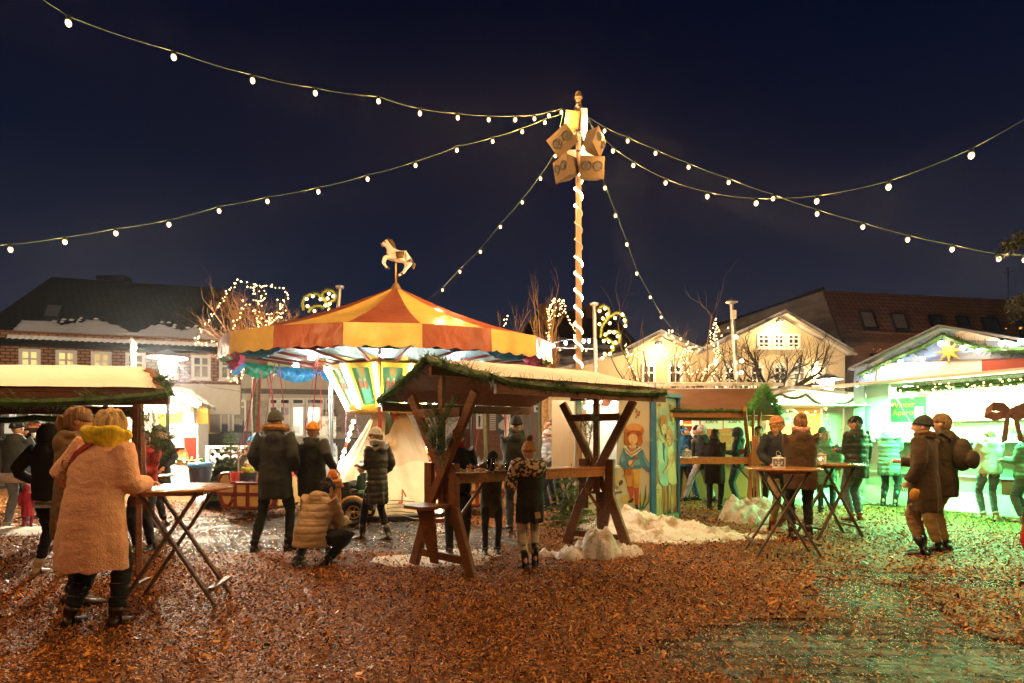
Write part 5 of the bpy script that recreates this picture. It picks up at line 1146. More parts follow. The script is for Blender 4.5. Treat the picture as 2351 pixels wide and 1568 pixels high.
# traffic style lamps hung in front of the booth
t=thing('signal_lamp','small hanging lamp unit with a red hood and one turquoise light beside the pole','lamp',P(1325,912,8.9))
MB().box((0,0,0),(.22,.14,.12)).build('housing',m_black,t); MB().lathe([(.09,-.05),(.1,.05),(.06,.1)],(0,-.06,.02),14).build('red_hood',m_red,t); MB().ball((.12,-.1,-.16),.03).build('turquoise_bulb',E('turquoise_light',(.1,1,.75),30),t); MB().tube([(.05,0,0),(.12,-.08,-.14)],.006,5).build('cord',m_black,t)
# ---------------------------------------------------------------- left drinks hut
hx0,hx1=P(236,1,16).x,P(466,1,16.4).x; hd=16
hut=thing('drinks_hut','white wooden drinks hut glowing inside behind the left shelter, garland round its roof','booth',((hx0+hx1)/2,hd,0))
W_=hx1-hx0
mb=MB(); mb.box((hx0+.08,hd+1.2,1.3),(.16,2.4,2.6)).box((hx1-.15,hd,1.25),(.3,.16,2.5)).prism([V((hx1-.12,hd+.08,0)),V((hx1,hd+.08,0)),V((hx1*1.14,hd+2.3,0)),V((hx1*1.14-.12,hd+2.3,0))],(0,0,2.4)); mb.build('wall',m_hutw,hut,world=True)
MB().box(((hx0+hx1)/2-.75,hd+2.3,1.3),(W_-.2,.1,2.6)).build('rear_wall',m_hy,hut,world=True)
MB().box(((hx0+hx1)/2-.1,hd,.45),(W_-.6,.1,.9)).build('counter_front',m_hutw,hut,world=True)
MB().box(((hx0+hx1)/2-.1,hd-.1,.93),(W_-.4,.4,.06)).build('counter',m_lwood,hut,world=True)
MB().prism([V((hx0-.3,hd,2.3)),V((hx1,hd,2.3)),V((hx1,hd,2.45)),V((hx0+1.2,hd,2.95)),V((hx0-.3,hd,2.95))],(0,.08,0)).build('fascia',m_hutw,hut,world=True)
MB().prism([V((hx0-.4,hd-.35,3.05)),V((hx0+1.1,hd-.35,3.02)),V((hx1+.35,hd-.35,2.4)),V(((hx1+.35)*1.13,hd+2.6,2.4)),V((hx0+1.0,hd+2.6,3.02)),V((hx0-.4,hd+2.6,3.05))],(0,0,.1)).build('roof',m_snow,hut,world=True)
MB().prism([V((hx0+.3,hd-.5,2.18)),V((hx1-.3,hd-.5,2.18)),V((hx1-.3,hd,2.3)),V((hx0+.3,hd,2.3))],(0,0,.03)).build('awning_flap',m_white,hut,world=True)
garland('garland',[V((hx0+1.1,hd-.38,2.95)),V((hx0+2.0,hd-.38,2.62)),V((hx1+.32,hd-.38,2.33))],'lit fir garland down the sloping roof edge of the drinks hut',.1,160,nw=.016)
garland('garland',sagged(V((P(400,1,15.7).x,15.7,.95)),V((P(466,1,15.8).x,15.8,.92)),.06)+[V((P(463,1,15.7).x,15.7,.3))],'fir garland with tiny lights under the counter of the drinks hut',.11,170,nw=.016)
fairy('tiny warm lights in the garlands of the drinks hut',[sagged(V((P(400,1,15.6).x,15.55,.95)),V((P(466,1,15.6).x,15.6,.92)),.06),[V((P(463,1,15.6).x,15.6,.9)),V((P(460,1,15.6).x,15.6,.3))],[V((hx0+1.1,hd-.5,2.93)),V((hx1+.32,hd-.5,2.3))]],r=.025,step=.13,jit=.06)
fr=thing('drinks_fridge','white and red drinks fridge with a bottle picture standing in the hut','fridge',(P(420,1,15.75).x,15.75,.0))
fx=.40
MB().box((0,.3,1.35),(2*fx,.55,1.1)).box((0,.3,.4),(2*fx,.5,.78)).build('cabinet',m_white,fr)
MB().box((0,.015,1.18),(2*fx-.06,.02,.70)).build('door_panel',M('signal_red',(.50,.025,.015),.3,var=.1,bump=0,coat=.3),fr)
bo=[(-.17,.84),(-.16,.98),(-.12,1.12),(-.06,1.25),(-.05,1.4),(.05,1.4),(.06,1.25),(.12,1.12),(.16,.98),(.17,.84)]
MB().prism([(x,0.0,z) for x,z in bo],(0,-.012,0)).build('bottle_picture',M('cola_brown',(.16,.05,.02),.2,c2=(.45,.25,.1),vs=14,bump=0),fr)
text('RINK','fridge_lettering',.15,M('dark_red_ink',(.25,.02,.02),.5,bump=0),fr,V((P(437,1,15.75).x-.0,15.74,1.71)),0,shear=.3)
mn=MB(); mn.box((-.13,-.03,1.5),(.36,.012,.52)); mo_=mn.build('menu_sheet',M('menu_paper',(.7,.66,.6),.6,c2=(.4,.3,.28),thr=(.5,.6),vs=18,bump=0,st=(1,1,6)),fr)
[MB().box((-.13,-.04,zz_),(.40,.02,.025)).build('menu_bar',m_black,fr) for zz_ in (1.77,1.23)]
ld=areal('hut_light',V(((hx0+hx1)/2,hd+1.1,2.5)),(0,0,0),W_*.7,1.2,260,(1,.8,.5),hut)
for k,x in enumerate(np.linspace(hx0+.4,hx1-.4,6)): MB().ball((x,hd-.25,2.36),.05).build('hut_bulb',E('hut_bulb_glass',(1,.78,.5),60),hut,world=True)
strip_lamp(hut,V((hx0,hd-.12,2.33)),V((hx1-.3,hd-.12,2.33)),E('hut_strip',(1,.85,.62),45),.025)
# lattice fence, bin, board, posters
fe=thing('lattice_fence','white diamond lattice fence in front of the parked dark cars','fence',(P(620,1,15).x,15,0))
mb=MB(); xa,xb=P(478,1,15.2).x,P(770,1,15.2).x; z0,z1=.35,1.22
ww=.075; st_=.24; n=int((xb-xa+z1-z0)/st_)+1
def clipd(x,s):
    p0=[x,z0];p1=[x+s*(z1-z0),z1]
    if s>0:
        if p0[0]<xa: p0=[xa,z0+(xa-p0[0])]
        if p1[0]>xb: p1=[xb,z1-(p1[0]-xb)]
    else:
        if p0[0]>xb: p0=[xb,z0+(p0[0]-xb)]
        if p1[0]<xa: p1=[xa,z1-(xa-p1[0])]
    if p1[1]-p0[1]>.05: mb.bar((p0[0],15.2+s*.012,p0[1]),(p1[0],15.2+s*.012,p1[1]),ww,.015,up=(0,1,0))
for k in range(-6,n+6):
    clipd(xa+k*st_,1); clipd(xa+k*st_,-1)
mb.build('lattice_panel',m_white,fe,world=True)
mb=MB()
for x in (xa,(xa+xb)/2,xb): mb.box((x,15.2,.65),(.1,.1,1.3))
mb.box(((xa+xb)/2,15.2,z1+.04),(xb-xa+.1,.09,.08)).box(((xa+xb)/2,15.2,z0-.04),(xb-xa+.1,.07,.08)).box(((xa+xb)/2,15.22,.15),(xb-xa,.04,.3)); mb.build('fence_frame',m_white,fe,world=True)
b_=thing('waste_bin','round dark blue waste bin with a pale blue bag folded over its rim','bin',(P(489,1,15.0).x-.0,14.4,0))
MB().lathe([(.21,.0),(.27,.80),(.28,.84)],n=24).build('barrel',M('blue_plastic',(.02,.04,.09),.35,bump=.05),b_,smooth=True,angle=40); MB().lathe([(.285,.76),(.295,.80),(.29,.87),(.25,.88)],n=24).build('bag_rim',M('blue_bag',(.04,.14,.28),.3,bump=.6,bs=20),b_,smooth=True)
ab=thing('chalkboard_stand','narrow black folding pavement board standing beside the fir tree','board',(P(523,1,12).x,12.0,0))
for s in (-1,1): MB().prism([(-.26,s*.02,1.05),(.26,s*.02,1.05),(.30,s*.35,0),(-.30,s*.35,0)],(0,.03,0)).build('board_panel' ,m_black,ab)
ab.rotation_euler=(0,0,R(75)); 
nb=thing('poster_post','printed poster taped to a white post in front of the lattice fence','poster',(P(753,1,14.6).x,14.6,0))
MB().box((0,.03,.75),(.12,.06,1.5)).build('post',m_white,nb); MB().box((0,-.015,1.78),(.42,.012,.56)).build('poster_sheet',M('poster_print',(.72,.68,.6),.5,c2=(.5,.4,.2),thr=(.42,.5),vs=9,bump=0),nb); MB().box((0,-.01,1.2),(.4,.012,.35)).build('poster_sheet',M('poster_print2',(.6,.62,.7),.5,c2=(.3,.32,.45),thr=(.42,.5),vs=9,bump=0),nb)
fs_=thing('feed_table','small round wooden tray table left of the gondola','table',(P(547,1,11.6).x,11.6,0))
MB().lathe([(.22,1.17),(.23,1.2),(0,1.2)],n=20).build('tray',m_lwood,fs_); MB().tube([(0,0,0),(0,0,1.17)],.02,8).build('stem',m_steel,fs_)
# ---------------------------------------------------------------- parked cars
def parked_car(label,c,rz,L_=4.4,W=1.8,H=1.5,col=(.012,.013,.015)):
    t=thing('parked_car',label,'car',c,rz); m=M('car_paint_dark',col,.18,var=.1,bump=0,coat=.8)
    prof=[(-L_/2,.35),(-L_/2,.75),(-L_/2+.1,.95),(-L_*.30,1.0),(-L_*.17,H*.97),(0,H),(L_*.22,H*.98),(L_*.40,1.02),(L_/2,.9),(L_/2,.35)]
    rows=[]
    for y,k in((-W/2,.86),(-W/2+.12,1),(W/2-.12,1),(W/2,.86)):
        rows.append([V((x*(1 if k==1 else .99),y*(1 if z<1.05 else .86),z if z<1.05 else 1.02+(z-1.02)*(1 if k==1 else .93))) for x,z in prof])
    MB().loft(rows).build('body',m,t,smooth=True,angle=35)
    for s in(-1,1):
        MB().prism([(-L_*.26,s*W*.455,1.03),(-L_*.16,s*W*.415,H*.92),(.0,s*W*.41,H*.945),(L_*.2,s*W*.415,H*.92),(L_*.33,s*W*.455,1.03)],(0,s*.02,0)).build('side_window',m_dglass,t)
        for x in(-L_*.31,L_*.31):
            MB().tube([(x,s*(W/2-.2),.33),(x,s*(W/2+.01),.33)],.33,20).build('wheel',m_black,t)
    MB().quad((-L_*.295,-W*.38,1.03),(-L_*.295,W*.38,1.03),(-L_*.175,W*.36,H*.95),(-L_*.175,-W*.36,H*.95)).build('windscreen',m_dglass,t)
    return t
parked_car('dark estate car parked behind the lattice fence beside the fir tree',(P(560,1,18).x,18,0),R(3),4.6,1.8,1.72)
parked_car('second dark car parked further along, partly behind the carousel tent',(P(835,1,17.5).x,17.5,0),R(3),4.4,1.8,1.52)
# ---------------------------------------------------------------- hut with drinks signs, behind the brown roofed shelter
h2=thing('mulled_wine_hut','brown panelled drinks hut with white price sheets behind the brown roofed shelter','booth',(P(1640,1,14.2).x,14.2,0))
xa,xb=P(1520,1,14.2).x,P(1745,1,14.2).x
m_brn=M('brown_board',(.40,.12,.035),.5,var=.12,vs=2,bump=.1)
MB().box(((xa+xb)/2,15.6,1.3),(xb-xa,.1,2.6)).build('rear_wall',m_brn,h2,world=True)
px0,px1=P(1602,1,14.2).x,P(1700,1,14.2).x
MB().box(((px0+px1)/2,14.25,1.6),(px1-px0,.05,1.5)).build('brown_panel',m_brn,h2,world=True)
mb=MB()
for u in (1520,1597,1706,1745): x=P(u,1,14.2).x; mb.box((x,14.2,1.25),(.14,.12,2.5))
mb.box(((xa+xb)/2,14.15,2.5),(xb-xa,.1,.5)); mb.build('white_frame',m_hutw,h2,world=True)
MB().box(((xa+xb)/2,14.1,.5),(xb-xa,.08,.95)).build('counter_front',m_brn,h2,world=True); MB().box(((xa+xb)/2,13.95,1.0),(xb-xa,.4,.05)).build('counter',m_lwood,h2,world=True)
MB().prism([(xa-.3,13.6,2.75),(xb+.3,13.6,2.75),(xb+.3,15.9,3.0),(xa-.3,15.9,3.0)],(0,0,.08)).build('roof',m_snow,h2,world=True)
mb=MB(); x0=P(1652,1,13.7).x
for k in range(3): mb.box((x0+.3*k-.3,13.7,1.42),(.05,.03,1.0))
for k in range(4): mb.box((x0,13.68,1.05+.27*k),(.7,.03,.05))
tr=solo(mb,'wooden_trellis',m_lwood,'small wooden trellis leaning on the brown hut front','trellis')
m_sheet=M('paper_sheet',(.78,.78,.76),.6,var=.03,bump=0)
def price(label,u,v,w,h_,lines,d=13.6,fx=0):
    t=thing('price_sheet',label,'sign',P(u,v,d)); MB().box((0,.006,0),(w,.008,h_)).build('sheet',m_sheet,t)
    for i,l in enumerate(lines): text(l,'sign_lettering',.125,m_ink,t,P(u,v,d)+V((0,0,h_*.26-i*.17)),0)
    return t
price('white sheet reading Jule Gloegg 3,00 on the brown hut',1634,963,.52,.46,['Jule Gløgg','3,00 €']); price('white sheet reading Pharisaeer 3,50 on the brown hut',1687,962,.52,.44,['Pharisäer','3,50 €'])
price('white sheet reading Glueh 50 Eier half hidden by the fir branches',1724,960,.34,.4,['Glühwein','3,50 €/']); price('white sheet reading Hot Solero Shot on the pale hut',1800,955,.5,.42,['Hot Solero','Shot'])
areal('hut_light',V(((xa+xb)/2,14.9,2.4)),(0,0,0),(xb-xa)*.8,.8,320,(1,.62,.3),h2)
strip_lamp(h2,V((xa+.1,13.95,2.3)),V((xb-.1,13.95,2.3)),E('hut_strip'),.02)
for j in range(3): MB().box((xa+.85,15.35,1.55+.3*j),(1.6,.3,.03)).build('shelf',m_lwood,h2,world=True)
for kk in range(15):
    t=thing('bottle','small bottle standing on a shelf inside the brown hut','bottle',(xa+.2+(kk%5)*.3,15.3,1.566+.3*(kk//5)),group='small bottles on the shelves of the brown hut')
    MB().lathe([(.035,0),(.04,.02),(.04,.12),(.014,.16),(.014,.2)],n=10).build('bottle_glass',[M('brown_bottle'),M('clear_bottle'),m_dred][kk%3],t,smooth=True); MB().lathe([(.017,.2),(.017,.22)],n=8).build('cap',m_black,t)
# ---------------------------------------------------------------- pale hut with a scalloped garland
h3=thing('pale_hut','pale wooden hut with low snowy gable and scalloped garland beside the green kiosk','booth',(P(1860,1,14.5).x,14.5,0))
xa,xb=P(1752,1,14).x,P(1985,1,14).x
MB().prism([P(1745,935,14),P(1990,935,14),P(1985,912,14),P(1835,895,14),P(1750,914,14)],(0,.1,0)).build('gable_wall',m_hutw,h3,world=True)
MB().prism([P(1745,916,13.7),P(1812,893,13.7),P(1840,893,13.7),P(1995,913,13.7),P(1995,905,13.7),P(1840,886,13.7),P(1812,886,13.7),P(1742,909,13.7)],(0,3,0)).build('roof',m_snow,h3,world=True)
MB().box(((xa+xb)/2,16,1.3),(xb-xa,.1,2.6)).build('rear_wall',m_hy,h3,world=True)
for u in(1752,1912,1962): x=P(u,1,14).x; MB().box((x,14.05,1.15),(.16 if u<1900 else .5,.1,2.3)).build('wall_post',m_hutw,h3,world=True)
MB().box(((xa+xb)/2,14,.5),(xb-xa,.1,1.0)).build('counter_front',m_hutw,h3,world=True); MB().box(((xa+xb)/2,13.85,1.02),(xb-xa,.45,.05)).build('counter',m_white,h3,world=True)
MB().box(((xa+xb)/2,13.55,2.27),(xb-xa+.2,.9,.04)).build('awning_flap',m_white,h3,world=True)
areal('hut_light',V(((xa+xb)/2,15,2.3)),(0,0,0),(xb-xa)*.8,.8,170,(1,.82,.5),h3)
strip_lamp(h3,V((xa,13.7,2.33)),V((xb,13.7,2.33)),E('hut_strip'),.022)
gp=[]
for (a,b_,s) in (((1752,915),(1795,905),.0),((1795,905),(1850,905),.10),((1850,905),(1925,927),.14),((1925,927),(1975,900),.1)): gp+=sagged(P(*a,13.5),P(*b_,13.5),s,6)
garland('garland',gp,'scalloped fir garland on the gable of the pale hut',.085,170,nw=.014)
fairy('tiny lights hanging in the opening of the pale hut',[sagged(P(1800,942,13.6),P(1920,942,13.6),.05),pxl([(1860,945),(1862,960),(1870,975)],13.6),pxl([(1895,942),(1903,975)],13.6),pxl([(1820,942),(1822,955)],13.6)],r=.022,step=.09,jit=.06)
bw=thing('menu_board','dark chalk board with ort lettering leaning at the pale hut','board',G(1885,1150)); MB().prism([(-.35,0,.1),(.35,0,.1),(.33,.12,1.1),(-.33,.12,1.1)],(0,.03,0)).build('board',M('grey_board',(.08,.09,.08),.6),bw); text('ort I','board_lettering',.22,m_white,bw,G(1885,1150)+V((.05,-.03,.5)),0)
# ---------------------------------------------------------------- green lit food kiosk
KA,KB=(P(1990,1,13.2).x,13.2),(P(2520,1,9.6).x,9.6)
k=Fac('food_kiosk','large white food kiosk glowing green inside, starry blue fabric over its roof front',KA,KB,'kiosk'); kr=k.root
m_kw=M('kiosk_white_panel',(.78,.76,.70),.35,var=.05,bump=.03); m_kf=M('starry_fabric',(.16,.25,.52),.6,c2=(.42,.46,.56),thr=(.42,.55),vs=1.6,bump=.6,bs=5); m_kg=M('kiosk_green_panel',(.48,.64,.50),.4,var=.08,vs=2,bump=.1,bs=6,st=(9,1,1))
LK=k.L
def kb(x0,x1,y0,y1,z0,z1,m,n): return MB().box(((x0+x1)/2,(y0+y1)/2,(z0+z1)/2),(x1-x0,y1-y0,z1-z0)).build(n,m,kr)
kb(0,LK,0,.08,.28,1.42,m_kg,'counter_front'); kb(0,LK,-.28,.3,1.42,1.47,m_kw,'counter'); kb(0,LK,-.04,-.005,.72,.76,m_kw,'trim')
kb(0,LK,2.2,2.3,.2,2.9,m_kw,'rear_wall'); kb(-.02,.06,0,2.3,.28,2.9,m_kg,'side_wall'); kb(.0,.5,.0,.06,1.47,2.72,m_kg,'corner_panel')
kb(0,LK,-.05,.03,2.72,3.22,m_kw,'fascia'); kb(LK*.585,LK,-.065,-.05,2.78,3.1,M('brick_red_panel',(.36,.05,.025),.4,var=.05,bump=0),'red_fascia_panel')
MB().prism([(-.6,-1.05,2.66),(LK,-1.05,2.66),(LK,-.05,2.72),(-.6,-.05,2.72)],(0,0,.05)).build('awning_flap',m_kw,kr)
# skirt cloth
rows=[[V((x_,-.03-.05*j/4+.03*noise.noise(V((x_*4,j*.6,2))),.42-.40*j/4)) for x_ in np.linspace(.0,LK,70)] for j in range(5)]
MB().loft(rows,cap=False,closed=False).build('skirt_cloth',m_kw,kr,smooth=True)
# starry pediment
ped=[k.l(1962,852,-.12),k.l(2160,757,-.12),k.l(2365,790,-.12),k.l(2500,815,-.12)]; 
pz=[V((p_.x,-.12,p_.z)) for p_ in ped]
MB().prism([V((pz[0].x-.02,-.12,2.9)),V((pz[0].x,-.12,pz[0].z))]+pz[1:]+[V((LK,-.12,3.2)),V((.3,-.12,3.2)),V((.25,-.12,2.72)),V((pz[0].x-.02,-.12,2.72))],(0,.05,0)).build('pediment',m_kf,kr)
MB().prism([V((-.25,-.1,0.2)),V((.0,-.1,.2)),V((.0,-.1,3.0)),V((-.25,-.1,2.9))],(0,.05,0)).build('side_curtain',M('turquoise_fabric',(.36,.55,.58),.5,c2=(.6,.66,.6),vs=3,bump=1,bs=6),kr)
mb=MB(); mb.prism([pz[0]+V((-.1,-.1,.03)),pz[1]+V((0,-.1,.05)),pz[1]+V((0,2.5,.05)),pz[0]+V((-.1,2.5,.03))],(0,0,.05)); mb.prism([pz[1]+V((0,-.1,.051)),pz[3]+V((0,-.1,.05)),pz[3]+V((0,2.5,.05)),pz[1]+V((0,2.5,.051))],(0,0,.05)); mb.build('roof',M('grey_roof_sheet',(.12,.13,.16),.5,bump=.1),kr)
MB().prism([k.l(2190,766,-.2),k.l(2210,758,-.2),k.l(2250,768,-.2),k.l(2330,785,-.2),k.l(2215,780,-.2)],(0,1.0,0)).build('roof_snow',m_snow,kr)
# eight pointed star
c=k.l(2178,806,-.2); pts=[]
for i in range(16): a=PI/2+i*PI/8; r=.27 if i%2==0 else .09; pts.append(V((c.x+r*cos(a),c.y,c.z+r*sin(a))))
MB().prism(pts,(0,.03,0)).build('gold_star',M('star_gold',(.7,.36,.06),.5,bump=.05),kr)
mb=MB(); rnd=random.Random(3)
for i in range(26):
    x_=rnd.uniform(.2,LK*.8); z_=3.27+rnd.uniform(.05,.3); r=rnd.uniform(.015,.035)
    pts=[V((x_+(r if j%2==0 else r*.4)*cos(j*PI/5),-.125,z_+(r if j%2==0 else r*.4)*sin(j*PI/5))) for j in range(10)]; MB().prism(pts,(0,-.004,0)).build('small_star',M('star_gold'),kr)
g1_=[k.w(1972,862,-.25),k.w(2060,820,-.25),k.w(2120,795,-.25),k.w(2165,768,-.25)]; g2_=sagged(k.w(2165,768,-.25),k.w(2260,800,-.25),.03,6)+sagged(k.w(2260,800,-.25),k.w(2400,795,-.25),.06,6)
garland('garland',g1_,'dark garland along the left slope of the kiosk roof front',.15,260,nw=.014); garland('garland',g2_,'dark garland along the right slope of the kiosk roof front',.16,260,nw=.014)
garland('garland',[k.w(2060,895,-.55),k.w(2180,886,-.55),k.w(2400,868,-.55)],'light garland hung with red baubles across the kiosk opening',.16,260,nw=.014)
fairy('warm lights tangled in the garland across the kiosk opening',[[k.w(2060,897,-.62),k.w(2180,889,-.62),k.w(2400,871,-.62)],[k.w(2060,902,-.6),k.w(2180,894,-.6),k.w(2400,876,-.6)]],r=.02,step=.08,jit=.07)
for i,(u,v) in enumerate(((1968,880),(1990,862),(2028,843),(2068,827),(2118,820),(2160,785),(2210,795),(2247,802),(2300,785),(2345,780))):
    t=thing('roof_bulb',('pale round bulb hanging on the kiosk roof garland, number seen from the low left corner: '+['first','second','third','fourth','fifth','sixth','seventh','eighth','ninth','tenth'][i]).replace('number seen','counted'),'bulb',k.w(u,v,-.36),group='bulbs along the kiosk roof garland')
    MB().ball((0,0,-.03),.045,10,8).build('bulb_glass',E('kiosk_bulb',(1,.86,.6),70),t,smooth=True); MB().lathe([(.02,0),(.022,.05)],n=8).build('socket',m_socket,t)
rnd=random.Random(8)
for i in range(18):
    u=2075+i*16; z=rnd.uniform(4,14); pt=k.w(u,893-i*.9+z,-.5); t=thing('bauble','dark red bauble hanging below the garland in the kiosk opening','bauble',pt,group='dark red baubles in the kiosk opening')
    MB().ball((0,0,0),(.035,.035,.04 if i%3 else .05),8,6).build('ball',M('bauble_red',(.25,.02,.04),.2,bump=0),t,smooth=True); MB().tube([(0,0,.03),(0,0,.14)],.003,3).build('thread',m_ink,t)
cb=thing('chalkboard','green chalkboard reading Winter Aperol inside the kiosk','board',k.w(2080,941,.5),k.an)
MB().box((0,0,0),(.86,.03,.56)).build('board',M('chalk_green',(.04,.16,.08),.7,var=.2,bump=.05),cb); MB().box((.30,-.03,-.08),(.18,.01,.28)).build('pinned_sheet',m_sheet,cb)
text('Winter\n Aperol','chalk_lettering',.18,M('chalk_orange',(.45,.14,.05),.8,bump=0),cb,k.w(2072,939,.475),k.an,ry=0)
mc=text('Merry\nChristmas','greeting_lettering',.16,m_dred,kr,k.w(2222,952,-.15),k.an,ry=R(15)); mc.name='greeting_lettering'
MB().tube([k.l(2044,893,-.6),k.l(2100,985,-.06)],.015,6).build('gas_strut',m_steel,kr)
text('er','kiosk_lettering',.2,m_ink,kr,k.w(2030,1047,-.02),k.an)
kb(LK*.66,LK*.72,-.02,-.005,.32,.7,m_dred,'red_hatch'); 
rnd=random.Random(2)
for i in range(20):
    t=thing('mug','white mug or dish standing on the inner counter of the kiosk','mug',wm(kr)@V((.9+i*.19,.12+rnd.uniform(-.02,.16),1.472)),group='white mugs and dishes along the kiosk counter'); h_=rnd.uniform(.1,.2)
    MB().lathe([(.04,0),(.05,h_),(.044,h_),(.035,.01)],n=12).build('mug_wall',m_kw,t,smooth=True,angle=40); MB().tube([(.048+.02*sin(a),0,h_*.5-.035*cos(a)) for a in np.linspace(0,PI,7)],.006,5).build('handle',m_kw,t)

kb(.6,LK,1.95,2.18,1.9,1.94,m_white,'shelf')
for i in range(16):
    t=thing('bottle','bottle standing on the rear shelf inside the kiosk','bottle',wm(kr)@V((.9+i*.26,2.05,1.942)),group='bottles on the rear shelf of the kiosk'); h_=rnd.uniform(.16,.26)
    MB().lathe([(.045,0),(.05,.02),(.05,h_*.6),(.018,h_*.8),(.018,h_)],n=12).build('bottle_glass',[m_kg,M('brown_bottle',(.2,.08,.02),.2,bump=0),M('clear_bottle',(.5,.55,.4),.2,bump=0)][i%3],t,smooth=True); MB().lathe([(.022,h_),(.022,h_+.025)],n=8).build('cap',m_dred,t)
GR=(.42,1.0,.55)
areal('kiosk_light',k.w(2200,878,.9),(0,0,k.an),LK*.9,1.1,600,(1,.95,.52),kr)
for i in range(3): strip_lamp(kr,k.w(2075+i*110,889-i*6,.15+.0*i),k.w(2160+i*110,884-i*6,.15),E('kiosk_tube',(.7,1,.5),45),.025)
areal('kiosk_awning_light',k.w(2200,893,-.62),(0,0,k.an),LK*.85,.5,1150,(.10,1,.28),kr)
# ================================================================ light pole
PX,PD=P(1328,1,9).x,9.0
pole=thing('light_pole','tall round wooden pole wound with a glowing light rope in the centre','pole',(PX,PD,0))
zp=lambda v:P(1,v,PD).z
MB().tube([(0,0,0),(.005,0,3),(0,0,zp(240))],[.055,.05,.042],12).build('timber',M('pole_timber',(.36,.25,.15),.6,var=.2,vs=5,bump=.4,bs=12,st=(6,6,1)),pole)
MB().tube([(0,0,zp(240)),(0,0,zp(228)-.01)],.045,12).lathe([(.05,zp(228)),(.065,zp(226)),(.065,zp(222)),(.05,zp(221)),(.05,zp(214)),(.035,zp(211))],n=14).build('cap',M('pole_cap',(.10,.07,.03),.5,bump=.1),pole)
MB().box((-.11,0,(zp(262)+zp(300))/2),(.22,.2,zp(262)-zp(300)),Matrix.Rotation(R(7),3,'Y')).build('timber_block',m_lwood,pole)
MB().box((.08,-.03,(zp(255)+zp(312))/2),(.1,.1,zp(255)-zp(312))).build('white_bracket',m_white,pole)
for z in (zp(303),zp(350),zp(248)): MB().tube([(.06*cos(a),.06*sin(a),z) for a in np.linspace(0,2*PI,14)],.015,5).build('strap',m_black,pole)
for s in(-1,1): MB().box((s*.14,-.04,zp(358)),(.2,.03,.14)).build('mount_plate',m_white,pole)
z0,z1=zp(925),zp(402); seg=[]; turns=13.5
def rope_pts(za,zb,n): 
    out=[]
    for i in range(n+1):
        z=za+(zb-za)*i/n; a=-2*PI*(z-z0)/((z1-z0)/turns)+1.2; out.append(V((.062*cos(a),.062*sin(a),z)))
    return out
for a,b_,lit in ((z0,zp(590),1),(zp(590),zp(480),0),(zp(480),z1,1)):
    MB().tube(rope_pts(a,b_,int((b_-a)*45)),.014 if lit else .008,6).build('light_rope' if lit else 'unlit_rope',m_rope if lit else m_cablew,pole,smooth=True)
MB().tube([(.10,-.1,zp(275)),(.11,-.12,zp(290)),(.07,-.12,zp(310)),(.09,-.1,zp(335)),(.04,-.1,zp(360))],.022,6).build('light_rope',m_rope,pole,smooth=True)
for i,pts in enumerate((((1292,262),(1286,290),(1300,310),(1303,262)),((1350,270),(1362,300),(1352,320),(1345,262)),((1328,262),(1322,300),(1318,320)))):
    MB().tube(pxl(pts,8.93),.008,4).build('loose_cable',m_cable,pole,world=True)
m_spk=M('beige_speaker_case',(.055,.038,.02),.9,var=.1,bump=.1,spec=.1); m_cone=M('speaker_cone',(.008,.006,.004),.9,bump=.2)
def speaker(label,u,v,rz,rx,ry=0,s=1):
    t=thing('loudspeaker',label,'speaker',P(u,v,8.85)); t.rotation_euler=(rx,ry,rz); WM[t.name]=Matrix.Translation(t.location)@Euler((rx,ry,rz)).to_matrix().to_4x4()
    w,d_,h_=.36*s,.22*s,.31*s
    MB().loft([[(-w/2,-d_/2,-h_/2),(w/2,-d_/2,-h_/2),(w/2,-d_/2,h_/2),(-w/2,-d_/2,h_/2)],[(-w/2*.7,d_/2,-h_/2*.8),(w/2*.7,d_/2,-h_/2*.8),(w/2*.7,d_/2,h_/2*.8),(-w/2*.7,d_/2,h_/2*.8)]]).build('case',m_spk,t)
    MB().box((0,-d_/2-.008,0),(w+.02,.02,h_+.02)).build('front_frame',m_spk,t)
    for sx in(-1,1): MB().lathe([(.075*s,.0),(.07*s,.012),(.05*s,-.002),(.02*s,.004),(0,.006)],n=18).build('cone',m_cone,t).rotation_euler=(PI/2,0,0); bpy.data.objects[-1] if False else None
    return t
def fixcones():
    for o in bpy.data.objects:
        if o.name.startswith('loudspeaker') and o.type=='EMPTY':
            cs=sorted([c for c in bpy.data.objects if c.parent==o and c.name.startswith('cone')],key=lambda c:c.name)
            for i,c in enumerate(cs): c.location=((-.085,.085)[i],-.135,.02)
speaker('beige twin cone loudspeaker facing the square, lowest on the right of the pole',1356,390,R(4),R(8))
speaker('beige loudspeaker turned sideways, lowest on the left of the pole',1303,388,R(-62),R(10))
speaker('beige loudspeaker tilted downward on the upper left of the pole',1293,326,R(-25),R(24),R(-32))
speaker('beige loudspeaker half hidden on the upper right of the pole',1361,327,R(60),R(12),R(18),.9)
fixcones()
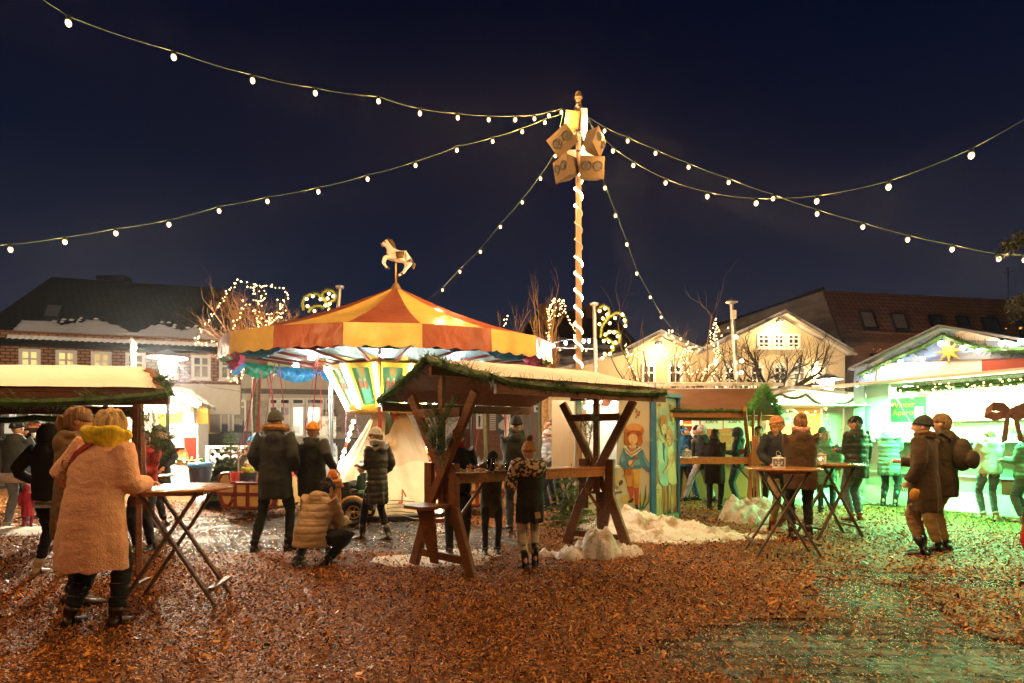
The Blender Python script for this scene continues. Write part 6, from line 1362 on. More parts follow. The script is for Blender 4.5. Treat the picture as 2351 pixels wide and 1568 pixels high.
# ================================================================ bulb strings
bm=MB(); bm.mat(0).ball((0,0,-.062),(.024,.024,.030),12,8); bm.mat(1).lathe([(.012,.0),(.02,-.01),(.02,-.04)],n=8,cap=True)
_b=bm.build('bulb',[m_bulb,m_socket],None,smooth=True); BULB=_b.data; bpy.data.objects.remove(_b)
_b=MB().mat(0).ball((0,0,-.075),(.036,.036,.045),12,8).mat(1).lathe([(.012,.0),(.02,-.01),(.02,-.04)],n=8).build('bulb',[m_bulbc,m_socket],None,smooth=True); BULBC=_b.data; bpy.data.objects.remove(_b)
def bulb(root,p,me=None,s=1):
    o=bpy.data.objects.new('bulb',me or BULB); COL.objects.link(o); o.parent=root; o.location=wm(root).inverted()@V(p); o.scale=(s,s,s)
    if me is None or me is BULBC:
        l=bpy.data.objects.new('bulb_light',LB if me is None else LBC); COL.objects.link(l); l.parent=o; l.location=(0,0,-.125)
    return o
LB=bpy.data.lights.new('bulb_light','POINT'); LB.energy=34; LB.color=WARM; LB.shadow_soft_size=.025
LBC=bpy.data.lights.new('bulb_light','POINT'); LBC.energy=9; LBC.color=(.6,.8,1); LBC.shadow_soft_size=.025
def lineP(u,v,A,B):
    A=V((*A,0));B=V((*B,0)); d=B-A; n=V((-d.y,d.x,0)); rx=(u-CU)/F; t=n.dot(A)/(n.x*rx+n.y); return V((rx*t,t,EYE+(HV-v)/F*t))
def string(label,A,B,bulbs,cable=None,extra=[],mat=m_cable,me=None,up=8,bs=1,r=.0038):
    """A,B plan ends of the cable; bulbs as measured; cable runs just above them"""
    ps=[lineP(u,v,A,B) for u,v in bulbs]+[V(e) for e in extra]
    root=thing('string_lights',label,'string lights',ps[0])
    cab=[lineP(u,v,A,B) for u,v in (cable or [])]
    tops=[p+V((0,0,.035)) for p in ps]
    line=[]
    for i,p in enumerate(tops):
        line.append(p)
    if cab: line=cab[:1]+line+cab[1:]
    fine=[]
    for i,(a,b_) in enumerate(zip(line,line[1:])):
        for k_ in range(4): t=k_/4; q_=a.lerp(b_,t); q_.z-=.02*4*t*(1-t)*(a-b_).length; fine.append(q_)
    fine.append(line[-1]); MB().tube(fine,r,5).build('cable',mat,root,world=True,smooth=True)
    for p in ps: bulb(root,p+V((0,0,.04)),me,bs)
    return root
Pt=(PX,PD)
string('string of bulbs rising from the pole to the top left corner of the picture',(PX-.1,9),(-4.0,4.6),[(1289,254),(1260,262),(1227,269),(1183,271),(1122,271),(1051,266),(964,256),(869,228),(724,209),(580,180),(399,126),(157,47)],[(1305,255)],[(-4.35,4.2,5.35),(-4.8,3.7,5.5),(-5.2,3.2,5.6)])
string('lower left string of bulbs running level to the left edge above the brick house',(PX-.1,9),(-5.9,6.2),[(1251,278),(1199,299),(1131,321),(1049,341),(954,376),(844,407),(731,436),(614,458),(503,480),(388,511),(266,531),(149,551),(24,568)],[(1303,256)],[(-6.4,5.9,3.45),(-7.0,5.6,3.5)])
string('string of bulbs dropping from the pole down behind the striped carousel canopy',(PX-.1,9),(-2.6,13.4),[(1275,355),(1241,407),(1199,461),(1149,518),(1103,575),(1056,621),(1016,663)],[(1296,325),(985,685),(955,725)])
string('string of bulbs dropping from the pole to the bare tree on the right',(PX+.1,9),(5.6,16.5),[(1389,427),(1413,491),(1439,557),(1462,624),(1493,679),(1518,725),(1543,757),(1563,775),(1585,795),(1605,800),(1624,790),(1640,775),(1657,768),(1672,750)],[(1345,290),(1680,722)],bs=1.15)
string('upper right string of bulbs running past the kiosk roof to the right edge',(PX+.1,9),(5.9,6.3),[(1388,297),(1441,320),(1505,348),(1581,380),(1673,415),(1775,452),(1876,487),(1981,517),(2084,546),(2186,568),(2293,590)],[(1345,264)],[(5.75,6.35,3.52),(6.4,5.9,3.5)])
string('sagging string of bulbs swinging up to the right edge over the kiosk',(PX+.1,9),(4.25,4.6),[(1407,343),(1454,376),(1528,416),(1624,447),(1736,462),(1875,457),(2040,424),(2230,351)],[(1345,272)],[(4.4,4.3,4.2),(4.8,3.7,4.5),(5.2,3.1,4.8)])
string('short swagged string of cool white bulbs between carousel and lamp pole',(P(1262,1,12).x,12),(P(1365,1,12.5).x,12.5),[(1270,790),(1299,784),(1324,782),(1340,780),(1352,780)],[(1258,782),(1366,776)],mat=m_cablew,me=BULBC,bs=.9)
string('lower row of three warm bulbs between carousel and lamp pole',(P(1262,1,12).x,12),(P(1365,1,12.5).x,12.5),[(1286,802),(1325,802),(1346,804)],[(1262,795),(1366,800)],mat=m_cablew,bs=.7)
# unseen strings added above and behind the camera to light near mulch and coats
for j,(A_,B_,z) in enumerate((((-6.4,3.2),(2.5,-2.5),4.7),((6.4,3.1),(-1.0,-3.0),4.8))):
    root=thing('string_lights',['string of bulbs overhead crossing left of the viewer','string of bulbs overhead crossing right of the viewer'][j],'string lights',(*A_,z)); a=V((*A_,z));b_=V((*B_,z)); n=(7,3)[j]
    MB().tube(sagged(a,b_,.3,12),.007,5).build('cable',m_cable,root,world=True)
    for i in range(n): p=sagged(a,b_,.3,n)[i+0]; bulb(root,p)
# ================================================================ street lamps and ornaments
def streetlamp(label,c,h_,power,col,side=1,head=True):
    t=thing('street_lamp',label,'street lamp',c)
    MB().tube([(0,0,0),(0,0,h_-.55)],[.06,.045],10).build('post',m_black,t)
    MB().lathe([(.07,h_-.62),(.1,h_-.5),(.17,h_-.42)],n=16).build('collar',m_steel,t)
    MB().lathe([(.17,h_-.42),(.2,h_-.05),(.19,h_)],n=16).build('glass_body',E('street_lamp_glass',col,90),t)
    MB().lathe([(.46,h_+.0),(.42,h_+.04),(.15,h_+.16),(.04,h_+.2)],n=24).build('hood',m_steel,t)
    ld=bpy.data.lights.new('lamp_light','POINT'); ld.energy=power; ld.color=col; ld.shadow_soft_size=.2
    o=bpy.data.objects.new('lamp_light',ld); COL.objects.link(o); o.parent=t; o.location=(.0,-.5,h_-.25); o2=o.copy(); COL.objects.link(o2); o2.parent=t; o2.location=(0,.5,h_-.25); return t
sl=streetlamp('dazzling street lamp with a flat round hood in front of the brick house',(P(385,1,14.5).x,14.5,0),P(1,822,14.5).z,1900,(1,.82,.58))
MB().tube([P(398,823,14.4),P(408,835,14.4),P(395,862,14.4),P(385,868,14.4)],.01,5).tube([P(408,835,14.4),P(440,868,15.2),P(480,888,16.5),P(560,900,19)],.01,5).build('cable',m_cablew,sl,world=True)
streetlamp('dazzling street lamp between the cream house and the green kiosk',(P(1898,1,18).x,18,0),P(1,872,18).z,1000,(1,.82,.55))
l3=thing('street_lamp','far round street lamp glowing in the side street','street lamp',(P(1083,1,24).x,24,0)); MB().tube([(0,0,0),(0,0,2.7)],.05,8).build('post',m_black,l3); MB().ball((0,0,2.85),.17).build('globe',E('far_globe',(1,.85,.6),40),l3)
def curlmat(): return M('tinsel_gold_green',(.50,.46,.08),.5,c2=(.16,.26,.05),vs=18,bump=0)
def ornament(label,d,polehi,polelo,curls,pr=.055):
    t=thing('street_ornament',label,'light ornament',(P(polelo[0],1,d).x,d,0))
    MB().tube([V((P(polelo[0],1,d).x,d,0)),P(*polelo,d),P(*polehi,d)],[pr,pr,pr*.85],10).lathe([(.1,0),(.12,.05),(.0,.1)],P(*polehi,d),12).build('lamp_post',m_steel,t,world=True)
    random.seed(3)
    for pts,bul in curls:
        w3=[]
        for i in range(len(pts)-1):
            for k_ in range(5): w3.append(P(pts[i][0]+(pts[i+1][0]-pts[i][0])*k_/5,pts[i][1]+(pts[i+1][1]-pts[i][1])*k_/5,d-.05))
        mb=MB()
        for p,dr_ in path_pts(w3,.03): needles(mb,p,dr_,10,.085,.014)
        mb.tube(w3,.03,6); cu=mb.build('tinsel_curl',curlmat(),t,world=True)
        for b_ in bul: o=bulb(t,P(b_[0],b_[1],d-.12)+V((0,0,.07)),BULBO,.95)
    return t
_b=MB().mat(0).ball((0,0,-.075),(.036,.036,.04),12,8).mat(1).lathe([(.012,.0),(.02,-.01),(.02,-.04)],n=8).build('bulb',[E('ornament_bulb',(1,.62,.24),14),m_socket],None,smooth=True); BULBO=_b.data; bpy.data.objects.remove(_b)
ornament('curled tinsel street ornament with bulbs on a post behind the carousel canopy',14.5,(780,662),(760,905),[([(697,712),(695,695),(700,682),(712,675),(728,674),(740,682),(752,700),(758,712)],[(704,686),(706,703),(718,680),(736,687)]),([(737,680),(742,671),(752,665),(765,668),(772,680),(768,690),(758,693)],[(755,674),(765,680),(752,685),(757,697),(747,701)]),([(708,718),(714,708),(724,703),(736,703),(744,708)],[(722,714)])])
ornament('fern shaped tinsel street ornament with bulbs beside the centre pole',14.5,(1364,701),(1368,860),[
 ([(1372,716),(1378,705),(1388,702),(1397,708),(1399,720),(1391,735),(1381,752),(1378,780)],[(1377,714),(1389,708),(1394,722),(1384,731),(1376,744)]),
 ([(1382,748),(1398,728),(1415,718),(1430,722),(1437,736),(1434,752)],[(1400,742),(1412,730),(1429,722),(1443,733) if False else (1434,735),(1436,748)]),
 ([(1385,770),(1398,762),(1414,760),(1424,770),(1422,785),(1413,793)],[(1390,768),(1399,762),(1410,763),(1418,772),(1413,786)]),
 ([(1382,782),(1396,778),(1408,788),(1409,803),(1398,814),(1387,818)],[(1386,783),(1398,784),(1405,797),(1400,812),(1388,812),(1383,822)])])
pg=thing('light_pillar','short post wound with yellow lights in front of the brick house','light pillar',(P(306,1,18).x,18,0)); MB().tube([V((P(303,1,18).x,18,0)),P(303,778,18)],.06,8).build('post',m_steel,pg,world=True)
mb=MB(); random.seed(4)
for i in range(110): p=P(307+random.gauss(0,3),785+i*.85,17.9); mb.ball(p,.028,6,4)
mb.build('light_cluster',E('pillar_light',(1,.75,.25),28),pg,world=True)
lp=thing('leaning_post','tall slightly leaning grey post with a cap and fittings before the cream house','post',(P(1700,1,15).x,15,0))
MB().tube([V((P(1697,1,15).x,15,0)),P(1692,880,15),P(1680,700,15)],[.07,.07,.055],10).lathe([(.05,0),(.16,.05),(.12,.1),(0,.16)],P(1680,698,15),14).build('shaft',m_steel,lp,world=True); MB().box(P(1684,722,14.9),(.12,.1,.22)).build('fitting',m_white,lp,world=True)
for i,(u,v) in enumerate(((1690,770),(1703,825),(1702,852),(1643,828))):
    t=thing('hanging_bulb','single warm bulb on a thin cable near the leaning post: '+['highest','middle','lowest, close to the post','apart to the left'][i],'bulb',P(u,v,14.8),group='single bulbs near the leaning post'); MB().ball((0,0,-.04),.05,10,8).build('bulb_glass',E('ornament_bulb'),t,smooth=True); MB().tube([(0,0,0),(0,0,.3)],.008,5).build('socket_cable',m_cable,t)
ws=thing('window_star','cluster of round window lights in the rightmost arched window of the cream house','window lights',f2.w(1868,855,-.2)); 
for u,v in ((1872,833),(1864,845),(1871,849),(1861,856),(1874,858),(1866,866),(1877,846),(1879,868),(1868,872)): MB().ball(f2.w(u,v,-.2),.10,8,6).build('light_ring',E('ornament_bulb'),ws,world=True)
meshify()
# ================================================================ people
m_skin=M('skin',(.62,.36,.25),.5,var=.05,vs=12,bump=.05,bs=60,attr=True)
def cloth_mat(kind,c):
    if max(c)<.14: c=tuple(x*.55 for x in c)
    key=kind+'_%03d%03d%03d'%tuple(int(x*999) for x in c)
    if kind=='puffer': return M(key,c,.45,var=.18,vs=7,bump=.25,bs=24,quilt=1.75,sheen=.1)
    if kind=='fleece': return M(key,c,.95,var=.10,vs=30,bump=.6,bs=70,sheen=.2)
    if kind=='camo': return M(key,(.62,.45,.28),.8,c2=(.03,.03,.02),thr=(.49,.51),vs=26,bump=.4,bs=30,detail=3)
    if kind=='knit': return M(key,c,.9,var=.25,vs=30,bump=.8,bs=30,st=(1,1,.25))
    if kind=='jeans': return M(key,c,.85,var=.35,vs=5,bump=.5,bs=12)
    if kind=='fur': return M(key,c,.9,var=.45,vs=22,bump=1,bs=45)
    if kind=='hair': return M(key,(c[0]*.8,c[1]*.92,c[2]*1.1),.65,var=.6,vs=16,bump=.8,bs=30,st=(3,3,.35))
    if kind=='leather': return M(key,c,.35,var=.2,vs=8,bump=.2,bs=25)
    return M(key,c,.8,var=.2,vs=9,bump=.45,bs=16,sheen=.04)
def ik(a,b,l1,l2,hint):
    a=V(a);b=V(b); d=b-a; L_=d.length; mx=(l1+l2)*.995
    if L_>mx: b=a+d.normalized()*mx; d=b-a; L_=mx
    k=(l1*l1-l2*l2+L_*L_)/(2*L_); h_=math.sqrt(max(l1*l1-k*k,0)); n=d.normalized(); hp=V(hint)-n*V(hint).dot(n)
    if hp.length<1e-4: hp=V((0,1,0))
    return a+n*k+hp.normalized()*h_,b
def headmesh(b,c,Rm,s,skin=(1,1,1),beard=None,glasses=False):
    """head with brow, sockets, nose, lips, chin and ears; local forward +y; c = centre"""
    nu,nv=30,24; v=[];col=[]
    for i in range(nv+1):
        ph=PI*i/nv
        for k in range(nu):
            th=2*PI*k/nu; x=sin(ph)*sin(th); y=sin(ph)*cos(th); z=cos(ph)   # th=0 forward
            X=x*.074;Y=y*.092+.002;Z=z*.112
            f=max(0,y)
            if z<0: X*=1-.30*(-z)**1.5; Y*=1-.06*(-z); 
            if z<-.2 and y<0: Y*=1-.25*(-z-.2)
            g=lambda x0,z0,sx,sz: math.exp(-((x-x0)/sx)**2-((z-z0)/sz)**2)*(1 if y>0 else 0)
            Y+=.020*g(0,-.18,.13,.16)+.012*g(0,-.02,.10,.22)             # nose
            Y-=.011*(g(.38,.06,.2,.12)+g(-.38,.06,.2,.12)); Y+=.006*g(0,.24,.6,.1)
            Y+=.006*g(0,-.52,.3,.07)+.012*g(0,-.85,.25,.15); Y+=.005*(g(.5,-.3,.2,.2)+g(-.5,-.3,.2,.2))
            cc=V((1,1,1))
            if g(0,-.50,.26,.06)>.35: cc=V((.85,.42,.42))
            if g(.38,.24,.2,.04)+g(-.38,.24,.2,.04)>.45: cc=V((.4,.3,.25))
            if g(.38,.06,.13,.06)+g(-.38,.06,.13,.06)>.5: cc=V((.12,.1,.1))
            if beard and (z<-.38 and y>.1 or (z<-.1 and abs(x)>.6 and y>-.1)) and g(0,-.5,.24,.05)<.35: cc=V(beard); Y+=.01
            v.append(c+Rm@(V((X,Y,Z))*s)); col.append(tuple(cc[j]*skin[j] for j in range(3)))
    o=len(b.v); b.v+=[tuple(p) for p in v]; b.c+=col
    b.f+=[(o+i*nu+k,o+(i+1)*nu+k,o+(i+1)*nu+(k+1)%nu,o+i*nu+(k+1)%nu) for i in range(nv) for k in range(nu)]; b.m+=[0]*(nv*nu)
    b.cc=skin
    for sx in(-1,1): b.ball(c+Rm@V((sx*.076*s,-.004*s,-.008*s)),(.012*s,.022*s,.032*s),8,6,Rm)
def capshape(b,c,Rm,s,z0,k=1.0,top=1.0,back=0,n=24,m=8,fwd=0,flat=0):
    """shell over the skull from height z0 (in head radii) upwards"""
    rings=[]
    for j in range(m+1):
        z=z0+(1-z0)*j/m; r=math.sqrt(max(1-z*z,0)) if j<m else .02
        if z<0: r=1-.12*z*z
        rings.append([c+Rm@(V((r*.080*sin(2*PI*q_/n)*k,r*.100*cos(2*PI*q_/n)*k-back*(1-z)*.02+fwd,z*.118*top))*s) for q_ in range(n)])
    rings.append([c+Rm@(V((.002*sin(2*PI*q_/n),.002*cos(2*PI*q_/n)+fwd,.120*top))*s) for q_ in range(n)])
    b.loft(rings)
NPER=[0]
def person(label,u,vf,vh,rz,top=None,pants=None,shoes=None,hat=None,hair=None,scarf=None,lean=0,side=0,twist=0,head=(0,0,0),ph=.95,armL=None,armR=None,feet=None,hk=1.0,skin=(1,1,1),bag=None,beard=None,glasses=None,pos=None,H=None,vox=None,fat=1.0,coatlen=None,hint=None,group=None,curl=.9,knee=None,base=0,extra=None,back=None):
    """u, vf, vh: picture column, feet row and head-top row of the figure; rz: heading in degrees, 0 = back to the viewer"""
    d=dep(vf) if pos is None else pos[1]; x=(u-CU)/F*d if pos is None else pos[0]
    if H is None: H=EYE*(vf-vh)/(vf-HV)
    NPER[0]+=1; s=H/1.75; t=thing('person',label,'person',(x,d,base),R(rz)); rnd=random.Random(NPER[0]*17)
    near=d<7.2; vx=(vox or (.011 if near else .016))*max(s,.6)
    top=dict(dict(c=(.03,.03,.035),kind='cloth',hem=.78,w=1,hood=True,flare=1.0),**(top or {})); pants=dict(dict(c=(.03,.03,.04),kind='cloth',w=1),**(pants or {})); shoes=dict(dict(c=(.03,.025,.02),h=.10,sole=None),**(shoes or {}))
    # spine
    pel=V((0,0,ph)); Ux=Matrix.Rotation(R(side),3,'Y')@Matrix.Rotation(-R(lean),3,'X'); cz=.55
    def sp(z): # z above pelvis along a softly curving spine
        if z<=0: return pel+V((0,0,z))
        k_=min(1,z/.25); Mx=Matrix.Rotation(R(side)*k_,3,'Y')@Matrix.Rotation(-R(lean)*k_,3,'X'); return pel+(Mx@V((0,0,z)) if k_>=1 else Mx@V((0,0,z)))
    Tw=Ux@Matrix.Rotation(R(twist),3,'Z')
    neck=sp(.53); sh={sx:sp(.475)+Tw@V((sx*.178*(1 if fat<1.15 else 1.05),-.01,0)) for sx in(-1,1)}
    hp,hr_,ht=head; Rm=Tw@Matrix.Rotation(R(ht),3,'Z')@Matrix.Rotation(-R(hp),3,'X')@Matrix.Rotation(R(hr_),3,'Y')
    hc=neck+Rm@V((0,.018,.125*hk)); hs=hk
    pres={'down':(.07,.03,-.53),'pocket':(.05,.14,-.42),'front':(-.12,.30,-.26),'cup':(-.10,.30,-.10),'mouth':(-.14,.20,.10),'table':(-.04,.36,-.30),'knee':(0,.32,-.30),'up':(-.05,.30,.02),'hip':(.16,-.02,-.34),'cross':(-.26,.20,-.24),'face':(-.15,.24,.17),'back':(.0,-.12,-.46)}
    arms={}
    for sx,a in((-1,armL),(1,armR)):
        a=a or 'down'; tgt=pres[a] if isinstance(a,str) else a
        tw=sh[sx]+(Matrix.Rotation(R(twist),3,'Z') if True else Tw)@V((tgt[0]*sx,tgt[1],tgt[2])); hn=V((sx*.28,-.85,-.25)); el,wr=ik(sh[sx],tw,.285,.255,hn); arms[sx]=(el,wr,a)
    ft=feet or ((-.10,0,0),(.11,.02,0)); legs={}
    for sx,f in((-1,ft[0]),(1,ft[1])):
        hip=pel+V((sx*.095,0,-.03)); an=V((f[0],f[1],.085+(f[3] if len(f)>3 else 0))); kn,an2=ik(hip,an,.44,.43,V((sx*.12,1,.0)) if knee is None else V((sx*knee,1,.2))); legs[sx]=(hip,kn,an,R(f[2]) if len(f)>2 else 0)
    def S(p): return V(p)*s
    # continuous body
    pv=[pel,sp(.13),sp(.33),sp(.46),neck,hc-Rm@V((0,0,.05))]; rad=[.10,.09,.095,.062,.050,.05]; ed=[(0,1),(1,2),(2,3),(3,4),(4,5)]
    for sx in(-1,1):
        el,wr,_=arms[sx]; i=len(pv); pv+=[sh[sx]-V((sx*.02,0,.035)),el,wr]; rad+=[.036,.036,.027]; ed+=[(3,i),(i,i+1),(i+1,i+2)]
        fd=(wr-el).normalized(); pn=wr+fd*.085; pv.append(pn); rad.append((.036,.018)); ed.append((i+2,i+3))
        hip,kn,an,fr_=legs[sx]; j=len(pv); toe=an+Matrix.Rotation(fr_,3,'Z')@V((0,.07,-.05)); pv+=[hip,kn,an,toe]; rad+=[.07,.046,.03,.018]; ed+=[(0,j),(j,j+1),(j+1,j+2),(j+2,j+3)]
    roots=[0]
    showhand=top.get('hands',True) and (near or isinstance(arms[1][2],(str,tuple)))
    if showhand:
        for sx in(-1,1):
            el,wr,a=arms[sx]; fd=(wr-el).normalized(); xx,yy,zz_=frame(fd,V((0,0,1)) if abs(fd.z)<.9 else V((0,1,0)))
            across=xx; inn=-yy if fd.z>-.7 else -V((sx,0,0)); across=fd.cross(inn).normalized(); inn=across.cross(fd).normalized()
            if inn.dot(V((-sx,.0,-.4)))<0: inn=-inn
            cu=curl if isinstance(a,str) and a not in('down',) else .45
            for q_,(off,ln,r_) in enumerate(((-.030,.070,.0085),(-.010,.080,.009),(.010,.075,.0088),(.029,.060,.0078))):
                b0=wr+fd*.082+across*off; dr_=fd; i=len(pv); roots.append(i); pv.append(b0-fd*.03); rad.append(r_); p=b0
                for sgm in (.45,.32,.23):
                    pv.append(p); rad.append(r_*(.8+.2*sgm)); ed.append((len(pv)-2,len(pv)-1)); ang=cu*(.7+.15*q_*.3); dr_=(dr_*cos(ang)+inn*sin(ang)).normalized(); p=p+dr_*ln*sgm*1.0
                pv.append(p); rad.append(r_*.75); ed.append((len(pv)-2,len(pv)-1))
            thd=(across*(-sx*1.0 if across.dot(V((0,1,0)))*-sx>0 else sx*1.0)); 
            b0=wr+fd*.03+thd*.025; i=len(pv); roots.append(i); dr_=(thd*.7+fd*.7+inn*.2).normalized()
            pv+=[b0-thd*.02,b0+dr_*.03,b0+dr_*.055+inn*.01]; rad+=[.012,.0105,.009]; ed+=[(i,i+1),(i+1,i+2)]
    vsx,fsx=skin_([S(p) for p in pv],ed,[tuple(q_*s for q_ in r) if hasattr(r,'__len__') else r*s for r in rad],roots)
    b=MB(); b.col(skin); b.add(vsx,fsx); headmesh(b,S(hc),Rm,s*hs,skin,beard)
    b.build('body',m_skin,t,smooth=True,colors=True)
    # ---- trousers
    pc=cloth_mat(pants['kind'],pants['c']); lb=MB(); pw=pants['w']
    z0=sp(.06)
    for sx in(-1,1):
        hip,kn,an,fr_=legs[sx]; cut=shoes['h']-.07; low=an+(kn-an).normalized()*max(0,cut) 
        lb.tube([S(p) for p in (hip+V((-sx*.02,-.01,.07)),hip.lerp(kn,.35),hip.lerp(kn,.8),kn,kn.lerp(an,.35),kn.lerp(an,.75),low-V((0,0,.01)))],[r*s*pw*(fat**.6) for r in (.105,.096,.074,.068,.066,.056,.054)],12)
    lb.ball(S(pel+V((0,-.015,0))),(.158*s*fat**.7,.118*s*fat**.7,.11*s),14,9)
    co_,no_,fs_=remesh(lb,vx*1.15,4)
    dn=np.array([.010*s*noise.noise(V((p[0]*9,p[1]*9,p[2]*22)))+.006*s*noise.noise(V((p[0]*25,p[1]*25,p[2]*40))) for p in co_]); co_=co_+no_*dn[:,None]
    from_arrays(co_,fs_).build('trousers',pc,t,smooth=True)
    # ---- shoes
    for sx in(-1,1):
        hip,kn,an,fr_=legs[sx]; Rz=Matrix.Rotation(fr_,3,'Z'); lift=an.z-.085; tip=(ft[0] if sx<0 else ft[1]); pit=R(tip[4]) if len(tip)>4 else 0
        Rf=Rz@Matrix.Rotation(pit,3,'X'); g_=V((an.x,an.y,lift)); shb=MB(); n=14
        ring=[]
        for (y,w_,h_,zb) in ((-.075,.020,.03,.012),(-.068,.036,.07,.0),(-.03,.040,.095,.0),(.03,.041,.085,.0),(.09,.047,.062,.0),(.14,.045,.05,.0),(.175,.030,.036,.004),(.185,.012,.02,.008)):
            ring.append([S(g_+Rf@V((w_*cos(2*PI*q_/n),y,zb+h_/2+h_/2*sin(2*PI*q_/n)*(1 if sin(2*PI*q_/n)>0 else 1)))) for q_ in range(n)])
        shb.loft(ring); bh=shoes['h']
        if bh>.06:
            tp=an+(kn-an).normalized()*max(.0,bh-.085); shb.tube([S(an+Rf@V((0,-.012,-.045))),S(an.lerp(tp,.5)+V((0,-.008,0))),S(tp)],[.05*s,.050*s,.060*s],12)
        o_=shb.build('shoe',cloth_mat('leather',shoes['c']),t,smooth=True)
        sl_=MB(); pts=[(-.08,.032),(-.05,.042),(.03,.044),(.09,.05),(.15,.046),(.187,.025)]; oc=shoes.get('sole') or (.02,.018,.015)
        poly=[V((w_,y,.001)) for y,w_ in pts]+[V((-w_,y,.001)) for y,w_ in reversed(pts)]
        sl_.prism([S(g_+Rf@p) for p in poly],S(Rf@V((0,0,.026)))); sl_.build('sole',cloth_mat('cloth',oc),o_)
        if shoes.get('cuff'):
            tp=an+(kn-an).normalized()*(bh+.0); MB().tube([S(tp),S(tp+(kn-an).normalized()*.11)],[.066*s,.068*s],14).build('trouser_cuff',cloth_mat('jeans',shoes['cuff']),t,smooth=True)
    # ---- upper garment
    tk=top['kind']; tm=cloth_mat(tk,top['c']); w=top['w']*fat; cb=MB(); n=20; hem=top['hem']-.95
    if coatlen is not None: hem=coatlen
    prof=[(hem,.172*top['flare'],.135*top['flare'])]
    if hem<-.3: prof.append((hem*.6,.178*(1+(top['flare']-1)*.7),.14*(1+(top['flare']-1)*.6)))
    if hem<-.1: prof.append((-.06,.182,.14))
    prof+=[(.06,.175,.13),(.16,.168,.122),(.30,.182,.128),(.40,.176,.118),(.465,.150,.098),(.51,.095,.08),(.56,.070,.074)]
    rings=[]
    for z,a,d_ in prof:
        c=sp(z); k_=min(1,max(0,z/.25)); Mx=(Matrix.Rotation(R(side)*k_,3,'Y')@Matrix.Rotation(-R(lean)*k_,3,'X'))@Matrix.Rotation(R(twist)*min(1,max(0,z/.45)),3,'Z')
        if ph<.8 and z<=.06:  c=pel+V((0,-.02 if z<0 else 0,z))
        rings.append([S(c+Mx@V((a*w*cos(2*PI*q_/n),d_*w*sin(2*PI*q_/n),0))) for q_ in range(n)])
    cb.loft(rings)
    pfk=1.13 if tk in('puffer','fleece') else 1.0
    for sx in(-1,1):
        el,wr,a=arms[sx]; ws_=wr-(wr-el).normalized()*.012; r_=np.array([.082,.080,.071,.066,.060,.052,.050])*s*pfk*(fat**.6)*top['w']**.6
        inn_=sp(.44)+Tw@V((sx*.09,0,0))
        cb.tube([S(p) for p in (inn_,sh[sx]+V((sx*-.01,0,.0)),sh[sx].lerp(el,.45),sh[sx].lerp(el,.9),el.lerp(wr,.25),el.lerp(wr,.75),ws_)],list(r_),12)
    if top['hood']:
        hb_=[]
        for q_ in range(9): a=PI*(.08+.84*q_/8); hb_.append(S(neck+Tw@V((.105*cos(a),-.075*sin(a)+.012,.015-.03*sin(a)))))
        cb.tube(hb_,[r*s for r in (.03,.042,.05,.058,.062,.058,.05,.042,.03)],8)
        cb.ball(S(neck+Tw@V((0,-.10,-.075))),(.10*s,.05*s,.085*s),12,8)
    if top.get('skirt'): pass
    co_,no_,fs_=remesh(cb,vx,4 if tk!='puffer' else 3)
    amp=dict(puffer=.010,fleece=.009,camo=.010).get(tk,.009)*s
    dn=[]
    for p in co_:
        zz_=p[2]/s; f=noise.noise(V((p[0]*6,p[1]*6,p[2]*9+NPER[0])))*.9+noise.noise(V((p[0]*15,p[1]*15,p[2]*26)))*.5
        e=amp*f
        if zz_<ph+.05 and hem<-.12: e+=.012*s*sin(math.atan2(p[1],p[0])*7+NPER[0])*min(1,(ph+.05-zz_)*3)
        if tk=='puffer': e+=.011*s*(abs(sin(PI*zz_/.085))**.5-.6)
        dn.append(e)
    co_=co_+no_*np.array(dn)[:,None]
    ct=from_arrays(co_,fs_).build(top.get('name','coat' if hem<-.25 else 'jacket'),tm,t,smooth=True)
    if top.get('fur'):
        fb_=MB(); frnd=random.Random(3)
        pts=[S(neck+Tw@V((.125*cos(a),.02-.11*sin(a),.035+.02*abs(sin(a))))) for a in np.linspace(-.5,PI+.5,12)]
        fb_.tube(pts,[.04*s]*12,8)
        for p,dd in path_pts(pts,.006): needles(fb_,p,dd,9,.062*s,.007*s,1.2,frnd)
        fb_.build('fur_trim',cloth_mat('fur',top['fur']),t,smooth=False)
    if top.get('hem_c'):
        MB().tube([S(sp(hem)+V((0,0,-.075))),S(sp(hem)+V((0,0,.02)))],[(.172*s*w,.125*s*w),(.17*s*w,.125*s*w)],20).build('shirt_hem',cloth_mat('cloth',top['hem_c']),t,smooth=True)
    if top.get('patch'):
        px_,pz_=top['patch']; MB().box(S(pel+V((px_,-.155*w,pz_))),(.075*s,.012,.085*s),Matrix.Rotation(R(-8),3,'Y')).build('cloth_patch',cloth_mat('cloth',(.45,.33,.15)),t)
    # ---- scarf
    if scarf:
        sb=MB(); big=1.35 if (isinstance(scarf,dict) and scarf.get('big')) else 1; sc_=scarf['c'] if isinstance(scarf,dict) else scarf
        for q_ in range(2 if big==1 else 3):
            sb.tube([S(neck+Tw@V(((.082+.012*q_)*big*cos(a),(.078+.01*q_)*big*sin(a)-.005,.005+.036*q_+.012*sin(a*2+q_)))) for a in np.linspace(0,2*PI,18)],[.034*s*big*(1+.15*sin(k_*2.1)) for k_ in range(18)],8)
        co_,no_,fs_=remesh(sb,vx,3); co_=co_+no_*np.array([.008*s*noise.noise(V((p[0]*20,p[1]*20,p[2]*30))) for p in co_])[:,None]
        from_arrays(co_,fs_).build('scarf',cloth_mat('knit',sc_),t,smooth=True)
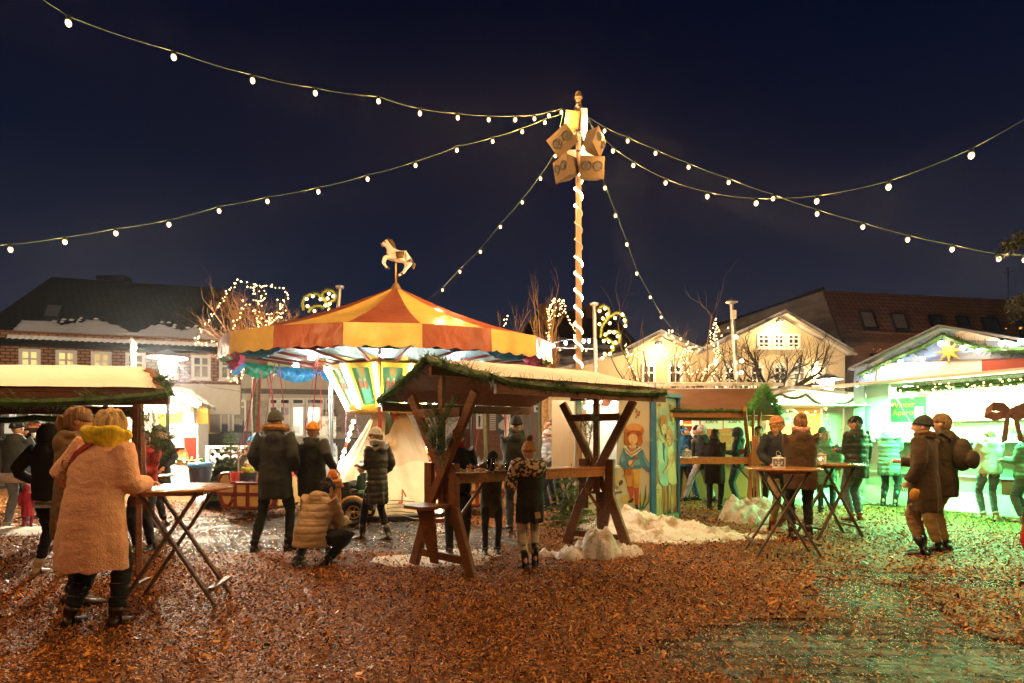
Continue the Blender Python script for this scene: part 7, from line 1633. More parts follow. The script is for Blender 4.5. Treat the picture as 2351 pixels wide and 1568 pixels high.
    # ---- hair and hats
    if hair:
        hb=MB(); st_=hair.get('style','short'); hc_=S(hc); q2=s*hs
        capshape(hb,hc_+Rm@V((0,-.008*q2,.006*q2)),Rm,q2,-.05 if st_!='long' else -.3,1.06,1.04)
        hb.ball(hc_+Rm@V((0,-.035*q2,-.01*q2)),(.082*q2,.075*q2,.10*q2),14,10,Rm)
        if st_=='long':
            for sx in(-1,0,1): hb.tube([hc_+Rm@(V((sx*.06,-.05+.03*abs(sx),0))*q2),hc_+Rm@(V((sx*.078,-.055+.04*abs(sx),-.10))*q2),hc_+Rm@(V((sx*.08,-.06+.05*abs(sx),-.20))*q2)],[.045*q2,.045*q2,.02*q2],8)
        if st_=='bob': hb.ball(hc_+Rm@V((0,-.03*q2,-.05*q2)),(.098*q2,.085*q2,.085*q2),14,9,Rm)
        if st_=='bun':
            big_=hair.get('big',1); hb.ball(hc_+Rm@V((0,-.03*q2,.02*q2)),(.088*q2*big_,.08*q2*big_,.10*q2*big_),16,12,Rm)
            hb.ball(hc_+Rm@V((.01*q2,-.075*q2,.085*q2)),(.046*q2,.042*q2,.040*q2),12,8,Rm)
            hb.tube([hc_+Rm@(V((.01+.042*cos(a),-.075+.03*sin(a)*.6,.09+.03*sin(a)))*q2) for a in np.linspace(0,2*PI,12)],.014*q2,6)
        if st_=='pony': hb.tube([hc_+Rm@(V(p)*q2) for p in ((0,-.09,.03),(0,-.13,.0),(0,-.13,-.08),(0.01,-.11,-.15))],[.025*q2,.035*q2,.03*q2,.01*q2],8)
        co_,no_,fs_=remesh(hb,min(vx,.009*s),2)
        co_=co_+no_*np.array([(.020*noise.noise(V((p[0]*22,p[1]*22,p[2]*5)))+.010*noise.noise(V((p[0]*60,p[1]*60,p[2]*12))))*s for p in co_])[:,None]
        ho=from_arrays(co_,fs_).build('hair',cloth_mat('hair',hair['c']),t,smooth=True)
        if near or st_ in('bun','long'):
            wb=MB(); wr_=random.Random(9)
            for q_ in range(70 if near else 24):
                a=wr_.uniform(0,2*PI); z=wr_.uniform(-.5,.9); r0=math.sqrt(max(0,1-z*z)); p=V((r0*.084*sin(a),r0*.09*cos(a)-.02,z*.11))
                if p.y>.05 and z<.3: continue
                e=p*1.0+V((p.x,p.y,0))*wr_.uniform(.05,.35)+V((wr_.uniform(-.02,.02),wr_.uniform(-.02,.02),wr_.uniform(-.07,.015))); m_=(p+e)/2+p.normalized()*.014
                wb.tube([hc_+Rm@(x_*q2) for x_ in (p,m_,e)],.0026*s,3)
            wb.build('loose_strands',cloth_mat('hair',hair['c']),ho)
    if hat:
        hb=MB(); q2=s*hs; kd=hat.get('kind','beanie'); hc_=S(hc)
        z0=.22 if kd!='low' else .05
        Rh=Rm@Matrix.Rotation(R(12),3,'X')
        if kd=='hood':
            capshape(hb,hc_+Rm@V((0,-.018*q2,.0)),Rm,q2,-.75,1.2,1.14); co_,no_,fs_=remesh(hb,vx,3); co_=co_+no_*np.array([.010*s*noise.noise(V((p[0]*12,p[1]*12,p[2]*12))) for p in co_])[:,None]
            from_arrays(co_,fs_).build('hood',tm if hat.get('c') is None else cloth_mat('cloth',hat['c']),t,smooth=True)
        else:
            tall=hat.get('tall',1.12); capshape(hb,hc_+Rm@V((0,-.006*q2,.004*q2)),Rh,q2,z0,1.10,tall,n=36)
            rib=hat.get('rib',True)
            if rib:
                hb.v=[tuple(V(p)+((V(p)-hc_).normalized()*.0022*q2*sin(18*math.atan2((Rh.inverted()@(V(p)-hc_)).x,(Rh.inverted()@(V(p)-hc_)).y)))) for p in hb.v]
            stripe=hat.get('stripe')
            ho=hb.build('hat',cloth_mat('knit',hat['c']) if not stripe else stripemat(hat['c'],stripe),t,smooth=True)
            br=MB(); rr=[]
            for z,k_ in ((z0-.12,1.10),(z0-.13,1.17),(z0+.16,1.19),(z0+.22,1.12)):
                r0=math.sqrt(1-min(.9,z*z)); rr.append([hc_+Rm@V((0,-.006*q2,.004*q2))+Rh@(V((r0*.080*k_*sin(2*PI*q_/30),r0*.100*k_*cos(2*PI*q_/30),z*.118))*q2) for q_ in range(30)])
            if kd!='low': br.loft(rr,cap=False).build('brim',cloth_mat('knit',hat.get('brim',hat['c'])),ho,smooth=True)
            if hat.get('pom'):
                pb2=MB(); pr=random.Random(5); pc_=hc_+Rh@(V((0,-.03,.118*tall+.03))*q2)
                r_=.036*q2*hat.get('pk',1); pb2.ball(pc_,r_*.8,8,6)
                for q_ in range(260): dd=V((pr.gauss(0,1),pr.gauss(0,1),pr.gauss(0,1))).normalized(); sd=dd.orthogonal().normalized()*.003*s; pb2.add([pc_+dd*r_*.5-sd,pc_+dd*r_*.5+sd,pc_+dd*r_*1.25],[(0,1,2)])
                pb2.build('pompom',cloth_mat('fur',hat['pom']),ho)
            if hat.get('ears'):
                for sx in(-1,1): MB().ball(hc_+Rh@(V((sx*.055,-.01,.13))*q2),.022*q2,8,6).build('hat_ear',cloth_mat('knit',hat['c']),ho,smooth=True)
    if glasses:
        gb=MB(); q2=s*hs
        for sx in(-1,1): gb.tube([S(hc)+Rm@(V((sx*.030+.021*cos(a),.094,.008+.017*sin(a)))*q2) for a in np.linspace(0,2*PI,12)],.0018*s,4,cap=False); gb.tube([S(hc)+Rm@(V((sx*.05,.09,.01))*q2),S(hc)+Rm@(V((sx*.078,.0,.01))*q2)],.0018*s,4)
        gb.build('glasses',m_black,t)
    wl={sx:wm(t)@(S(arms[sx][1]+(arms[sx][1]-arms[sx][0]).normalized()*.09)) for sx in(-1,1)}
    return dict(o=t,s=s,neck=S(neck),sh={k_:S(v_) for k_,v_ in sh.items()},Tw=Tw,hand=wl,pel=S(pel),hc=S(hc),Rm=Rm,w=w,legs=legs,coat=ct)
def stripemat(c1,c2):
    nm='stripe%d'%int(c1[0]*999+c2[0]*77)
    if nm in MATS: return MATS[nm]
    m,nt,b,N,L=nodes(nm); MATS[nm]=m; tc=N('ShaderNodeTexCoord'); w_=N('ShaderNodeTexWave'); w_.bands_direction='Z'; w_.inputs['Scale'].default_value=14; L(tc.outputs['Object'],w_.inputs[0]); cr=N('ShaderNodeValToRGB'); cr.color_ramp.interpolation='CONSTANT'; L(w_.outputs['Fac'],cr.inputs[0]); cr.color_ramp.elements[0].color=rgba(c1); cr.color_ramp.elements[1].position=.62; cr.color_ramp.elements[1].color=rgba(c2); L(cr.outputs[0],b.inputs[0]); b.inputs['Roughness'].default_value=.9; return m
def skin_(vs_,ed,rad,roots): return skin(vs_,ed,rad,None,None,None,sub=1,roots=roots)
NV=(.012,.018,.032); BK=(.013,.013,.015); DB=(.03,.045,.075); BR=(.10,.055,.022); OL=(.17,.13,.07)
# 1 peach coat
p1=person('person with blonde bun in a long peach fleece coat and yellow scarf, back turned',214,1438,925,-12,
 top=dict(c=(.92,.50,.31),kind='fleece',hem=.47,w=1.18,hood=False,flare=1.20),pants=dict(c=(.018,.03,.045),kind='jeans',w=.98),shoes=dict(c=(.06,.022,.01),h=.15,cuff=(.30,.22,.13)),
 hair=dict(c=(.70,.42,.15),style='bun',big=1.3),scarf=dict(c=(.72,.55,.02),big=True),lean=9,side=3,head=(8,4,-8),armL=(.14,.16,-.32),armR=(-.02,.26,-.28),hk=1.06,feet=((-.17,-.05,18),(.20,.02,6)),fat=1.16,vox=.010,H=1.74)
t=p1['o']; s=p1['s']; a=p1['neck']+V((.03,-.135,.0)); 
mb=MB(); pts=[p1['sh'][1]*.2+p1['neck']*.8+V((.02,.02,.06)),p1['neck']+V((.02,-.13,.01)),p1['neck']+V((-.10,-.165,-.09)),p1['neck']+V((-.21,-.15,-.22)),p1['neck']+V((-.255,-.08,-.36)),p1['neck']+V((-.25,.02,-.47))]
for q0,q1 in zip(pts,pts[1:]): mb.bar(q0,q1,.05,.014,up=V((-.3,-1,.25)))
mb.build('bag_strap',cloth_mat('leather',(.33,.03,.02)),t)
mb=MB(); c=pts[3]+V((.01,-.02,.0)); 
for k_ in range(2): mb.tube([c+V((.03*cos(a)-.02*k_,-.0,.035*sin(a)+.05-.09*k_)) for a in np.linspace(0,2*PI,12)],.006,5)
mb.build('strap_buckle',M('brass'),t)
# 2 olive parka, 3 black jacket with white hem
p2=person('person in a long olive parka holding a cigarette low, half hidden by the peach coat',170,1392,926,-38,top=dict(c=(.19,.12,.05),hem=.60,w=1.08,kind='cloth'),pants=dict(c=BK),shoes=dict(c=(.05,.025,.015),h=.15),hair=dict(c=(.30,.14,.05),style='pony'),head=(10,0,-25),armL=(.10,.05,-.53),armR='cup',skin=(1,.95,.9))
t=thing('cigarette','thin white cigarette held in the lowered hand of the person in the olive parka','cigarette',p2['hand'][-1]+V((-.05,-.03,-.03))); MB().tube([(-.05,0,-.012),(.03,0,.012)],.005,8).build('paper',m_white,t); MB().ball((-.052,0,-.0125),.0052,6,5).build('ember',E('ember',(1,.2,.03),6),t)
person('person in a black hooded jacket over a white hem, black leggings and cream ankle boots',112,1322,968,-8,top=dict(c=BK,hem=.86,w=1.05,hem_c=(.75,.7,.6)),pants=dict(c=(.012,.012,.014),w=.86),shoes=dict(c=(.66,.5,.3),h=.18,sole=(.6,.48,.32)),hat=dict(kind='hood',c=BK),armL=(.16,.12,-.36),armR='front',feet=((-.14,0,12),(.17,.03,-20)))
person('person in a slate blue hooded jacket and faded jeans, back turned, at the far left',38,1213,962,4,top=dict(c=(.07,.095,.11),hem=.80,w=1.12),pants=dict(c=(.16,.18,.19),kind='jeans'),shoes=dict(c=(.45,.4,.35),h=.09,sole=(.6,.55,.5)),hat=dict(c=BK),armR='table',armL='table',feet=((-.14,0,10),(.14,0,-8)))
pd=person('person in a black and orange beanie drinking from a white cup at the far left',80,1190,962,176,top=dict(c=BK,hem=.8),hat=dict(c=(.02,.02,.02),brim=(.5,.08,.02)),armL='mouth',armR='mouth',skin=(1,.85,.7))
def cup(label,p,c=(.75,.72,.68),h=.10,r=.036):
    t=thing('cup',label,'cup',p); MB().lathe([(r*.72,0),(r,h),(r*.92,h),(r*.66,.008)],n=14).build('cup_wall',M('cup_%d'%int(c[0]*99),c,.4,var=.05,bump=0),t,smooth=True); MB().lathe([(r*.9,h*.85),(.001,h*.85)],n=14,cap=False).build('drink',M('tea',(.12,.04,.01),.1,bump=0),t); return t
cup('white paper cup at the lips of the person in the orange rimmed beanie',V((P(79,1,pd['o'].location.y-.22).x,pd['o'].location.y-.24,P(1,1000,pd['o'].location.y-.2).z-.05)))
person('person with a dark hood seen behind the orange rimmed beanie',100,1172,968,150,top=dict(c=(.04,.02,.02)),hat=dict(kind='hood',c=(.04,.02,.025)))
person('person with short grey hair seen behind the black hooded jacket',140,1240,982,10,top=dict(c=(.03,.025,.025)),hair=dict(c=(.3,.24,.16)),H=1.68)
person('small child in a bright red suit behind the slate blue jacket at the far left',62,1215,1112,20,top=dict(c=(.3,.01,.03),hem=.5),pants=dict(c=(.25,.01,.03)),hat=dict(kind='hood',c=(.25,.01,.03)),hk=1.2)
# 8 striped hat
person('person in a striped grey beanie and dark parka with pale fur hood',366,1207,973,165,top=dict(c=(.018,.03,.032),hem=.62,w=1.08,fur=(.6,.5,.38)),hat=dict(c=(.03,.035,.035),stripe=(.3,.3,.28)),head=(0,0,-30),armL='pocket',armR='pocket',skin=(1,.8,.62),shoes=dict(c=(.09,.04,.02),h=.2))
person('person in a red jacket mostly hidden behind the shelter post and bistro table',333,1265,1000,175,top=dict(c=(.40,.03,.03),hem=.85),hair=dict(c=(.12,.06,.03)),armL='front',armR='front',pants=dict(c=(.03,.035,.05)),H=1.62,shoes=dict(c=(.02,.09,.08)))
# couple
person('tall person in a long dark grey parka with brown fur hood and slate beanie',632,1266,941,3,top=dict(c=(.045,.055,.05),kind='cloth',hem=.66,w=1.12,fur=(.42,.22,.07)),pants=dict(c=(.045,.05,.045),kind='jeans',w=.95),shoes=dict(c=(.03,.025,.02),h=.14),hat=dict(c=(.10,.115,.10),tall=1.25),armL='pocket',armR='pocket',feet=((-.24,-.04,10),(.14,.06,-10)),head=(0,0,-12))
person('person in a black jacket and mustard yellow beanie with one hand on the hip',716,1258,965,-4,top=dict(c=(.017,.019,.018),hem=.72,w=1.12),hat=dict(c=(.62,.26,.03),tall=1.18),pants=dict(c=BK),armL='pocket',armR='hip',head=(12,0,0))
# crouching
p12=person('person crouching in a beige puffer jacket with hood, dark hair in a knot',712,1303,1090,-18,top=dict(c=(.44,.31,.17),kind='puffer',w=1.14),pants=dict(c=(.02,.022,.028),w=1.05),shoes=dict(c=(.07,.055,.035),h=.12,sole=(.45,.33,.2)),hair=dict(c=(.02,.012,.01),style='bun'),ph=.36,lean=24,coatlen=-.10,armL=(-.02,.30,-.28),armR=(-.05,.36,-.30),feet=((-.17,-.02,12),(.17,.10,-14)),head=(18,0,-10),knee=.55,H=1.68,fat=1.05)
person('child in an orange knit hat, orange scarf and jacket standing beside the crouching person',764,1275,1083,30,top=dict(c=(.50,.16,.05),hem=.82,w=1.0,hood=False),hat=dict(c=(.62,.20,.06),tall=1.3),scarf=dict(c=(.62,.22,.07),big=True),pants=dict(c=(.35,.12,.05)),hk=1.18,armL='front',armR='face',shoes=dict(c=(.04,.03,.025),h=.2))
person('person in a long black puffer coat and pale blue striped hat walking past the tent',866,1243,979,62,top=dict(c=(.05,.042,.028),kind='puffer',hem=.58,w=1.02,flare=1.08),pants=dict(c=(.014,.014,.016),w=.9),shoes=dict(c=(.06,.055,.04),h=.26,sole=(.42,.2,.08)),hat=dict(c=(.55,.52,.48),stripe=(.28,.42,.5),tall=1.22),scarf=(.30,.38,.42),hair=dict(c=(.3,.14,.05)),armL='front',armR='pocket',feet=((-.06,.26,0),(.07,-.16,0)),head=(6,0,10))
person('small child in a red eared hat riding the black car on the carousel',826,1200,1066,80,top=dict(c=(.03,.08,.075),hem=.9),hat=dict(c=(.45,.03,.03),ears=True),hk=1.25,ph=.46,armL='front',armR='front',feet=((-.12,.34,0),(.12,.34,0)),pos=(P(832,1,9.85).x,9.85),H=1.16,base=.22,skin=(1,.9,.8))
person('small child in a cream bobble hat and lime scarf sitting in the gondola',566,1200,1035,190,top=dict(c=(.035,.03,.04),hem=.9),hat=dict(c=(.70,.62,.5),pom=(.7,.62,.5)),scarf=dict(c=(.5,.62,.06),big=True),hk=1.25,ph=.46,armL='front',armR='front',feet=((-.12,.34,0),(.12,.34,0)),pos=(P(570,1,10.9).x,10.9),H=1.18,base=.2)
person('small child in a bright blue hat and blue scarf behind the gondola ropes',577,1190,985,200,top=dict(c=(.03,.03,.10),hem=.8),hat=dict(c=(.08,.35,.65)),scarf=dict(c=(.08,.35,.65)),hk=1.2,pos=(P(578,1,12.2).x,12.2),H=1.5)
person('child in a pale blue hat behind the fur hooded parka',592,1175,960,180,top=dict(c=(.04,.05,.12)),hat=dict(c=(.35,.5,.68)),hk=1.1,pos=(P(590,1,12.9).x,12.9),H=1.62)
person('adult in a brown coat leaning toward the gondola behind its ropes',548,1170,1025,-60,top=dict(c=(.18,.09,.05),hem=.7),hat=dict(c=(.5,.4,.28)),lean=35,armR='front',armL='front',pos=(P(548,1,12.0).x,12.0),H=1.6)
# under the middle shelter
person('person in a black jacket with red collar gesturing over the food table',1050,1272,978,-168,top=dict(c=BK,hem=.84,w=1.1),scarf=(.5,.02,.03),hair=dict(c=(.08,.04,.02)),armL=(-.02,.22,-.22),armR='front',pants=dict(c=BK),shoes=dict(c=(.03,.03,.03),h=.1,sole=(.7,.68,.6)),skin=(1,.85,.7),head=(5,0,20))
person('youth in a teal hooded coat bending over the food table and eating',1128,1272,1030,-170,top=dict(c=(.10,.085,.05),hem=.62,w=1.02,kind='cloth'),hat=dict(c=(.03,.05,.03),brim=(.12,.12,.03)),lean=8,head=(25,0,0),armL='mouth',armR='mouth',pants=dict(c=(.015,.015,.018),w=.9),hk=1.08,shoes=dict(c=(.05,.045,.04),h=.12,sole=(.5,.16,.06)))
person('tall person in dark hooded jacket, black beanie and jeans standing behind the food table',1186,1227,953,-4,top=dict(c=(.02,.032,.032),hem=.84,w=1.18),scarf=(.10,.12,.12),hat=dict(c=(.012,.014,.014),rib=False,tall=1.2),pants=dict(c=(.06,.085,.10),kind='jeans'),shoes=dict(c=(.04,.03,.02),h=.1,sole=(.3,.22,.15)),armL='front',armR='front')
p21=person('child in a tan bobble hat, camouflage hood and black jacket at the food table',1217,1308,1016,14,top=dict(c=(.013,.013,.014),hem=.66,w=1.10,hood=False,patch=(.06,-.18)),pants=dict(c=(.50,.45,.34),w=.95),shoes=dict(c=(.016,.016,.018),h=.34,sole=(.03,.03,.03)),hat=dict(c=(.50,.24,.08),pom=(.36,.15,.04),tall=1.2,pk=1.1),hk=1.14,armL='table',armR='front',head=(10,0,6),feet=((-.07,-.02,6),(.10,.10,-20)))
cmb=MB(); s_=p21['s']; nk=p21['neck']
for k_ in range(11):
    a=PI*(-.12+1.24*k_/10); 
cmb.tube([nk+V((.13*cos(a),.02-.12*sin(a),-.01-.05*sin(a)))*1 for a in np.linspace(-.5,PI+.5,13)],[.045,.06,.068,.075,.08,.085,.088,.085,.08,.075,.068,.06,.045],10)
cmb.ball(nk+V((0,-.09,-.09)),(.15,.07,.09),12,8)
for sx in (-1,): cmb.tube([nk+V((-.08,-.02,-.06)),p21['sh'][-1]+V((-.01,0,.02)),p21['sh'][-1]+V((-.06,.02,-.14)),p21['sh'][-1]+V((-.09,.01,-.26))],[.075,.085,.082,.072],10)
co_,no_,fs_=remesh(cmb,.012,3); from_arrays(co_+no_*np.array([.01*noise.noise(V((p[0]*18,p[1]*18,p[2]*18))) for p in co_])[:,None],fs_).build('camouflage_hood',cloth_mat('camo',(.6,.45,.28)),p21['o'],smooth=True)
person('woman in a white bobble hat and grey puffer jacket standing left of the navy couple',1258,1172,984,100,top=dict(c=(.26,.24,.24),kind='puffer',hem=.72,w=1.1,hood=False),scarf=dict(c=(.38,.36,.42)),hat=dict(c=(.66,.60,.60),pom=(.7,.62,.5),pk=1.2),pants=dict(c=(.03,.06,.12),kind='jeans'),armL='pocket',armR='pocket',skin=(1.1,.9,.85))
person('person in a navy beanie and glasses looking down with a hand at the mouth',1283,1165,953,120,top=dict(c=NV,hem=.8),hat=dict(c=NV,tall=1.2),glasses=True,armL='face',head=(22,0,0),skin=(1.1,.95,.9))
person('person in a black hood and blue jacket leaning beside the painted booth',1301,1180,968,-60,top=dict(c=(.03,.07,.15),hem=.7),hat=dict(kind='hood',c=BK),head=(22,0,-10),armL='front',armR='front',skin=(1.1,.95,.9))
person('person in a cream puffer jacket at the service opening of the painted booth',1325,1186,982,100,top=dict(c=(.72,.52,.36),kind='puffer',hem=.7,hood=False),scarf=(.7,.5,.38),armL='front',armR='front',hair=dict(c=(.3,.16,.06)),pants=dict(c=(.4,.3,.2)))
# under the brown roofed shelter
p26=person('person in a blue beanie and blue jacket taking a photo with a small camera',1568,1150,960,182,top=dict(c=(.03,.16,.42),hem=.8,w=1.08),hat=dict(c=(.02,.14,.5),rib=False,kind='low'),armL='face',armR='face',glasses=True,skin=(1.1,.9,.8),H=1.82)
t=thing('camera','small black camera in front of the face of the person in the blue beanie','camera',P(1565,981,p26['o'].location.y-.28)); MB().box((0,0,0),(.11,.04,.07)).box((.02,0,.045),(.04,.035,.025)).build('body',m_black,t); MB().lathe([(.026,0),(.028,.03),(.02,.035),(0,.03)],n=14).build('lens',M('dark_window_glass'),t).rotation_euler=(PI/2,0,0)
person('person in a black beanie and dark grey jacket in profile under the brown roof',1601,1148,960,80,top=dict(c=(.03,.033,.033),hem=.8,w=1.1),hat=dict(c=BK,tall=1.25),head=(0,0,8),skin=(1.1,.9,.8),H=1.82,pants=dict(c=(.05,.09,.16),kind='jeans'))
person('person with short white hair in a black coat stepping left in pale trousers',1612,1152,968,62,top=dict(c=(.016,.018,.018),hem=.74,w=1.14),hair=dict(c=(.55,.48,.42)),pants=dict(c=(.42,.42,.42),w=1.1),shoes=dict(c=BK,h=.1),feet=((-.08,.36,0),(.08,-.24,0)),H=1.84)
p28=person('person with auburn hair in a long burgundy coat holding a phone over the table',1640,1172,982,-30,top=dict(c=(.07,.022,.022),hem=.58,w=1.15,flare=1.05),hair=dict(c=(.16,.05,.02),style='bob'),pants=dict(c=BK),shoes=dict(c=(.025,.02,.02),h=.1,sole=(.3,.2,.15)),armL=(.0,.30,-.28),armR='front',head=(8,0,-20))
person('person in black mostly hidden behind the post of the brown roofed shelter',1694,1158,978,60,top=dict(c=BK,hem=.8),armL='front',armR='front',hat=dict(kind='hood',c=BK))
for lb,u,v,d in (('dark phone held by the person in the burgundy coat',1612,1041,11.2),('dark red cup with a green glint held by the hooded person beside the shelter post',1703,1037,11.0)):
    t=thing('phone' if 'phone' in lb else 'cup',lb,'phone' if 'phone' in lb else 'cup',P(u,v,d)); MB().box((0,0,0),(.10,.015,.05) if 'phone' in lb else (.07,.06,.09)).build('case',m_black if 'phone' in lb else m_dred,t); MB().box((0,-.012,.0),(.08,.004,.035)).build('face',M('dark_window_glass'),t)
person('dark haired person seen between fir branches and the orange beanie',1742,1172,975,170,top=dict(c=BK),hair=dict(c=(.03,.015,.01)),skin=(1,.8,.65))
# right tables
person('person in an orange knit beanie and glasses, navy jacket, turning to the right',1782,1220,953,-158,top=dict(c=(.03,.045,.065),hem=.74,w=1.04),hat=dict(c=(.48,.22,.10),tall=1.2),hair=dict(c=(.5,.24,.07),style='long'),glasses=True,pants=dict(c=(.36,.24,.12),w=.92),shoes=dict(c=(.30,.10,.03),h=.22),head=(0,0,35),armL='pocket',armR='pocket')
person('person with tied auburn hair in a brown hooded coat with a pink inner hood',1838,1240,946,-14,top=dict(c=(.12,.062,.022),hem=.70,w=1.16),scarf=dict(c=(.55,.30,.24)),hair=dict(c=(.27,.12,.045),style='bun'),pants=dict(c=(.015,.012,.012)),shoes=dict(c=(.05,.02,.015),h=.2),armL='front',armR='cup',head=(4,0,-8))
person('person with pale hair in a quilted jacket behind the brown coated person',1897,1178,985,-30,top=dict(c=(.12,.30,.20),kind='puffer',hem=.6),hair=dict(c=(.4,.32,.2),style='bob'),pants=dict(c=(.03,.05,.04)))
person('person in a black beanie and dark jacket in profile by the pale hut',1888,1150,962,-70,top=dict(c=(.025,.02,.012),hem=.8),hat=dict(c=BK,tall=1.2),pos=None,H=1.78)
person('person in a small black cap, green quilted jacket and jeans beside the candle table',1966,1196,952,22,top=dict(c=(.035,.04,.035),kind='puffer',hem=.72,w=1.18),hat=dict(c=BK,kind='low',rib=False),pants=dict(c=(.09,.13,.17),kind='jeans',w=1.05),shoes=dict(c=(.22,.10,.04),h=.12),armL='front',armR='down',head=(0,0,28),hair=dict(c=(.15,.13,.1)),skin=(1,.8,.7))
p34=person('woman with blond bob, glasses and quilted coat drinking beside the kiosk counter',2040,1165,953,-58,top=dict(c=(.16,.30,.24),kind='puffer',hem=.66,w=1.12),hair=dict(c=(.55,.5,.34),style='bob'),glasses=True,scarf=(.5,.45,.42),pants=dict(c=(.03,.04,.04)),shoes=dict(c=(.02,.03,.03),h=.36),armL='cup',armR='cup',head=(0,0,-15),H=1.88)
cup('dark mug held in both hands by the woman at the kiosk counter',(p34['hand'][1]+p34['hand'][-1])/2+V((0,0,-.0)),(.02,.05,.04),.09,.035)
person('person in a grey beanie, plaid scarf, long dark brown coat and mustard mittens',2122,1277,953,35,top=dict(c=(.10,.055,.022),kind='fleece',hem=.56,w=1.10,hood=False,flare=1.12),scarf=dict(c=(.16,.085,.035)),hat=dict(c=(.05,.055,.055),tall=1.28),pants=dict(c=(.30,.19,.09),w=.9),shoes=dict(c=(.025,.02,.018),h=.26),armL=(.05,.10,-.50),armR='front',head=(2,0,25),feet=((-.10,-.02,0),(.11,.04,0)))
t=thing('mittens','pair of mustard mittens on the lowered hand of the person in the dark brown coat','mittens',P(2099,1135,6.95)); MB().ball((0,0,0),(.052,.04,.075),12,9).ball((.045,0,.03),(.02,.02,.035),8,6).build('mitten',cloth_mat('knit',(.55,.28,.06)),t,smooth=True)
p36=person('person in a plaid cap and dark olive coat with a rucksack',2164,1266,946,28,top=dict(c=(.10,.065,.025),hem=.70,w=1.12),hat=dict(c=(.15,.09,.04),kind='low',rib=False),hair=dict(c=(.25,.14,.06)),pants=dict(c=(.34,.22,.10),w=1.12),shoes=dict(c=(.05,.03,.02),h=.12),armL='front',armR='down',head=(0,0,22))
t=thing('rucksack','dark olive rucksack on the back of the person in the plaid cap','rucksack',p36['o'].location+V((0,0,0)),p36['o'].rotation_euler.z)
rb=MB(); rb.ball((.03,-.215,1.22*p36['s']),(.15,.10,.22),16,10); rb.ball((.03,-.33,1.16*p36['s']),(.12,.06,.12),12,8); co_,no_,fs_=remesh(rb,.014,3)
from_arrays(co_+no_*np.array([.008*noise.noise(V((p[0]*15,p[1]*15,p[2]*15))) for p in co_])[:,None],fs_).build('bag',cloth_mat('cloth',(.10,.065,.03)),t,smooth=True)
mb=MB()
for sx in(-1,1): mb.tube([(sx*.11,-.15,1.40*p36['s']),(sx*.14,-.06,1.49*p36['s']),(sx*.15,.10,1.40*p36['s']),(sx*.16,.08,1.2*p36['s']),(sx*.15,-.10,1.1*p36['s'])],.02,6)
mb.build('strap',cloth_mat('cloth',(.06,.04,.02)),t,smooth=True)
person('girl with long blond hair in a short hooded jacket and jeans facing the kiosk',2272,1192,976,-10,top=dict(c=(.45,.50,.42),hem=.84,w=1.08),hair=dict(c=(.7,.55,.25),style='long'),pants=dict(c=(.10,.16,.18),kind='jeans',w=.9),shoes=dict(c=(.5,.45,.35),h=.12,sole=(.6,.6,.5)),armR='table',armL='table')
person('person in a green padded jacket at the right edge of the picture',2352,1200,985,30,top=dict(c=(.08,.22,.14),kind='puffer',hem=.82,w=1.1),hair=dict(c=(.3,.2,.1)),pants=dict(c=(.08,.14,.14),kind='jeans'),shoes=dict(c=(.5,.5,.42),h=.12),armL='front',armR='front')
# staff inside the kiosk
for lb,u,off,H_,hr2,bd,c in (('bearded kiosk worker with glasses and a pale shirt behind the counter',2172,.95,1.98,(.2,.12,.05),(.35,.2,.08),(.6,.5,.3)),('kiosk worker with short fair hair bending over the counter at the right',2322,.8,1.92,(.4,.28,.14),None,(.1,.25,.18))):
    w_=k.w(u,1000,off) if isinstance(k,Fac) else None
    person(lb,u,1150,905,170,top=dict(c=c,hem=.9,hood=False),hair=dict(c=hr2),beard=bd,glasses=bd is not None,pos=(w_.x,w_.y),H=H_,armL='front',armR='front')
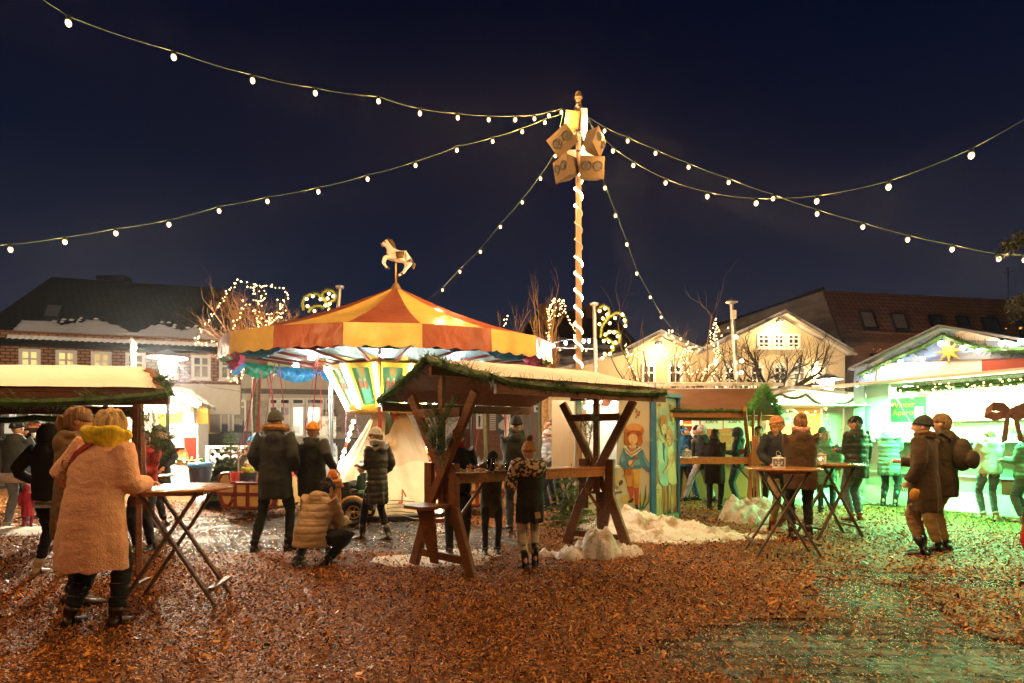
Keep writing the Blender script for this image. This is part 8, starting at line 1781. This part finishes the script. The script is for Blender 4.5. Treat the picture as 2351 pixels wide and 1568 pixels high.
# red coat corner
person('person in a long dark red coat cut off by the right edge',2398,1345,1010,40,top=dict(c=(.12,.02,.012),hem=.42,w=1.1,flare=1.2,hood=False),pants=dict(c=(.4,.02,.02)),hair=dict(c=(.1,.05,.02)),H=1.66)
# fir bow close to the camera at the right edge
random.seed(77); bc=P(2318,948,3.1); mb=MB()
for k_ in range(9): twig(mb,bc+V((.14,0,-.02)),V((random.uniform(-.6,.5),random.uniform(-.3,.3),random.uniform(-1,.4))),.16,.03,1,70,.005)
mb.tube([bc+V((.9,.1,.1)),bc+V((.14,0,-.02))],.012,6)
solo(mb,'fir_branches',m_fir,'dark fir sprig hanging in front of the kiosk close to the camera','fir branches',base=bc)
mb=MB(); rb_=[]
def loop(pts,w_):
    for a,b_ in zip(pts,pts[1:]): mb.add([a+V((0,-.004,w_)),b_+V((0,-.004,w_)),b_+V((0,.004,-w_)),a+V((0,.004,-w_))],[(0,1,2,3)])
for sx in(-1,1): loop([bc+V((0,0,0)),bc+V((sx*.05,-.02,.03)),bc+V((sx*.11,-.02,.035)),bc+V((sx*.12,.02,.0)),bc+V((sx*.06,.02,-.02)),bc],.024)
for sx in(-1,1): mb.add([bc+V((sx*.005,-.01,0)),bc+V((sx*.03,-.01,0)),bc+V((sx*.065,-.02,-.17)),bc+V((sx*.03,-.02,-.15))],[(0,1,2,3)])
mb.ball(bc,(.02,.018,.02),8,6); solo(mb,'ribbon_bow',M('dusty_ribbon',(.75,.5,.4),.4,var=.15,bump=.3,bs=20),'dusty pink ribbon bow tied on the fir sprig in front of the kiosk','bow',base=bc)
# ================================================================ thin haze added to imitate lens halos round the lamps
hz=bpy.data.materials.new('frosty_air'); hz.use_nodes=True; nt=hz.node_tree; nt.nodes.clear(); o_=nt.nodes.new('ShaderNodeOutputMaterial'); pv_=nt.nodes.new('ShaderNodeVolumePrincipled')
pv_.inputs['Color'].default_value=(.75,.85,1,1); pv_.inputs['Density'].default_value=HZ; pv_.inputs['Anisotropy'].default_value=.9; nt.links.new(pv_.outputs[0],o_.inputs['Volume'])
b=MB().box((0,25,7.5),(130,90,17)).build('haze',hz); setp(b,'thin frosty evening air over the market square','haze',kind='stuff')
cy.volume_bounces=0
